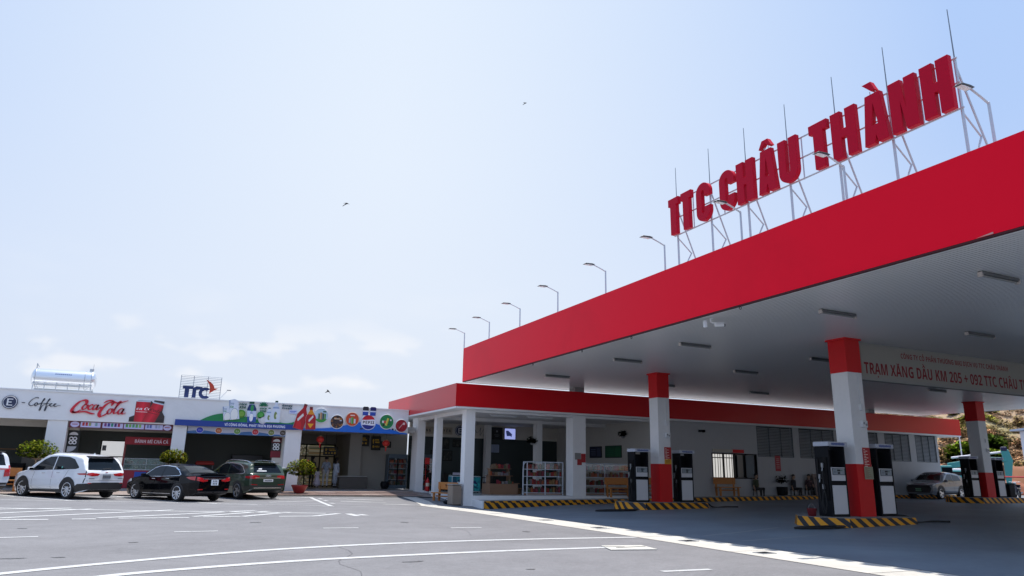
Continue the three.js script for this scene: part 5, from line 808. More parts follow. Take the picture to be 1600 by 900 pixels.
car('parked_car', 'grey white crossover in the shade under the canopy, nose towards the left', {
  L: 4.3, W: 1.78, H: 1.58, bodyMat: paintM([.2, .22, .25]), tumble: .17, wheel: .34, axles: [-1.27, 1.3], clad: true, rimStyle: 'five', mirror: [.75, 1.0],
  top: [[-2.15, .95], [-2.1, 1.08], [-1.9, 1.28], [-1.6, 1.44], [-1.2, 1.53], [-.4, 1.58], [.1, 1.56], [.45, 1.44], [1.05, 1.08], [1.2, 1.02], [1.7, .97], [1.95, .9], [2.1, .78], [2.15, .62]],
  bot: [[-2.15, .4], [-1.9, .28], [1.9, .24], [2.15, .3]], belt: [[-2.2, 1.08], [.8, .98], [2.2, .9]], plan: [[-2.15, .72], [-2.0, .82], [-1.4, .88], [1.2, .89], [1.75, .86], [2.05, .78], [2.15, .66]],
  detail: (K) => {
    K.add('windscreen', K.end([[-.7, 1.06], [.7, 1.06], [.54, 1.48], [-.54, 1.48]], 1), CM.glass); K.add('side_window', K.both([[-1.4, 1.08], [-1.2, 1.34], [-.4, 1.44], [-.4, 1.03]], .004), CM.glass); K.add('side_window', K.both([[-.35, 1.03], [-.35, 1.44], [.1, 1.42], [.78, 1.02]], .004), CM.glass); K.add('rear_window', K.end([[-.56, 1.14], [.56, 1.14], [.46, 1.4], [-.46, 1.4]], -1), CM.glass);
    K.add('grille', K.end([[-.62, .36], [.62, .36], [.72, .6], [.6, .78], [-.6, .78], [-.72, .6]], 1, .012), CM.trim); plateOn(K, .52, .33, .16, .03, mat([.2, .42, .25], .5), 1); for (const s of [1, -1]) { const p = [[.46, .8], [.78, .84], [.8, .9], [.5, .88]]; K.add('headlight', [K.end(s > 0 ? p : K.mir(p), 1, .012), K.side([[1.85, .8], [2.04, .76], [2.04, .86], [1.8, .92]], s, .01)], CM.lampClear); K.add('tail_lamp', K.side([[-2.05, .84], [-2.05, 1.0], [-1.8, 1.0], [-1.75, .92]], s, .01), CM.lampRed); }
    K.add('door_seam', [...seamLine(K, [[-.38, 1.02], [-.38, .36]]), ...seamLine(K, [[.72, 1.0], [.76, .36]])], CM.seam); K.add('door_handle', [[-.7, .93], [.1, .91]].flatMap(([hx, hy]) => [1, -1].map((s) => rbox(.18, .028, .036, hx, hy, s * (K.half(hx, hy) + .01), .012))), K.body.material);
  },
}, [42.3, -29.4], 190);
// ================= plants =================
function crownGeo(rx, ry, rz, n, leaf, seed, hues, flat0 = 0) {
  const r = mulberry(seed), pos = [], col = [], nor = [];
  for (let i = 0; i < n; i++) {
    const a = r() * 6.283, v = r() * 2 - 1, k = Math.pow(r(), .42); let x = Math.cos(a) * Math.sqrt(1 - v * v) * k, y = v * k, z = Math.sin(a) * Math.sqrt(1 - v * v) * k;
    if (fbm(x * 2.2 + seed, y * 2.6, z * 2.2, 2) < -.16 + .1 * r()) continue; if (y < flat0) y = flat0 + (y - flat0) * .4;
    const s = leaf * (.6 + r() * .8), u = V(r() - .5, (r() - .5) * .6, r() - .5).normalize(), w = V((r() - .5) * .9, 1, (r() - .5) * .9).normalize().cross(u).normalize(), c = V(x * rx, y * ry, z * rz), h = hues[Math.floor(r() * hues.length)], j = .75 + r() * .5;
    const p = [c.clone().addScaledVector(u, -s), c.clone().addScaledVector(w, s * .45), c.clone().addScaledVector(u, s), c.clone().addScaledVector(w, -s * .45)], nn = u.clone().cross(w).normalize(); const dn = nn.y < 0; if (dn) nn.negate();
    for (const q of dn ? [0, 2, 1, 0, 3, 2] : [0, 1, 2, 0, 2, 3]) { pos.push(p[q].x, p[q].y, p[q].z); nor.push(nn.x, nn.y, nn.z); col.push(h[0] * j, h[1] * j, h[2] * j); }
  }
  const g = new THREE.BufferGeometry(); g.setAttribute('position', new THREE.Float32BufferAttribute(pos, 3)); g.setAttribute('normal', new THREE.Float32BufferAttribute(nor, 3)); g.setAttribute('color', new THREE.Float32BufferAttribute(col, 3)); g.setAttribute('uv', new THREE.Float32BufferAttribute(new Float32Array(pos.length / 3 * 2), 2)); return g;
}
const leafMat = phys([1, 1, 1], .7, 0, { vertexColors: true, transmission: .22, thickness: 0, specularIntensity: .3 });
const barkMat = mat([.3, .24, .18], .9, 0, { map: grain(256, [1, 1, 1], [[6, .3], [24, .25]], .4, 17) });
const YG = [[.8, .9, .1], [.6, .8, .07], [.92, .94, .14], [.42, .6, .05], [.88, .88, .12]], FLW = [[.8, .1, .08], [.85, .35, .1]];
function potTree(x, z, y, label, seed, h, cr, potR, hues, lean = .08) {
  const t = thing('potted_tree', label, 'potted plant', [x, y, z], seed);
  const R = potR; obj('pot', new THREE.LatheGeometry([[0, 0], [R * .55, 0], [R * .62, .03], [R * .86, .2], [R, .32], [R * 1.08, .35], [R * 1.06, .4], [R * .96, .4], [R * .9, .33], [0, .33]].map((p) => new THREE.Vector2(...p)), 32), phys([.26, .02, .018], .35, 0), t);
  obj('soil', new THREE.CylinderGeometry(R * .92, R * .9, .02, 20).translate(0, .345, 0), mat([.12, .08, .05], .95), t);
  const tr = [rod([0, .32, 0], [lean, h * .35, .03], .06, .05, 9), rod([lean, h * .35, .03], [-lean * .6, h * .6, -.02], .05, .038, 9)]; for (let i = 0; i < 6; i++) { const a = i * 1.05 + seed; tr.push(rod([-lean * .6, h * .6, -.02], [Math.cos(a) * cr[0] * .6, h * .6 + cr[1] * (.35 + .1 * (i % 3)), Math.sin(a) * cr[2] * .6], .028, .01, 6)); } for (let i = 0; i < 4; i++) { const a = i * 1.57 + .4; tr.push(rod([Math.cos(a) * .14, .33, Math.sin(a) * .14], [0, .46, 0], .03, .03, 6)); }
  obj('trunk', tr, barkMat, t); const c = obj('crown', crownGeo(cr[0], cr[1], cr[2], 2600, .056, seed * 3 + 1, hues, -.35).translate(0, h - cr[1], 0), leafMat, t); return t;
}
potTree(5.82, -36.1, gy(5.82, -36.1) + .05, 'yellow green bonsai with a few red blooms in a red pot by the pillar', 3, 1.62, [.72, .5, .66], .36, [...YG, ...YG, ...YG, ...YG, FLW[0]]);
potTree(.22, -37.2, gy(.22, -37.2) + .05, 'yellow green bonsai tree showing above the black saloon roof', 5, 1.92, [.66, .42, .6], .36, [...YG, ...YG, ...YG, ...YG, FLW[1]]);
potTree(-5.15, -37.2, gy(-5.15, -37.2) + .05, 'broad green bonsai tree behind the bonnet of the white carrier', 8, 2.15, [.9, .5, .8], .4, [[.56, .82, .08], [.72, .88, .11], [.38, .6, .05], [.82, .9, .13]]);
{ // wheelie bin
  const t = thing('wheelie_bin', 'dark green wheelie bin between the dark green car and the white pillar', 'bin', [4.98, gy(4.98, -36.9) + .05, -36.9], .1), g = mat([.02, .07, .03], .5);
  const b = new THREE.CylinderGeometry(.42, .33, .95, 4, 1).rotateY(Math.PI / 4).scale(.9, 1, 1).translate(0, .58, 0); obj('bin_body', b, g, t); obj('lid', [rbox(.66, .07, .72, 0, 1.09, 0, .03), rbox(.5, .04, .06, 0, 1.05, .38, .015)], g, t); obj('handle', rod([-.25, 1.02, -.38], [.25, 1.02, -.38], .02), g, t); for (const s of [-1, 1]) obj('wheel', rod([s * .22, .1, -.22], [s * .28, .1, -.22], .1, .1, 16), M.rubber, t); obj('lid_bag', rbox(.4, .04, .3, -.02, 1.14, 0, .015), mat([.6, .62, .6], .5), t);
}
function bench(x, y, z, turn, label, w = 1.5, mark = true) {
  const t = thing('wooden_bench', label, 'bench', [x, y, z], turn);
  const seat = obj('seat_plank', rbox(w, .045, .13, 0, .45, -.14, .012), M.woodOrange, t); obj('seat_plank', rbox(w, .045, .13, 0, .45, 0, .012), M.woodOrange, t); obj('seat_plank', rbox(w, .045, .13, 0, .45, .14, .012), M.woodOrange, t);
  const back = obj('backrest', [rbox(w, .34, .035, 0, .78, -.24, .012)], M.woodOrange, t); if (mark) obj('lettering', [extr(shp([[-.2, .84], [-.2, .8], [-.14, .8], [-.14, .7], [-.1, .7], [-.1, .8], [-.04, .8], [-.04, .84]]), .006, 0, 0, -.223), box(.1, .03, .006, .05, .825, -.22), box(.035, .12, .006, .05, .77, -.22), box(.1, .03, .006, .2, .825, -.22), box(.1, .03, .006, .2, .715, -.22), box(.03, .12, .006, .165, .77, -.22)], M.dark, back);
  for (const s of [-1, 1]) { obj('leg', [rbox(.09, .44, .09, s * (w / 2 - .14), .22, .12, .01)], M.woodOrange, t); obj('leg', [rbox(.09, .7, .07, s * (w / 2 - .14), .5, -.22, .01), rbox(.09, .44, .08, s * (w / 2 - .14), .22, -.2, .01)], M.woodOrange, t); } obj('rail', rbox(w - .3, .06, .05, 0, .3, 0, .01), M.woodOrange, t); return t;
}
bench(12.08, -.16, -33.2, -1.25, 'orange wooden bench standing beside the litter bin at the open side of the pavilion', 1.5);
bench(-6.3, gy(-6.3, -36.3) + .05, -36.4, .05, 'orange wooden bench with lettered back between the silver and white carriers', 1.6);
bench(20.6, .2, -31.0, 0, 'wooden bench in the shade at the left, before the shelves of the pavilion', 1.5, false);
bench(22.15, .22, -31.0, 0, 'wooden bench in the shade, second one before the pavilion shelves', 1.5, false);
bench(27.3, .3, -30.75, 0, 'wooden bench under the barred window of the white wall', 1.5, false);
{ // litter bin
  const t = thing('litter_bin', 'square brownish litter bin beside the corner pillar of the pavilion', 'bin', [11.92, gy(11.92, -31.35) + .0, -31.35], .15), m = mat([.3, .24, .19], .6, 0, { map: wallGrain });
  obj('bin_body', rbox(.48, .84, .46, 0, .44, 0, .03), m, t); obj('rim', [rbox(.52, .05, .06, 0, .9, .22, .01), rbox(.52, .05, .06, 0, .9, -.22, .01), rbox(.06, .05, .4, .23, .9, 0, .01), rbox(.06, .05, .4, -.23, .9, 0, .01)], mat([.4, .38, .36], .4, .3), t); obj('opening', box(.38, .02, .36, 0, .875, 0), M.black, t); obj('base', box(.44, .03, .42, 0, .015, 0), M.dark, t);
  const c = thing('cloth_bag', 'small dark bag on the ground at the foot of the litter bin', 'bag', [11.72, gy(11.72, -31.7), -31.7]); obj('bag', new THREE.SphereGeometry(.17, 16, 10).scale(1.2, .55, .8).translate(0, .09, 0), M.dark, c); obj('strap', new THREE.TorusGeometry(.1, .012, 6, 14, Math.PI).translate(0, .15, 0), M.dark, c);
}
{ // chest freezer
  const t = thing('chest_freezer', 'chest freezer with teal sea-picture front behind the orange bench', 'freezer', [13.9, FL, -35.2], -.05);
  obj('cabinet', rbox(1.55, .78, .66, 0, .43, 0, .03), mat([.5, .55, .58], .4), t); obj('front_print', fitUV(box(1.5, .7, .01, 0, .44, .335)), printMat(256, 128, (g, W, H) => { leafy(g, W, H, '#167a86', ['#1fa3a8', '#0f5468', '#5cc0c4', '#173a5c', '#2fb8b0'], 31, 60); g.fillStyle = '#dfeef0'; g.beginPath(); g.ellipse(60, 60, 22, 12, .5, 0, 7); g.ellipse(120, 40, 16, 10, -.5, 0, 7); g.fill(); g.fillStyle = '#16305c'; g.beginPath(); g.moveTo(150, 60); g.bezierCurveTo(180, 20, 220, 30, 230, 70); g.lineTo(200, 60); g.fill(); }), t); obj('side_print', box(.01, .7, .6, -.78, .44, 0), mat([.02, .2, .26], .5), t);
  obj('lid', [rbox(1.5, .03, .6, 0, .84, 0, .01), rbox(.06, .05, .64, -.74, .85, 0, .01)], M.greenGlass, t); obj('lid_sign', rbox(.7, .12, .03, -.38, .93, .28, .01), mat([.45, .42, .5], .5), t); obj('foot', [-.65, .65].flatMap((q) => [-.25, .25].map((w) => rod([q, 0, w], [q, .06, w], .03))), M.dark, t);
}
{ // red gas bottle stand / extinguishers
  const t = thing('fire_extinguisher_stand', 'red fire extinguisher stand beside the slim pavilion pillar', 'fire extinguisher', [12.6, FL, -37.2]);
  obj('cylinder', new THREE.LatheGeometry([[0, 0], [.09, 0], [.1, .03], [.1, .5], [.07, .6], [.03, .64], [.03, .7], [0, .7]].map((p) => new THREE.Vector2(...p)), 20), mat([.5, .01, .012], .3), t); obj('label', rod([0, .25, 0], [0, .42, 0], .102, .102, 20), mat([.6, .5, .4], .5), t); obj('hose', tube([[0, .66, .02], [.12, .5, .08], [.13, .2, .08]], .012, 12, 6), M.rubber, t); obj('notice', [rbox(.02, 1.7, .03, -.12, .85, -.06, .005), rbox(.26, .34, .02, -.05, 1.55, -.06, .005)], mat([.45, .01, .012], .4), t);
}
// ---------- shop interior of the pavilion ----------
const GOOD = [[.3, .03, .025], [.34, .08, .03], [.2, .14, .09], [.24, .22, .2], [.06, .1, .05], [.22, .12, .04], [.2, .02, .035], [.2, .18, .2], [.12, .05, .04]];
const goodsMat = new THREE.MeshStandardMaterial({ roughness: .5, vertexColors: true });
function goods(list) { const out = []; for (const [g, c] of list) { const q = flat(g.clone()), n = q.attributes.position.count, a = new Float32Array(n * 3); for (let i = 0; i < n; i++) a.set(c, i * 3); q.setAttribute('color', new THREE.Float32BufferAttribute(a, 3)); out.push(q); } return mergeGeometries(out); }
function packs(x0, x1, ys, z0, z1, seed, hMax = .3) { const r = mulberry(seed), L = []; for (const y of ys) for (let z = z0; z >= z1; z -= .16) for (let x = x0 + .06; x < x1 - .04;) { const w = .06 + r() * .1, h = hMax * (.5 + r() * .5), c = GOOD[Math.floor(r() * GOOD.length)]; L.push([r() < .5 ? new THREE.CylinderGeometry(w / 2, w / 2, h, 9).translate(x + w / 2, y + h / 2, z) : new THREE.BoxGeometry(w, h, .1).translate(x + w / 2, y + h / 2, z), c]); x += w + .012 + r() * .02; } return goods(L); }
function rack(x0, x1, z, label, glabel, seed, curved) {
  const t = thing('display_rack', label, 'shelf', [0, FL, z]), pw = mat([.62, .68, .76], .35), ys = [.12, .5, .9, 1.24], D = .42, f = [];
  for (const x of [x0, (x0 + x1) / 2, x1]) f.push(rod([x, 0, .21], [x, 1.58, .21], .026), rod([x, 0, -.21], [x, 1.58, -.21], .026)); f.push(rod([x0, 1.58, .21], [x1, 1.58, .21], .024), rod([x0, 1.58, -.21], [x1, 1.58, -.21], .024)); for (const y of [...ys, .02]) f.push(bx(x0, x1, y - .03, y, .19, .23));
  if (curved) f.push(tube([[x0, 1.58, .21], [x0 - .12, 1.54, .21], [x0 - .2, 1.42, .21], [x0 - .22, 1.24, .21], [x0 - .22, 0, .21]], .024, 24, 8), ...ys.map((y) => bx(x0 - .22, x0, y - .03, y, .19, .23)));
  obj('frame', f, pw, t); for (const y of ys) obj('shelf', bx(x0 + .03, x1 - .03, y - .025, y - .005, -.2, .185), pw, t); obj('plinth_board', bx(x0 + .03, x1 - .03, .02, .09, -.2, .18), M.wood, t); obj('glass_side', bx(x0 + .03, x1 - .03, 1.26, 1.55, .205, .209), M.glass, t);
  const g = obj('packaged_goods', packs(x0 + .05, x1 - .05, ys, .1, -.12, seed, .27).translate(0, FL, z), goodsMat); g.userData = { kind: 'stuff', label: glabel, category: 'goods' };
}
rack(16.0, 18.0, -32.4, 'white framed display rack with a rounded end, left of the wide white pillar', 'colourful packs and jars on the rack left of the wide pillar', 3, true);
rack(19.0, 22.2, -32.6, 'white framed display rack behind the benches, right of the wide pillar', 'dim packs and jars on the rack behind the benches', 4, false);
{ // stepped wooden shop counter
  const t = thing('display_stand', 'stepped brown wooden display stand stacked with jars in the pavilion', 'shelf', [15.05, FL, -33.3]), br = mat([.26, .15, .09], .6, 0, { map: wallGrain });
  obj('base', [rbox(1.5, .5, 1.0, 0, .25, 0, .01)], br, t); obj('shelf', [rbox(1.3, .03, .6, -.05, .88, -.05, .006), rbox(.06, .36, .4, -.6, .68, -.1, .006), rbox(.06, .36, .4, .5, .68, -.1, .006)], br, t); obj('shelf', [rbox(1.15, .03, .5, 0, 1.22, -.15, .006), rbox(.05, .32, .3, -.5, 1.05, -.2, .006), rbox(.05, .32, .3, .5, 1.05, -.2, .006)], br, t); obj('bracket', [bx(.62, .95, .5, .53, -.3, .3), bx(.62, .66, .53, .9, -.3, -.25)], br, t);
  const g = obj('packaged_goods', mergeGeometries([packs(-.55, .55, [1.24], .05, -.25, 8, .24), packs(-.65, .5, [.9], .1, -.15, 9, .2), packs(-.4, .6, [.5], .35, .2, 10, .2)]).translate(15.05, FL, -33.3), goodsMat); g.userData = { kind: 'stuff', label: 'jars and boxes stacked on the stepped wooden stand', category: 'goods' };
  const b = thing('cardboard_box', 'open brown cardboard box on the floor right of the stepped stand', 'box', [16.0, FL, -33.5], .3); obj('carton', [box(.4, .3, .4, 0, .15, 0)], mat([.25, .15, .08], .8), b); obj('flap', [box(.4, .02, .2, 0, .31, .28).rotateX(.1), box(.4, .02, .2, 0, .31, -.28)], mat([.28, .17, .09], .8), b);
}
function slab(name, label, cat, w, h, d, x, y, z, m, ry = 0, extra) { const t = thing(name, label, cat, [x, y, z], ry); obj('frame', [bx(-w / 2, w / 2, -h / 2, h / 2, -d, -.004)], M.black, t); obj('face', fitUV(box(w - .06, h - .06, .012, 0, 0, .004)), m, t); extra?.(t); return t; }
const darkPic = (seed, bg = '#20231f') => printMat(96, 64, (g, W, H) => { leafy(g, W, H, bg, ['#3a3f38', '#15181a', '#4a4a40', '#2a3230'], seed, 14); }, .4);
slab('picture', 'large dark picture on the pavilion back wall, left of the round badge sign', 'picture', .95, .6, .04, 15.0, 2.92, -41.93, darkPic(1)); slab('picture', 'dark picture on the pavilion back wall nearest the slim pillar at the left', 'picture', .75, .55, .04, 13.3, 2.85, -41.93, darkPic(2)); slab('picture', 'dark wide picture right of the large one on the pavilion back wall', 'picture', .8, .45, .04, 16.1, 2.95, -41.93, darkPic(3)); slab('picture', 'left one of two small square pictures below the large dark picture', 'picture', .6, .6, .04, 14.6, 2.2, -41.93, darkPic(4)); slab('picture', 'right one of two small square pictures below the large dark picture', 'picture', .6, .6, .04, 15.4, 2.2, -41.93, darkPic(5));
slab('menu_screen', 'dark hanging screen with small emblem at the back of the pavilion', 'screen', .8, .74, .06, 18.6, 3.65, -41.8, printMat(64, 64, (g, W, H) => { g.fillStyle = '#14161a'; g.fillRect(0, 0, W, H); g.fillStyle = '#8a8f98'; g.beginPath(); g.arc(32, 20, 6, 0, 7); g.fill(); g.fillRect(16, 40, 32, 2); g.fillRect(22, 48, 20, 2); }));
slab('menu_screen', 'glowing pale blue screen with a dark plane-like shape at the back of the pavilion', 'screen', .8, .72, .06, 19.52, 3.65, -41.8, (() => { const tx = canvasTex(64, 64, (g, W, H) => { g.fillStyle = '#a9b4f4'; g.fillRect(0, 0, W, H); g.fillStyle = '#26305a'; g.beginPath(); g.moveTo(6, 14); g.lineTo(20, 12); g.lineTo(44, 34); g.lineTo(40, 52); g.lineTo(34, 44); g.lineTo(12, 46); g.fill(); }); return new THREE.MeshStandardMaterial({ map: tx, roughness: .3, emissive: rgb(1, 1, 1), emissiveMap: tx, emissiveIntensity: .75 }); })());
slab('notice_board', 'pale blue notice sheet on the dark back wall below the screens', 'notice', .6, .56, .02, 18.55, 2.72, -41.9, printMat(64, 64, (g, W, H) => { g.fillStyle = '#a8b4cc'; g.fillRect(0, 0, W, H); g.fillStyle = '#7f8aa4'; for (let i = 0; i < 6; i++) g.fillRect(8, 10 + i * 9, 46, 3); }));
{ const mk = (label, x, y, z, w, h, c, c2) => { const t = thing('notice_board', label, 'notice', [22.985, y, z], -Math.PI / 2); obj('frame', box(w, h, .03, 0, 0, 0), M.dark, t); obj('face', fitUV(box(w - .05, h - .05, .01, 0, 0, .017)), printMat(96, 64, (g, W, H) => { g.fillStyle = c; g.fillRect(0, 0, W, H); g.fillStyle = c2; for (let i = 0; i < 4; i++) g.fillRect(10, 14 + i * 11, 40, 3); g.globalAlpha = .4; g.fillRect(60, 8, 30, 50); }), t); }; mk('dark blue notice board on the beige side wall of the pavilion', 0, 2.55, -37.1, 1.35, .66, '#1a2036', '#7480a0'); mk('green notice board on the beige side wall of the pavilion', 0, 2.55, -35.2, 1.7, .68, '#1d5a3a', '#2f7a4c'); }
function wallPlant(x, y, z, ry, label, seed) { const t = thing('wall_plant', label, 'plant', [x, y, z], ry); obj('basket', new THREE.SphereGeometry(.1, 12, 8, 0, 6.29, Math.PI / 2, Math.PI / 2).translate(0, 0, .1), M.grey, t); obj('foliage', crownGeo(.34, .26, .2, 160, .1, seed, [[.03, .05, .02], [.05, .07, .03]]).translate(.03, .12, .16), leafMat, t); }
wallPlant(22.95, 3.35, -34.0, -Math.PI / 2, 'small hanging plant on the beige side wall above the green board', 4); wallPlant(18.3, 2.9, -36.2, -.8, 'small dark hanging plant on the inner pillar of the pavilion', 6);
// red and grey stickers on the wide pillar
{ const t = thing('poster', 'red and grey sheets pasted on the wide white pavilion pillar', 'poster', [18.44, 2.0, -31.19]); obj('sheet', box(.34, .32, .006, -.15, .14, 0), mat([.25, .24, .23], .6), t); obj('sheet', box(.26, .42, .006, .16, .06, .003), mat([.42, .02, .025], .6), t); obj('sheet', box(.26, .28, .006, -.06, -.14, .006), mat([.4, .03, .03], .6), t); }
{ const t = thing('notice_board', 'narrow red notice on the white wall below the louvres', 'notice', [31.45, 2.08, -31.19]); obj('sheet', box(.4, .85, .012, 0, 0, 0), mat([.4, .015, .03], .5), t); obj('lines', [...Array(6)].map((_, i) => box(.24, .03, .005, 0, .25 - i * .1, .008)), mat([.5, .3, .3], .5), t); }
{ const t = thing('security_camera', 'dark twin camera high on the white wall left of the louvres', 'camera', [26.0, 3.68, -31.18]); obj('bracket', rbox(.4, .05, .08, 0, 0, .05, .01), M.grey, t); obj('body', [rbox(.12, .12, .2, -.14, -.01, .12, .03), rbox(.12, .14, .2, .1, -.01, .12, .03)], M.dark, t); }
// coffee tables and chairs, dark
{
  const ch = thing('cafe_chair', '', 'chair', [13.6, FL, -39.6], 0, 'dark cafe chairs in the pavilion'), dk = mat([.02, .018, .016], .6); obj('seat', rbox(.42, .05, .42, 0, .44, 0, .015), dk, ch); obj('backrest', rbox(.42, .42, .04, 0, .72, -.2, .02), dk, ch); for (const a of [-.17, .17]) for (const b of [-.17, .17]) obj('leg', rod([a, 0, b], [a, .43, b], .016), dk, ch);
  const spots = [[13.6, -39.6], [14.5, -39.9], [14.9, -38.6], [15.8, -39.3], [16.6, -38.4], [13.9, -37.6]]; spots.forEach(([x, z], i) => { const l = 'dark cafe chair among the tables at the back of the pavilion'; if (!i) ch.userData.label = l; else dup(ch, [x, FL, z], i * 1.3, l); });
  const tb = thing('cafe_table', 'dark square cafe table left of the stepped wooden stand', 'table', [14.2, FL, -38.9]); obj('table_top', rbox(.8, .04, .8, 0, .73, 0, .01), dk, tb); obj('stem', rod([0, .03, 0], [0, .71, 0], .035), dk, tb); obj('foot', rod([0, 0, 0], [0, .03, 0], .25, .25, 20), dk, tb);
  const t2 = dup(tb, [16.2, FL, -39.2], .2, 'dark square cafe table half hidden behind the stepped stand');
}
function fridge(x, y, z, ry, w, label, seed) { const t = thing('drinks_fridge', label, 'fridge', [x, y, z], ry); obj('cabinet', [bx(-w / 2, w / 2, 0, .2, -.6, 0), bx(-w / 2, w / 2, 1.72, 1.95, -.6, 0), bx(-w / 2, -w / 2 + .05, .2, 1.72, -.6, 0), bx(w / 2 - .05, w / 2, .2, 1.72, -.6, 0), bx(-w / 2, w / 2, .2, 1.72, -.6, -.55)], mat([.1, .14, .18], .4), t); obj('shelf', [.5, .82, 1.14, 1.44].map((q) => bx(-w / 2 + .05, w / 2 - .05, q, q + .015, -.5, -.08)), M.pale, t); const dr = obj('door', [bx(-.03, .03, .2, 1.72, -.03, .0)], M.black, t); obj('pane', bx(-w / 2 + .05, w / 2 - .05, .2, 1.72, -.022, -.016), M.glass, dr); const g = obj('bottles', packs(-w / 2 + .07, w / 2 - .06, [.21, .52, .84, 1.16, 1.46], -.14, -.4, seed, .24), goodsMat, t); g.userData.kind = 'stuff'; return t; }
fridge(12.2, .24, -41.6, 0, 1.15, 'tall two-door drinks fridge at the right end of the shop row', 21); fridge(13.55, FL, -40.4, .1, 1.0, 'blue lit drinks fridge just inside the pavilion behind the big end pillar', 22);
{ const t = thing('plant_pot', 'round dark pot on the floor before the two-door fridge', 'pot', [11.3, .24, -40.9]); obj('pot', new THREE.LatheGeometry([[0, 0], [.16, 0], [.24, .16], [.25, .3], [.19, .42], [.16, .42], [.2, .3], [0, .05]].map((p) => new THREE.Vector2(...p)), 20), M.dark, t); obj('soil', rod([0, .34, 0], [0, .36, 0], .17, .17, 16), mat([.05, .04, .03], .9), t); }
// ---------- shop bays ----------
{
  const t = thing('food_stall', 'food stall with red lettered sign, glass case and red counter', 'stall', [-.95, .24, -39.9]); const W = 2.1;
  obj('sign', fitUV(box(W, .36, .06, 0, 2.2, .42)), printMat(512, 90, (g, w, h) => { g.fillStyle = '#9c1226'; g.fillRect(0, 0, w, h); g.fillStyle = '#f0e6f4'; g.font = 'bold 56px sans-serif'; viText(g, 'BÁNH MÌ CHẢ CÁ', 100, 70, 56, 360); }), t);
  obj('post', [-1, 1].flatMap((s) => [-.4, .4].map((q) => rbox(.05, 2.2, .05, s * (W / 2 - .03), 1.1, q, .01))), mat([.3, .05, .05], .4), t); obj('counter', [rbox(W, .82, .8, 0, .41, 0, .02)], mat([.38, .02, .04], .5), t); obj('counter_print', [box(.5, .5, .01, -.2, .5, .405), ], mat([.03, .1, .5], .5), t); obj('worktop', rbox(W + .04, .04, .86, 0, .84, 0, .01), M.steel, t);
  obj('glass_case', [bx(-.95, .95, .86, 1.36, .36, .366), bx(-.95, -.944, .86, 1.36, -.3, .36), bx(.944, .95, .86, 1.36, -.3, .36), bx(-.95, .95, 1.36, 1.366, -.3, .366)], M.greenGlass, t); obj('case_frame', [rod([-.95, .86, .36], [-.95, 1.37, .36], .014), rod([.95, .86, .36], [.95, 1.37, .36], .014), rod([0, .86, .36], [0, 1.37, .36], .014), rod([-.95, 1.37, .36], [.95, 1.37, .36], .014), rod([-.95, 1.1, .36], [.95, 1.1, .36], .01)], M.steel, t);
  const g = obj('food', packs(-.9, .9, [.87, 1.11], .2, -.1, 44, .16), goodsMat, t); g.userData.kind = 'stuff';
}
{ const b = thing('glowing_rear_panes', 'glowing panes standing in for daylight in the dark rear wall of the second bay', 'window', [-2.62, .24, -41.96]), lit = mat([.6, .6, .6], .8, 0, { emissive: rgb(.85, .87, .9), emissiveIntensity: .6 }); obj('pane', bx(-.5, .5, 0, 1.42, .02, .03), lit, b); obj('pane', bx(-.5, .5, 1.47, 2.2, .02, .03), lit, b); obj('frame', [bx(-.55, -.5, 0, 2.25, 0, .06), bx(.5, .55, 0, 2.25, 0, .06), bx(-.5, .5, 1.42, 1.47, 0, .06), bx(-.5, .5, 2.2, 2.25, 0, .06)], M.dark, b); obj('note', box(.18, .26, .008, -.38, 1.86, .04), mat([.3, .32, .36], .6), b); }  // emissive panes imitate daylight; the wall behind them is closed
function coolerPoster(x, z, label, redBase) { const t = thing('poster', label, 'poster', [x, 2.3, z]); obj('sheet', fitUV(box(.5, 1.0, .015, 0, 0, 0)), printMat(96, 192, (g, W, H) => { g.fillStyle = redBase ? '#5c1018' : '#15181a'; g.fillRect(0, 0, W, H); g.fillStyle = '#e4e6ea'; g.beginPath(); g.ellipse(W / 2, 40, 34, 26, 0, Math.PI, 0); g.fill(); g.fillStyle = '#14181a'; g.fillRect(0, 52, W, 74); g.strokeStyle = '#e4e6ea'; g.lineWidth = 9; for (const [a, b] of [[34, 72], [62, 72], [34, 104], [62, 104]]) { g.beginPath(); g.arc(a, b, 13, 0, 7); g.stroke(); } g.fillStyle = '#b8bcc2'; g.beginPath(); g.moveTo(14, 138); g.lineTo(84, 138); g.quadraticCurveTo(70, 185, 14, 188); g.fill(); if (redBase) { g.fillStyle = '#7a1224'; g.fillRect(0, 134, W, 58); } }), t); }
coolerPoster(-4.08, -38.72, 'dark poster with white ring pattern on the pier at the left of the second bay', false); coolerPoster(4.9, -38.72, 'dark red poster with white rings on the pier right of the third bay', true);
{ const t = thing('metal_rack', 'dim steel rack beside the food stall', 'rack', [-2.25, .24, -39.6]); obj('frame', [-.28, .28].flatMap((a) => [-.2, .2].map((b) => rod([a, 0, b], [a, .95, b], .014))).concat([rod([-.28, .95, .2], [.28, .95, .2], .014), rod([-.28, .5, .2], [.28, .5, .2], .012)]), M.steel, t); obj('shelf', [bx(-.28, .28, .9, .92, -.2, .2), bx(-.28, .28, .48, .5, -.2, .2)], M.grey, t); }
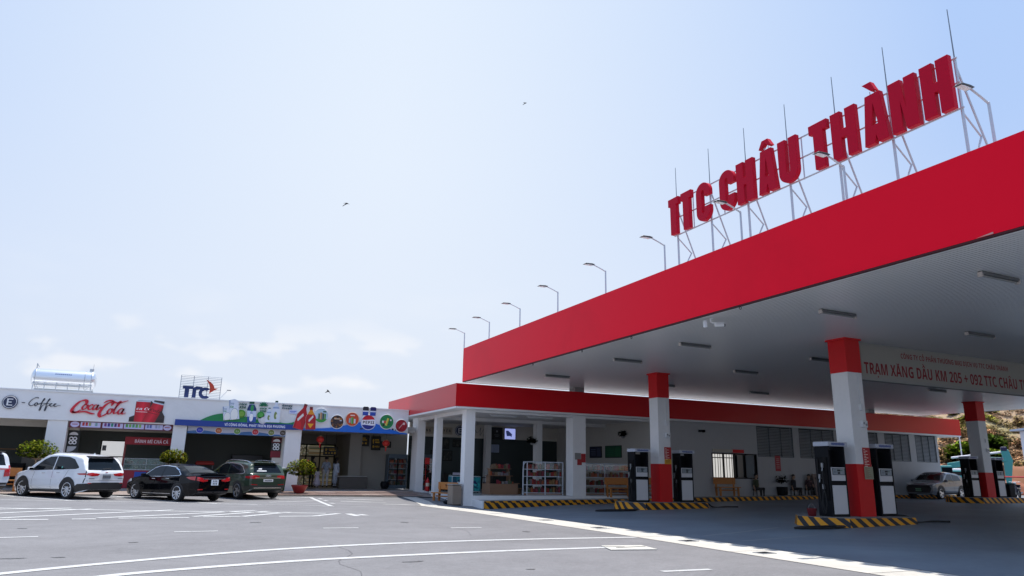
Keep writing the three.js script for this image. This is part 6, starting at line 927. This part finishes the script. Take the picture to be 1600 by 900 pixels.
{ const t = thing('red_canopy_stall', 'small red covered counter deep in the third bay above the black saloon', 'stall', [1.75, .24, -41.6]); obj('counter', rbox(.9, .9, .5, 0, .45, 0, .02), M.dark, t); obj('cover', [rbox(.9, .14, .6, 0, 1.2, 0, .03), rbox(.8, .04, .5, 0, 1.3, 0, .02)], mat([.5, .02, .012], .5), t); obj('post', [rod([-.4, .9, 0], [-.4, 1.15, 0], .02), rod([.4, .9, 0], [.4, 1.15, 0], .02)], M.grey, t); const q = thing('cafe_table', 'long dark table in the third bay behind the dark green car', 'table', [3.3, .24, -40.6]); obj('table_top', rbox(1.8, .05, .7, 0, .75, 0, .01), M.dark, q); for (const s of [-1, 1]) obj('leg', rbox(.06, .74, .6, s * .8, .37, 0, .01), M.dark, q); const m = thing('counter', 'dark counter with a long hood at the rear of the third bay', 'counter', [3.7, .24, -42.5]); obj('counter', rbox(2.2, 1.0, .6, 0, .5, 0, .02), M.dark, m); obj('hood', rbox(1.6, .4, .6, .2, 1.5, 0, .03), mat([.05, .05, .055], .4, .3), m); obj('post', [-.5, .9].map((q2) => rod([q2, 1, 0], [q2, 1.3, 0], .02)), M.grey, m); }
{ const t = thing('coffee_counter', 'dark coffee counter in the first bay behind the green bonsai', 'counter', [-8, .24, -42]); obj('counter', rbox(3.5, 1.05, .7, 0, .52, 0, .02), M.dark, t); obj('shelf', rbox(3, .05, .4, 0, 1.7, -.8, .01), M.wood, t); obj('panel', bx(1.4, 2.9, .6, 1.9, -1.2, -1.15), mat([.28, .26, .24], .7), t); }
// lanterns
function lantern(x, y, z, label) { const t = thing('paper_lantern', label, 'lantern', [x, y, z]), r = phys([.62, .03, .02], .6, 0, { transmission: .25, thickness: 0 }); obj('shade', new THREE.LatheGeometry([[.06, .17], [.13, .14], [.2, .06], [.21, 0], [.18, -.08], [.11, -.15], [.06, -.17]].map((p) => new THREE.Vector2(...p)), 12), r, t); obj('cap', [rod([0, .17, 0], [0, .2, 0], .07, .06, 14), rod([0, -.2, 0], [0, -.17, 0], .06, .07, 14)], mat([.5, .4, .2], .5), t); obj('tassel', rod([0, -.42, 0], [0, -.2, 0], .02, .05, 10), mat([.5, .02, .02], .7), t); obj('cord', rod([0, .2, 0], [0, 3.3 - y, 0], .005, .005, 5), M.dark, t); return t; }
lantern(7.1, 2.78, -38.8, 'red paper lantern hanging at the left of the passage bay'); lantern(10.65, 2.7, -38.8, 'red paper lantern hanging at the right of the passage bay');
// direction boards
{
  const bd = (label, x, y, z, w, h, seed) => { const t = thing('direction_board', label, 'sign', [x, y, z]); obj('board', box(w, h, .05, 0, 0, 0), M.black, t); obj('print', fitUV(box(w - .03, h - .03, .006, 0, 0, .028)), printMat(160, 112, (g, W, H) => { g.fillStyle = '#15130c'; g.fillRect(0, 0, W, H); g.fillStyle = '#c9a01c'; const r = mulberry(seed); g.beginPath(); g.arc(28, 34, 12, 0, 7); g.fill(); g.fillRect(20, 46, 16, 14); g.fillRect(56, 22, 70, 11); g.fillRect(60, 42, 80, 11); for (let i = 0; i < 4; i++) { g.beginPath(); g.arc(30 + i * 34, 84, 8 + r() * 5, 0, 7); g.fill(); } }), t); obj('hanger', [rod([-w * .35, h / 2, 0], [-w * .35, 3.3 - y, 0], .008), rod([w * .35, h / 2, 0], [w * .35, 3.3 - y, 0], .008)], M.dark, t); };
  bd('black and yellow direction board above the glass door behind the people', 8.55, 2.3, -43.2, .82, .5, 1); bd('wide black and yellow direction board high in the passage bay', 10.05, 2.92, -42.2, 1.0, .62, 2); bd('black and yellow board at the right of the wide direction board', 10.98, 2.8, -42.2, .56, .8, 3);
  slab('picture', 'dark screen on the rear wall above the two-door fridge', 'picture', .7, .36, .04, 11.6, 2.75, -42.38, darkPic(8)); const t = thing('low_wall', 'dark stone counter with pale top in the passage', 'counter', [9.6, .24, -41.6]); obj('counter', rbox(1.6, .62, .5, 0, .31, 0, .02), mat([.1, .09, .08], .5), t); obj('worktop', rbox(1.7, .04, .6, -.1, .66, 0, .01), mat([.5, .5, .48], .4), t);
}
// people
function person(label, [x, y, z], turn, sc, o, group) {
  const t = thing('person', label, 'person', [x, y, z], turn), N = 72, ext = 1.0, st = o.stride ?? .08;
  const J = { pel: [0, .95, 0], chest: [0, 1.28, .0], neck: [0, 1.45, .0], head: [0, 1.6, .03] };
  if (o.sit) for (const k in J) J[k] = [J[k][0], J[k][1] - .42, J[k][2] - .1];
  const B = []; const b = (p, q, r0, r1, c) => B.push([p, q, r0, r1, c]); const { skin = [.42, .26, .18], top, leg, shoe = [.03, .03, .03] } = o;
  const P = J.pel, C = J.chest, sw = o.child ? .13 : .17;
  b(P, C, .135, .15, top); b([C[0] - .1, C[1] + .06, C[2]], [C[0] + .1, C[1] + .06, C[2]], .1, .1, top); b([P[0] - .07, P[1] - .02, P[2]], [P[0] + .07, P[1] - .02, P[2]], .115, .115, o.skirt ? top : leg); b(C, J.neck, .07, .052, skin); b(J.neck, J.head, .05, .06, skin);
  b(J.head, [0, J.head[1] + .06, J.head[2] - .005], .088, .1, skin); b([0, J.head[1] - .03, J.head[2] + .03], [0, J.head[1] - .055, J.head[2] + .05], .06, .045, skin); b([0, J.head[1] + .01, J.head[2] + .09], [0, J.head[1] - .01, J.head[2] + .115], .016, .02, skin);
  for (const s of [-1, 1]) {
    const hip = [P[0] + s * .09, P[1] - .05, P[2]], kn = o.sit ? [s * .12, .5, P[2] + .42] : [s * .1, .5, P[2] + (s > 0 ? st : -st * .3)], an = o.sit ? [s * .12, .09, P[2] + .4] : [s * .1, .085, P[2] + (s > 0 ? st * .5 : -st)];
    b(hip, kn, .088, .062, leg); b(kn, an, .06, .042, o.bare ? skin : leg); b([an[0], .045, an[2] - .03], [an[0] + s * .015, .035, an[2] + .15], .045, .035, shoe);
    const sh = [C[0] + s * sw, C[1] + .1, C[2]], raise = s > 0 ? o.armR ?? 0 : o.armL ?? 0, el = [sh[0] + s * .06, sh[1] - .27 + raise * .1, sh[2] + raise * .14 - .02], wr = [el[0] - s * .02 * (1 + raise * 3), el[1] - .22 + raise * .26, el[2] + .06 + raise * .16];
    b(sh, el, .05, .042, top); b(el, wr, .04, .028, o.long ? top : skin); const d = V(wr[0] - el[0], wr[1] - el[1], wr[2] - el[2]).normalize(), pm = [wr[0] + d.x * .07, wr[1] + d.y * .07, wr[2] + d.z * .07]; b(wr, pm, .028, .034, skin);
    (o.hands ??= []).push([pm, d, s]);
  }
  if (o.skirt) { const hem = o.sit ? .4 : o.skirt; b([0, P[1], P[2]], [0, hem + .1, P[2]], .15, o.flare ?? .2, top); }
  if (o.bag) b([.2, 1.0, -.05], [.22, .86, -.05], .08, .09, o.bag);
  const seg = (p, B0) => { const [a, e, r0, r1] = B0, dx = e[0] - a[0], dy = e[1] - a[1], dz = e[2] - a[2], l2 = dx * dx + dy * dy + dz * dz || 1e-9, h = Math.min(1, Math.max(0, ((p[0] - a[0]) * dx + (p[1] - a[1]) * dy + (p[2] - a[2]) * dz) / l2)); return Math.hypot(p[0] - a[0] - dx * h, p[1] - a[1] - dy * h, p[2] - a[2] - dz * h) - lerp(r0, r1, h); };
  const mc = new MarchingCubes(N, new THREE.MeshStandardMaterial(), false, false, 60000); mc.isolation = 0; const c0 = [0, .86, .05], hs = .95;
  for (let k = 0; k < N; k++) for (let j = 0; j < N; j++) for (let i = 0; i < N; i++) { const p = [c0[0] + (i / N * 2 - 1) * hs, c0[1] + (j / N * 2 - 1) * hs, c0[2] + (k / N * 2 - 1) * hs]; let d = 9; if (Math.abs(p[0]) < .6 && Math.abs(p[2]) < .75) for (const q of B) { const e = seg(p, q), h = Math.max(.035 - Math.abs(d - e), 0) / .035; d = Math.min(d, e) - h * h * .035 * .25; } mc.field[i + j * N + k * N * N] = -d; }
  mc.update(); const cnt = mc.count, pos = [], nor = [], col = [];
  for (let i = 0; i < cnt; i++) { const p = [0, 1, 2].map((c) => c0[c] + mc.positionArray[i * 3 + c] * hs); let bd = 9, bc = top; for (const q of B) { const e = seg(p, q); if (e < bd) { bd = e; bc = q[4]; } } if (o.pattern && bc === top) { const n = N3(p[0] * 22, p[1] * 22, p[2] * 22); if (n > .1) bc = o.pattern; } pos.push(...p); nor.push(mc.normalArray[i * 3], mc.normalArray[i * 3 + 1], mc.normalArray[i * 3 + 2]); col.push(...bc); }
  const mk = (p0, n0, c0_) => { const q = new THREE.BufferGeometry(); q.setAttribute('position', new THREE.Float32BufferAttribute(p0, 3)); q.setAttribute('normal', new THREE.Float32BufferAttribute(n0, 3)); q.setAttribute('color', new THREE.Float32BufferAttribute(c0_, 3)); return q; };
  const parts = [mk(pos, nor, col)];
  for (const [pm, d, s] of o.hands) { const sd = V(0, 0, 1).cross(d).normalize().multiplyScalar(s || 1), nf = d.clone().cross(sd).normalize(); for (let f = 0; f < 5; f++) { const th = f === 4, L = th ? .05 : [.062, .072, .068, .052][f], a = V(...pm).addScaledVector(nf, th ? .03 : (f - 1.5) * .018).addScaledVector(d, th ? -.03 : .02), m = a.clone().addScaledVector(d, L * .55).addScaledVector(nf, th ? .025 : 0), e = m.clone().addScaledVector(d, L * .45).addScaledVector(sd, -.018); for (const [u, v, r0, r1] of [[a, m, .0095, .0085], [m, e, .0085, .007]]) { const q = flat(rod(u.toArray(), v.toArray(), r0, r1, 6)); q.deleteAttribute('uv'); const n = q.attributes.position.count; q.setAttribute('color', new THREE.Float32BufferAttribute(Array(n).fill(skin).flat(), 3)); parts.push(q); } } }
  const g = mergeGeometries(parts); const body = new THREE.Mesh(g, new THREE.MeshStandardMaterial({ vertexColors: true, roughness: .8 })); body.name = 'body'; body.castShadow = body.receiveShadow = true; t.add(body);
  const hy = J.head[1] + .05, hz = J.head[2]; const hair = [new THREE.SphereGeometry(.116, 20, 14, 0, 6.29, 0, 1.9).rotateX(-.5).translate(0, hy + .012, hz - .012)]; if (o.hairLong) hair.push(new THREE.CapsuleGeometry(.075, o.hairLong, 6, 14).scale(1.15, 1, .6).translate(0, hy - .1 - o.hairLong / 2, hz - .085)); obj('hair', hair, mat([.012, .01, .01], .5), t);
  for (const s of [-1, 1]) obj('ear', new THREE.SphereGeometry(.022, 8, 8).scale(.5, 1.2, .8).translate(s * .098, hy - .03, hz), mat(skin, .7), t);
  obj('eyes', [-1, 1].map((s) => new THREE.SphereGeometry(.012, 8, 6).translate(s * .034, hy - .02, hz + .09)), M.black, t); obj('mouth', rbox(.04, .008, .01, 0, hy - .095, hz + .083, .003), mat([.3, .08, .07], .6), t);
  t.scale.setScalar(sc); return t;
}
person('person in dark clothes standing at the shop door, left of the small girl', [7.5, .26, -42.8], 2.6, .98, { top: [.03, .035, .045], leg: [.02, .02, .025], hairLong: .12, long: true });
person('small girl in a pale lilac flared dress', [7.78, .26, -42.5], 3.3, .62, { top: [.8, .74, .86], leg: [.4, .26, .2], skirt: .3, flare: .34, bare: true, hairLong: .1, child: true });
person('person in a blue patterned shirt and pale trousers with their back turned', [8.28, .26, -42.7], 3.1, .98, { top: [.5, .58, .7], pattern: [.2, .26, .4], leg: [.75, .75, .76], stride: .12 });
person('person in a pale blue dress with long black hair, holding something up', [8.8, .26, -42.5], 2.3, .94, { top: [.66, .74, .88], leg: [.5, .5, .55], skirt: .25, flare: .17, long: true, hairLong: .2, armR: .9 });
person('attendant in dark green clothes sitting on a box at the white wall under the window', [29.6, .22, -30.95], .2, .95, { top: [.05, .06, .03], leg: [.03, .03, .03], sit: true });
person('attendant in dark clothes sitting left of the small white bin', [32.4, .26, -30.95], .3, .92, { top: [.025, .025, .03], leg: [.02, .02, .022], sit: true, hairLong: .1 });
person('attendant in dark maroon clothes sitting beside the easel board', [33.5, .28, -30.9], -.3, .92, { top: [.06, .03, .035], leg: [.03, .03, .035], sit: true, hairLong: .1, armR: .4 });
{ // things along the shaded wall
  for (const [i, x] of [29.6, 32.4, 33.5].entries()) { const s = thing('plastic_stool', ['low dark stool under the attendant in green', 'low dark stool under the attendant left of the white bin', 'low dark stool under the attendant in maroon'][i], 'stool', [x, .22 + i * .03, -31.04]); obj('seat', rbox(.32, .04, .32, 0, .41, 0, .02), M.dark, s); for (const a of [-.12, .12]) for (const b of [-.12, .12]) obj('leg', rod([a * 1.15, 0, b * 1.15], [a, .4, b], .018), M.dark, s); }
  const e = thing('easel_board', 'dark leaning board on the terrace beside the seated attendants', 'board', [34.15, .36, -30.85], .1); obj('board', box(.6, 1.2, .04, 0, .6, 0).rotateX(-.16), mat([.1, .06, .05], .5), e); obj('leg', [rod([-.2, 0, -.24], [-.1, 1.0, -.12], .02), rod([.2, 0, -.24], [.1, 1.0, -.12], .02)], M.dark, e);
  const w = thing('waste_bin', 'small white bin on the terrace before the louvred wall', 'bin', [35.0, .38, -30.8]); obj('bin', new THREE.LatheGeometry([[0, 0], [.17, 0], [.22, .5], [.2, .5], [.15, .03], [0, .03]].map((p) => new THREE.Vector2(...p)), 20), mat([.55, .57, .6], .5), w); obj('contents', crownGeo(.16, .14, .16, 60, .06, 5, [[.04, .06, .03], [.1, .1, .1]]).translate(0, .55, 0), leafMat, w);
  for (const [i, x] of [36.0, 37.1, 38.0].entries()) { const p = thing('potted_shrub', ['dark potted shrub right of the small white bin', 'dark potted shrub between two others by the louvred wall', 'dark potted shrub farthest right by the louvred wall'][i], 'potted plant', [x, .4, -30.75]); obj('pot', new THREE.CylinderGeometry(.2, .15, .35, 16).translate(0, .17, 0), M.dark, p); obj('foliage', crownGeo(.35, .38, .3, 260, .09, 20 + i, [[.05, .06, .03], [.08, .06, .04], [.04, .06, .03]]).translate(0, .68, 0), leafMat, p); obj('stem', rod([0, .3, 0], [0, .7, 0], .02), barkMat, p); }
  const p = thing('potted_shrub', 'dark potted shrub between the seated attendants', 'potted plant', [31.4, .3, -30.95]); obj('pot', new THREE.CylinderGeometry(.3, .26, .5, 4).rotateY(.78).translate(0, .25, 0), M.dark, p); obj('foliage', crownGeo(.4, .35, .3, 200, .09, 33, [[.04, .06, .03]]).translate(0, .85, 0), leafMat, p);
}
// ================= beyond the station, to the right =================
{
  // dry hillside: a ridge on an arc about the site
  const pos = [], col = [], uv = [], idx = [], A0 = 47, A1 = 130, na = 130, nr = 46, hgt = (yaw, r) => { const k = sm(r, 105, 300), s = sm(yaw, 47, 58); return .3 + s * (k * (52 + 12 * fbm(yaw * .1, r * .004, 3, 3)) + 5 * fbm(yaw * .35, r * .03, 9, 4) * sm(r, 105, 140)); };
  for (let j = 0; j <= nr; j++) for (let i = 0; i <= na; i++) { const yaw = lerp(A0, A1, i / na), r = lerp(100, 420, Math.pow(j / nr, 1.3)), a = yaw * Math.PI / 180, x = Math.sin(a) * r, z = -Math.cos(a) * r, n = fbm(x * .06, 1, z * .06, 4), m = fbm(x * .2, 5, z * .2, 3); pos.push(x, hgt(yaw, r) - .02, z); uv.push(x, z); const c = [[.34, .23, .15], [.38, .27, .17], [.31, .27, .13]][n > .08 ? 1 : n < -.12 ? 2 : 0]; const t = 1 + m * .6; col.push(c[0] * t, c[1] * t, c[2] * t); }
  for (let j = 0; j < nr; j++) for (let i = 0; i < na; i++) { const a = j * (na + 1) + i, b = a + 1, c = a + na + 1, d = c + 1; idx.push(a, b, c, b, d, c); }
  const g = new THREE.BufferGeometry(); g.setAttribute('position', new THREE.Float32BufferAttribute(pos, 3)); g.setAttribute('uv', new THREE.Float32BufferAttribute(uv, 2)); g.setAttribute('color', new THREE.Float32BufferAttribute(col, 3)); g.setIndex(idx); g.computeVertexNormals();
  struct('hill', g, new THREE.MeshStandardMaterial({ vertexColors: true, roughness: .95 }));
  // scrub on the hillside: leafy clumps
  const cl = crownGeo(1, .7, 1, 260, .17, 77, [[1, 1, 1], [.75, .75, .75], [1.2, 1.15, 1]], -.5), n = 4200, im = new THREE.InstancedMesh(cl, phys([1, 1, 1], .85, 0, { vertexColors: true, specularIntensity: .2 }), n), r = mulberry(55), mt = new THREE.Matrix4(), q = new THREE.Quaternion(), cc = new THREE.Color();
  for (let i = 0; i < n; i++) { const yaw = 49 + r() * 34, rr = 108 + r() * r() * 210, a = yaw * Math.PI / 180, x = Math.sin(a) * rr, z = -Math.cos(a) * rr, s = (.35 + r() * .7) * (1 + rr / 300), gn = fbm(x * .045, 2, z * .045, 3) + (rr < 122 ? .3 : 0); q.setFromEuler(new THREE.Euler(0, r() * 6.3, 0)); mt.compose(V(x, hgt(yaw, rr) + s * .35, z), q, V(s, s * (.5 + r() * .35), s)); im.setMatrixAt(i, mt); const v = .7 + r() * .6; if (gn > .16 && r() < .75) cc.setRGB(.56 * v, .6 * v, .12 * v); else if (r() < .3) cc.setRGB(.56 * v, .46 * v, .22 * v); else cc.setRGB((.78 + r() * .15) * v, .52 * v, .34 * v); im.setColorAt(i, cc); }
  im.name = 'hill_scrub'; im.userData = { kind: 'stuff', label: 'dry brown and green scrub covering the hillside', category: 'scrub' }; im.castShadow = true; scene.add(im);
}
{ // bright green bush and low earth bank beyond the wing
  const mk = (label, x, y, z, s, seed, hues) => { const t = thing('bush', label, 'bush', [x, y, z]); obj('foliage', crownGeo(s[0], s[1], s[2], 1500, .3, seed, hues, -.4).translate(0, s[1] * .8, 0), leafMat, t); obj('stem', [0, 1, 2, 3].map((i) => rod([0, -.2, 0], [Math.cos(i * 1.6) * s[0] * .5, s[1] * .9, Math.sin(i * 1.6) * s[2] * .5], .06, .02, 6)), barkMat, t); };
  mk('bright green bush at the foot of the hill right of the louvred wall', 78.8, 3.3, -51.0, [2.6, 1.2, 1.6], 5, [[.55, .85, .1], [.7, .9, .14], [.36, .58, .07]]); mk('second green bush at the foot of the hill, left of the street lamp', 79.8, 3.2, -48.6, [1.7, .8, 1.2], 6, [[.55, .85, .1], [.7, .92, .14], [.34, .56, .07]]);
  mk('dark green bush on the slope left of the white building', 92, 4.6, -56.0, [2.2, 1.3, 1.6], 7, [[.24, .42, .08], [.32, .52, .1]]);
  const bank = new THREE.BufferGeometry(), ps = [], cl = [], ix = []; const n = 40; for (let i = 0; i <= n; i++) { const t = i / n, x = lerp(66, 90, t), z = lerp(-60, -40, t), h = 2.8 + 1.0 * fbm(t * 5, 1, 1, 3); for (const [dx, y] of [[-2.2, 0], [-.9, h * .8], [.8, h], [4, h * .9]]) { ps.push(x + dx * .64, .2 + y, z - dx * .77 + N3(i, y, 3) * .5); const v = 1 + .3 * N3(i * .7, y * 3, 1); cl.push(.28 * v, .12 * v, .06 * v); } } for (let i = 0; i < n; i++) for (let k = 0; k < 3; k++) { const a = i * 4 + k; ix.push(a, a + 4, a + 1, a + 1, a + 4, a + 5); } bank.setAttribute('position', new THREE.Float32BufferAttribute(ps, 3)); bank.setAttribute('color', new THREE.Float32BufferAttribute(cl, 3)); bank.setAttribute('uv', new THREE.Float32BufferAttribute(new Float32Array(ps.length / 3 * 2), 2)); bank.setIndex(ix); bank.computeVertexNormals(); struct('earth_bank', bank, new THREE.MeshStandardMaterial({ vertexColors: true, roughness: .95 }));
}
{ // street lamp
  const t = thing('street_lamp', 'white street lamp with curved arm at the foot of the dry hill', 'street lamp', [75.4, .3, -49.1]); obj('pole', rod([0, 0, 0], [0, 5.4, 0], .08, .055), M.pale, t); obj('arm', tube([[0, 5.35, 0], [.15, 5.75, -.2], [.5, 6.05, -.6]], .05, 14, 8), M.pale, t); obj('lamp_head', rbox(.34, .08, .18, .6, 6.07, -.72, .03), M.pale, t);
}
{ // low white building
  const t = thing('white_shed', 'small white panelled building with pale blue roof edge at the right edge', 'building', [65.4, -.2, -34.6], -.6), pn = mat([.66, .68, .74], .6, 0, { map: wallGrain });
  for (let i = 0; i < 4; i++) for (let j = 0; j < 4; j++) obj('wall_panel', bx(i * 1.5 + .01, i * 1.5 + 1.49, .3 + j * 1.3 + .01, .3 + (j + 1) * 1.3 - .01, -.06, .02), pn, t); obj('wall', [bx(0, 6, .3, 5.5, -.1, -.06), bx(0, .08, .3, 5.5, -5, -.1), bx(5.92, 6, .3, 5.5, -5, -.1), bx(0, 6, .3, 5.5, -5.08, -5)], pn, t); obj('roof', [box(7, .14, 6.4, 3, 5.62, -2.4).rotateZ(0)], mat([.42, .5, .62], .5), t); obj('gutter', bx(-.5, 6.5, 5.42, 5.55, .7, .8), mat([.5, .56, .66], .5), t); t.scale.setScalar(1.06); obj('red_sign', bx(1.1, 2.1, 3.1, 3.55, .02, .06), mat([.45, .02, .06], .5), t);
}
{ // teal excavator
  const teal = mat([.06, .34, .32], .5), t = thing('excavator', 'teal excavator with horizontal boom and hanging arm behind the far pumps', 'excavator', [56.8, .3, -34.8], -.95); t.scale.setScalar(.8);
  obj('boom', [extr(shp([[-3.6, 2.9], [-.2, 3.5], [1.2, 3.45], [1.25, 3.1], [-.2, 3.0], [-3.6, 2.3]]), .5, 0, 0, -.25, .03)], teal, t); obj('cylinder', [rod([-3.2, 3.4, 0], [1.2, 4.0, 0], .1), rod([-.5, 3.75, 0], [1.2, 4.0, 0], .06)], M.pale, t); obj('arm', extr(shp([[.9, 4.1], [1.5, 4.2], [1.75, 3.2], [1.35, .9], [1.0, .9], [1.0, 3.2]]), .4, 0, 0, -.2, .03), teal, t); obj('linkage', [rbox(.5, .4, .5, 1.15, 4.25, 0, .08), rod([1.2, 1.2, 0], [1.3, .7, 0], .12)], M.navy, t); obj('bucket', extr(shp([[.7, .9], [1.5, .9], [1.6, .4], [1.2, .05], [.7, .15], [.5, .5]]), .8, 0, 0, -.4, .03), mat([.2, .08, .04], .8), t);
  obj('cab', [rbox(1.3, 1.5, 1.3, -3.9, 1.9, 0, .08), rbox(2.4, 1.0, 2.2, -4.6, 1.3, 0, .1)], teal, t); obj('cab_window', rbox(.9, .8, 1.32, -3.7, 2.1, 0, .04), CM.glass, t); for (const s of [-1, 1]) obj('track', rbox(3.6, .75, .55, -4.2, .38, s * .95, .3, 5), M.dark, t);
}
{ // teal minibus, glass kiosk, dirt mound, motorbikes
  const t = thing('delivery_van', 'teal and white van parked at the foot of the hill behind the crossover', 'van', [70.3, .3, -46.4], -.4), te = mat([.07, .42, .4], .4);
  obj('body', [rbox(4.4, 1.1, 1.8, 0, .95, 0, .25, 4), rbox(3.4, .7, 1.6, -.2, 1.65, 0, .3, 4)], te, t); obj('roof', rbox(2.8, .3, 1.4, -.3, 1.98, 0, .14, 3), M.pale, t); obj('window', [rbox(2.9, .4, 1.64, -.2, 1.66, 0, .06)], CM.glass, t); obj('stripe', rbox(4.42, .16, 1.82, 0, 1.12, 0, .05), M.pale, t); for (const a of [-1.4, 1.4]) for (const s of [-1, 1]) obj('wheel', rod([a, .32, s * .78], [a, .32, s * .95], .32, .32, 20), M.rubber, t);
  const k = thing('meter_cabinet', 'dark glazed cabinet on a post left of the far right pumps', 'cabinet', [56.5, .3, -36.2]); obj('cabinet', rbox(.55, 1.0, .5, 0, 1.9, 0, .03), M.dark, k); obj('pane', rbox(.4, .7, .02, 0, 1.9, .26, .01), CM.glass, k); obj('post', rbox(.2, 1.4, .2, 0, .7, 0, .02), M.grey, k);
  const m = thing('dirt_mound', 'mound of reddish earth at the right edge before the white building', 'earth', [60.6, .2, -36.0]); m.scale.setScalar(.8); const g = new THREE.SphereGeometry(1, 40, 16, 0, 6.29, 0, 1.57).scale(2.3, 1.5, 1.8), p = g.attributes.position; for (let i = 0; i < p.count; i++) { const f = 1 + .25 * fbm(p.getX(i) * 1.3, p.getY(i) * 1.3, p.getZ(i) * 1.3, 3); p.setXYZ(i, p.getX(i) * f, p.getY(i) * f, p.getZ(i) * f); } g.computeVertexNormals(); obj('earth', g, mat([.3, .11, .06], .95, 0, { map: wallGrain }), m);
  const bike = (x, z, ry, label, c) => { const b = thing('motorbike', label, 'motorbike', [x, .3, z], ry); for (const a of [-.62, .62]) { const w = obj('wheel', new THREE.TorusGeometry(.26, .05, 10, 28).translate(a, .3, 0), M.rubber, b); obj('rim', [new THREE.TorusGeometry(.2, .012, 6, 24).translate(a, .3, 0), ...[0, 1, 2].map((i) => rod([a + Math.cos(i * 1.05) * .2, .3 + Math.sin(i * 1.05) * .2, 0], [a - Math.cos(i * 1.05) * .2, .3 - Math.sin(i * 1.05) * .2, 0], .01, .01, 5))], M.steel, w); } obj('body', [extr(shp([[-.75, .62], [-.5, .8], [.0, .62], [.25, .55], [.5, .95], [.6, .9], [.42, .4], [.1, .3], [-.3, .36]]), .24, 0, 0, -.12, .03)], mat(c, .35), b); obj('seat', rbox(.7, .1, .26, -.35, .8, 0, .05), M.black, b); obj('fork', [rod([.62, .3, .09], [.42, .95, .07], .02), rod([.62, .3, -.09], [.42, .95, -.07], .02), rod([.4, 1.0, -.32], [.4, 1.0, .32], .016)], M.steel, b); obj('headlight', new THREE.SphereGeometry(.09, 14, 10).translate(.52, .92, 0), CM.lampClear, b); obj('engine', rbox(.4, .24, .22, 0, .32, 0, .04), M.grey, b); obj('exhaust', rod([-.1, .26, .12], [-.75, .36, .14], .045), M.steel, b); };
  bike(50.6, -29.6, .7, 'dark motorbike parked in the sun at the right edge', [.02, .02, .05]); bike(51.3, -31.0, .5, 'black and silver motorbike behind the dark one at the right edge', [.12, .12, .13]);
  const bar = thing('barrier_rail', 'thin red barrier rail at the right edge beyond the pumps', 'barrier', [55.5, .3, -33.3], -.6); obj('rail', rod([-1, 1.35, 0], [4, 1.35, 0], .05), mat([.5, .02, .03], .5), bar); obj('post', [rod([-.9, 0, 0], [-.9, 1.3, 0], .05), rod([3.8, 0, 0], [3.8, 1.3, 0], .05)], M.grey, bar);
  const bl = thing('rubbish_bin', 'dark bin beside the right pump of the far island', 'bin', [43.0, .31, -25.6]); obj('bin', rbox(.5, .85, .45, 0, .43, 0, .04), M.dark, bl); obj('lid', rbox(.54, .08, .5, 0, .9, 0, .03), M.dark, bl);
}
// birds
function bird(p, s, ry, roll, label) { const t = thing('bird', label, 'bird', p, ry), d = mat([.02, .02, .022], .8); t.rotation.z = roll; t.scale.setScalar(s); obj('body', new THREE.SphereGeometry(.1, 14, 10).scale(1.9, .7, .7), d, t); for (const q of [-1, 1]) obj('wing', extr(shp([[.14, 0], [.02, q * .22], [-.1, q * .55], [-.14, q * .5], [-.1, q * .2], [-.12, 0]]), .02).rotateX(Math.PI / 2).rotateX(q * .35), d, t); obj('tail', extr(shp([[-.15, 0], [-.38, .08], [-.32, 0], [-.38, -.08]]), .015).rotateX(Math.PI / 2), d, t); obj('beak', new THREE.ConeGeometry(.03, .09, 8).rotateZ(-Math.PI / 2).translate(.22, 0, 0), d, t); }
bird([7.96, 17.08, -41.42], .62, .5, .2, 'dark bird gliding in the middle of the sky'); bird([19.02, 25.7, -39.34], .42, .2, 0, 'tiny bird high in the sky above the lamps'); bird([11.05, 7.35, -58.67], .8, 2.4, .7, 'bird with raised wing flying low above the shop roof');

renderer.render(scene, camera);
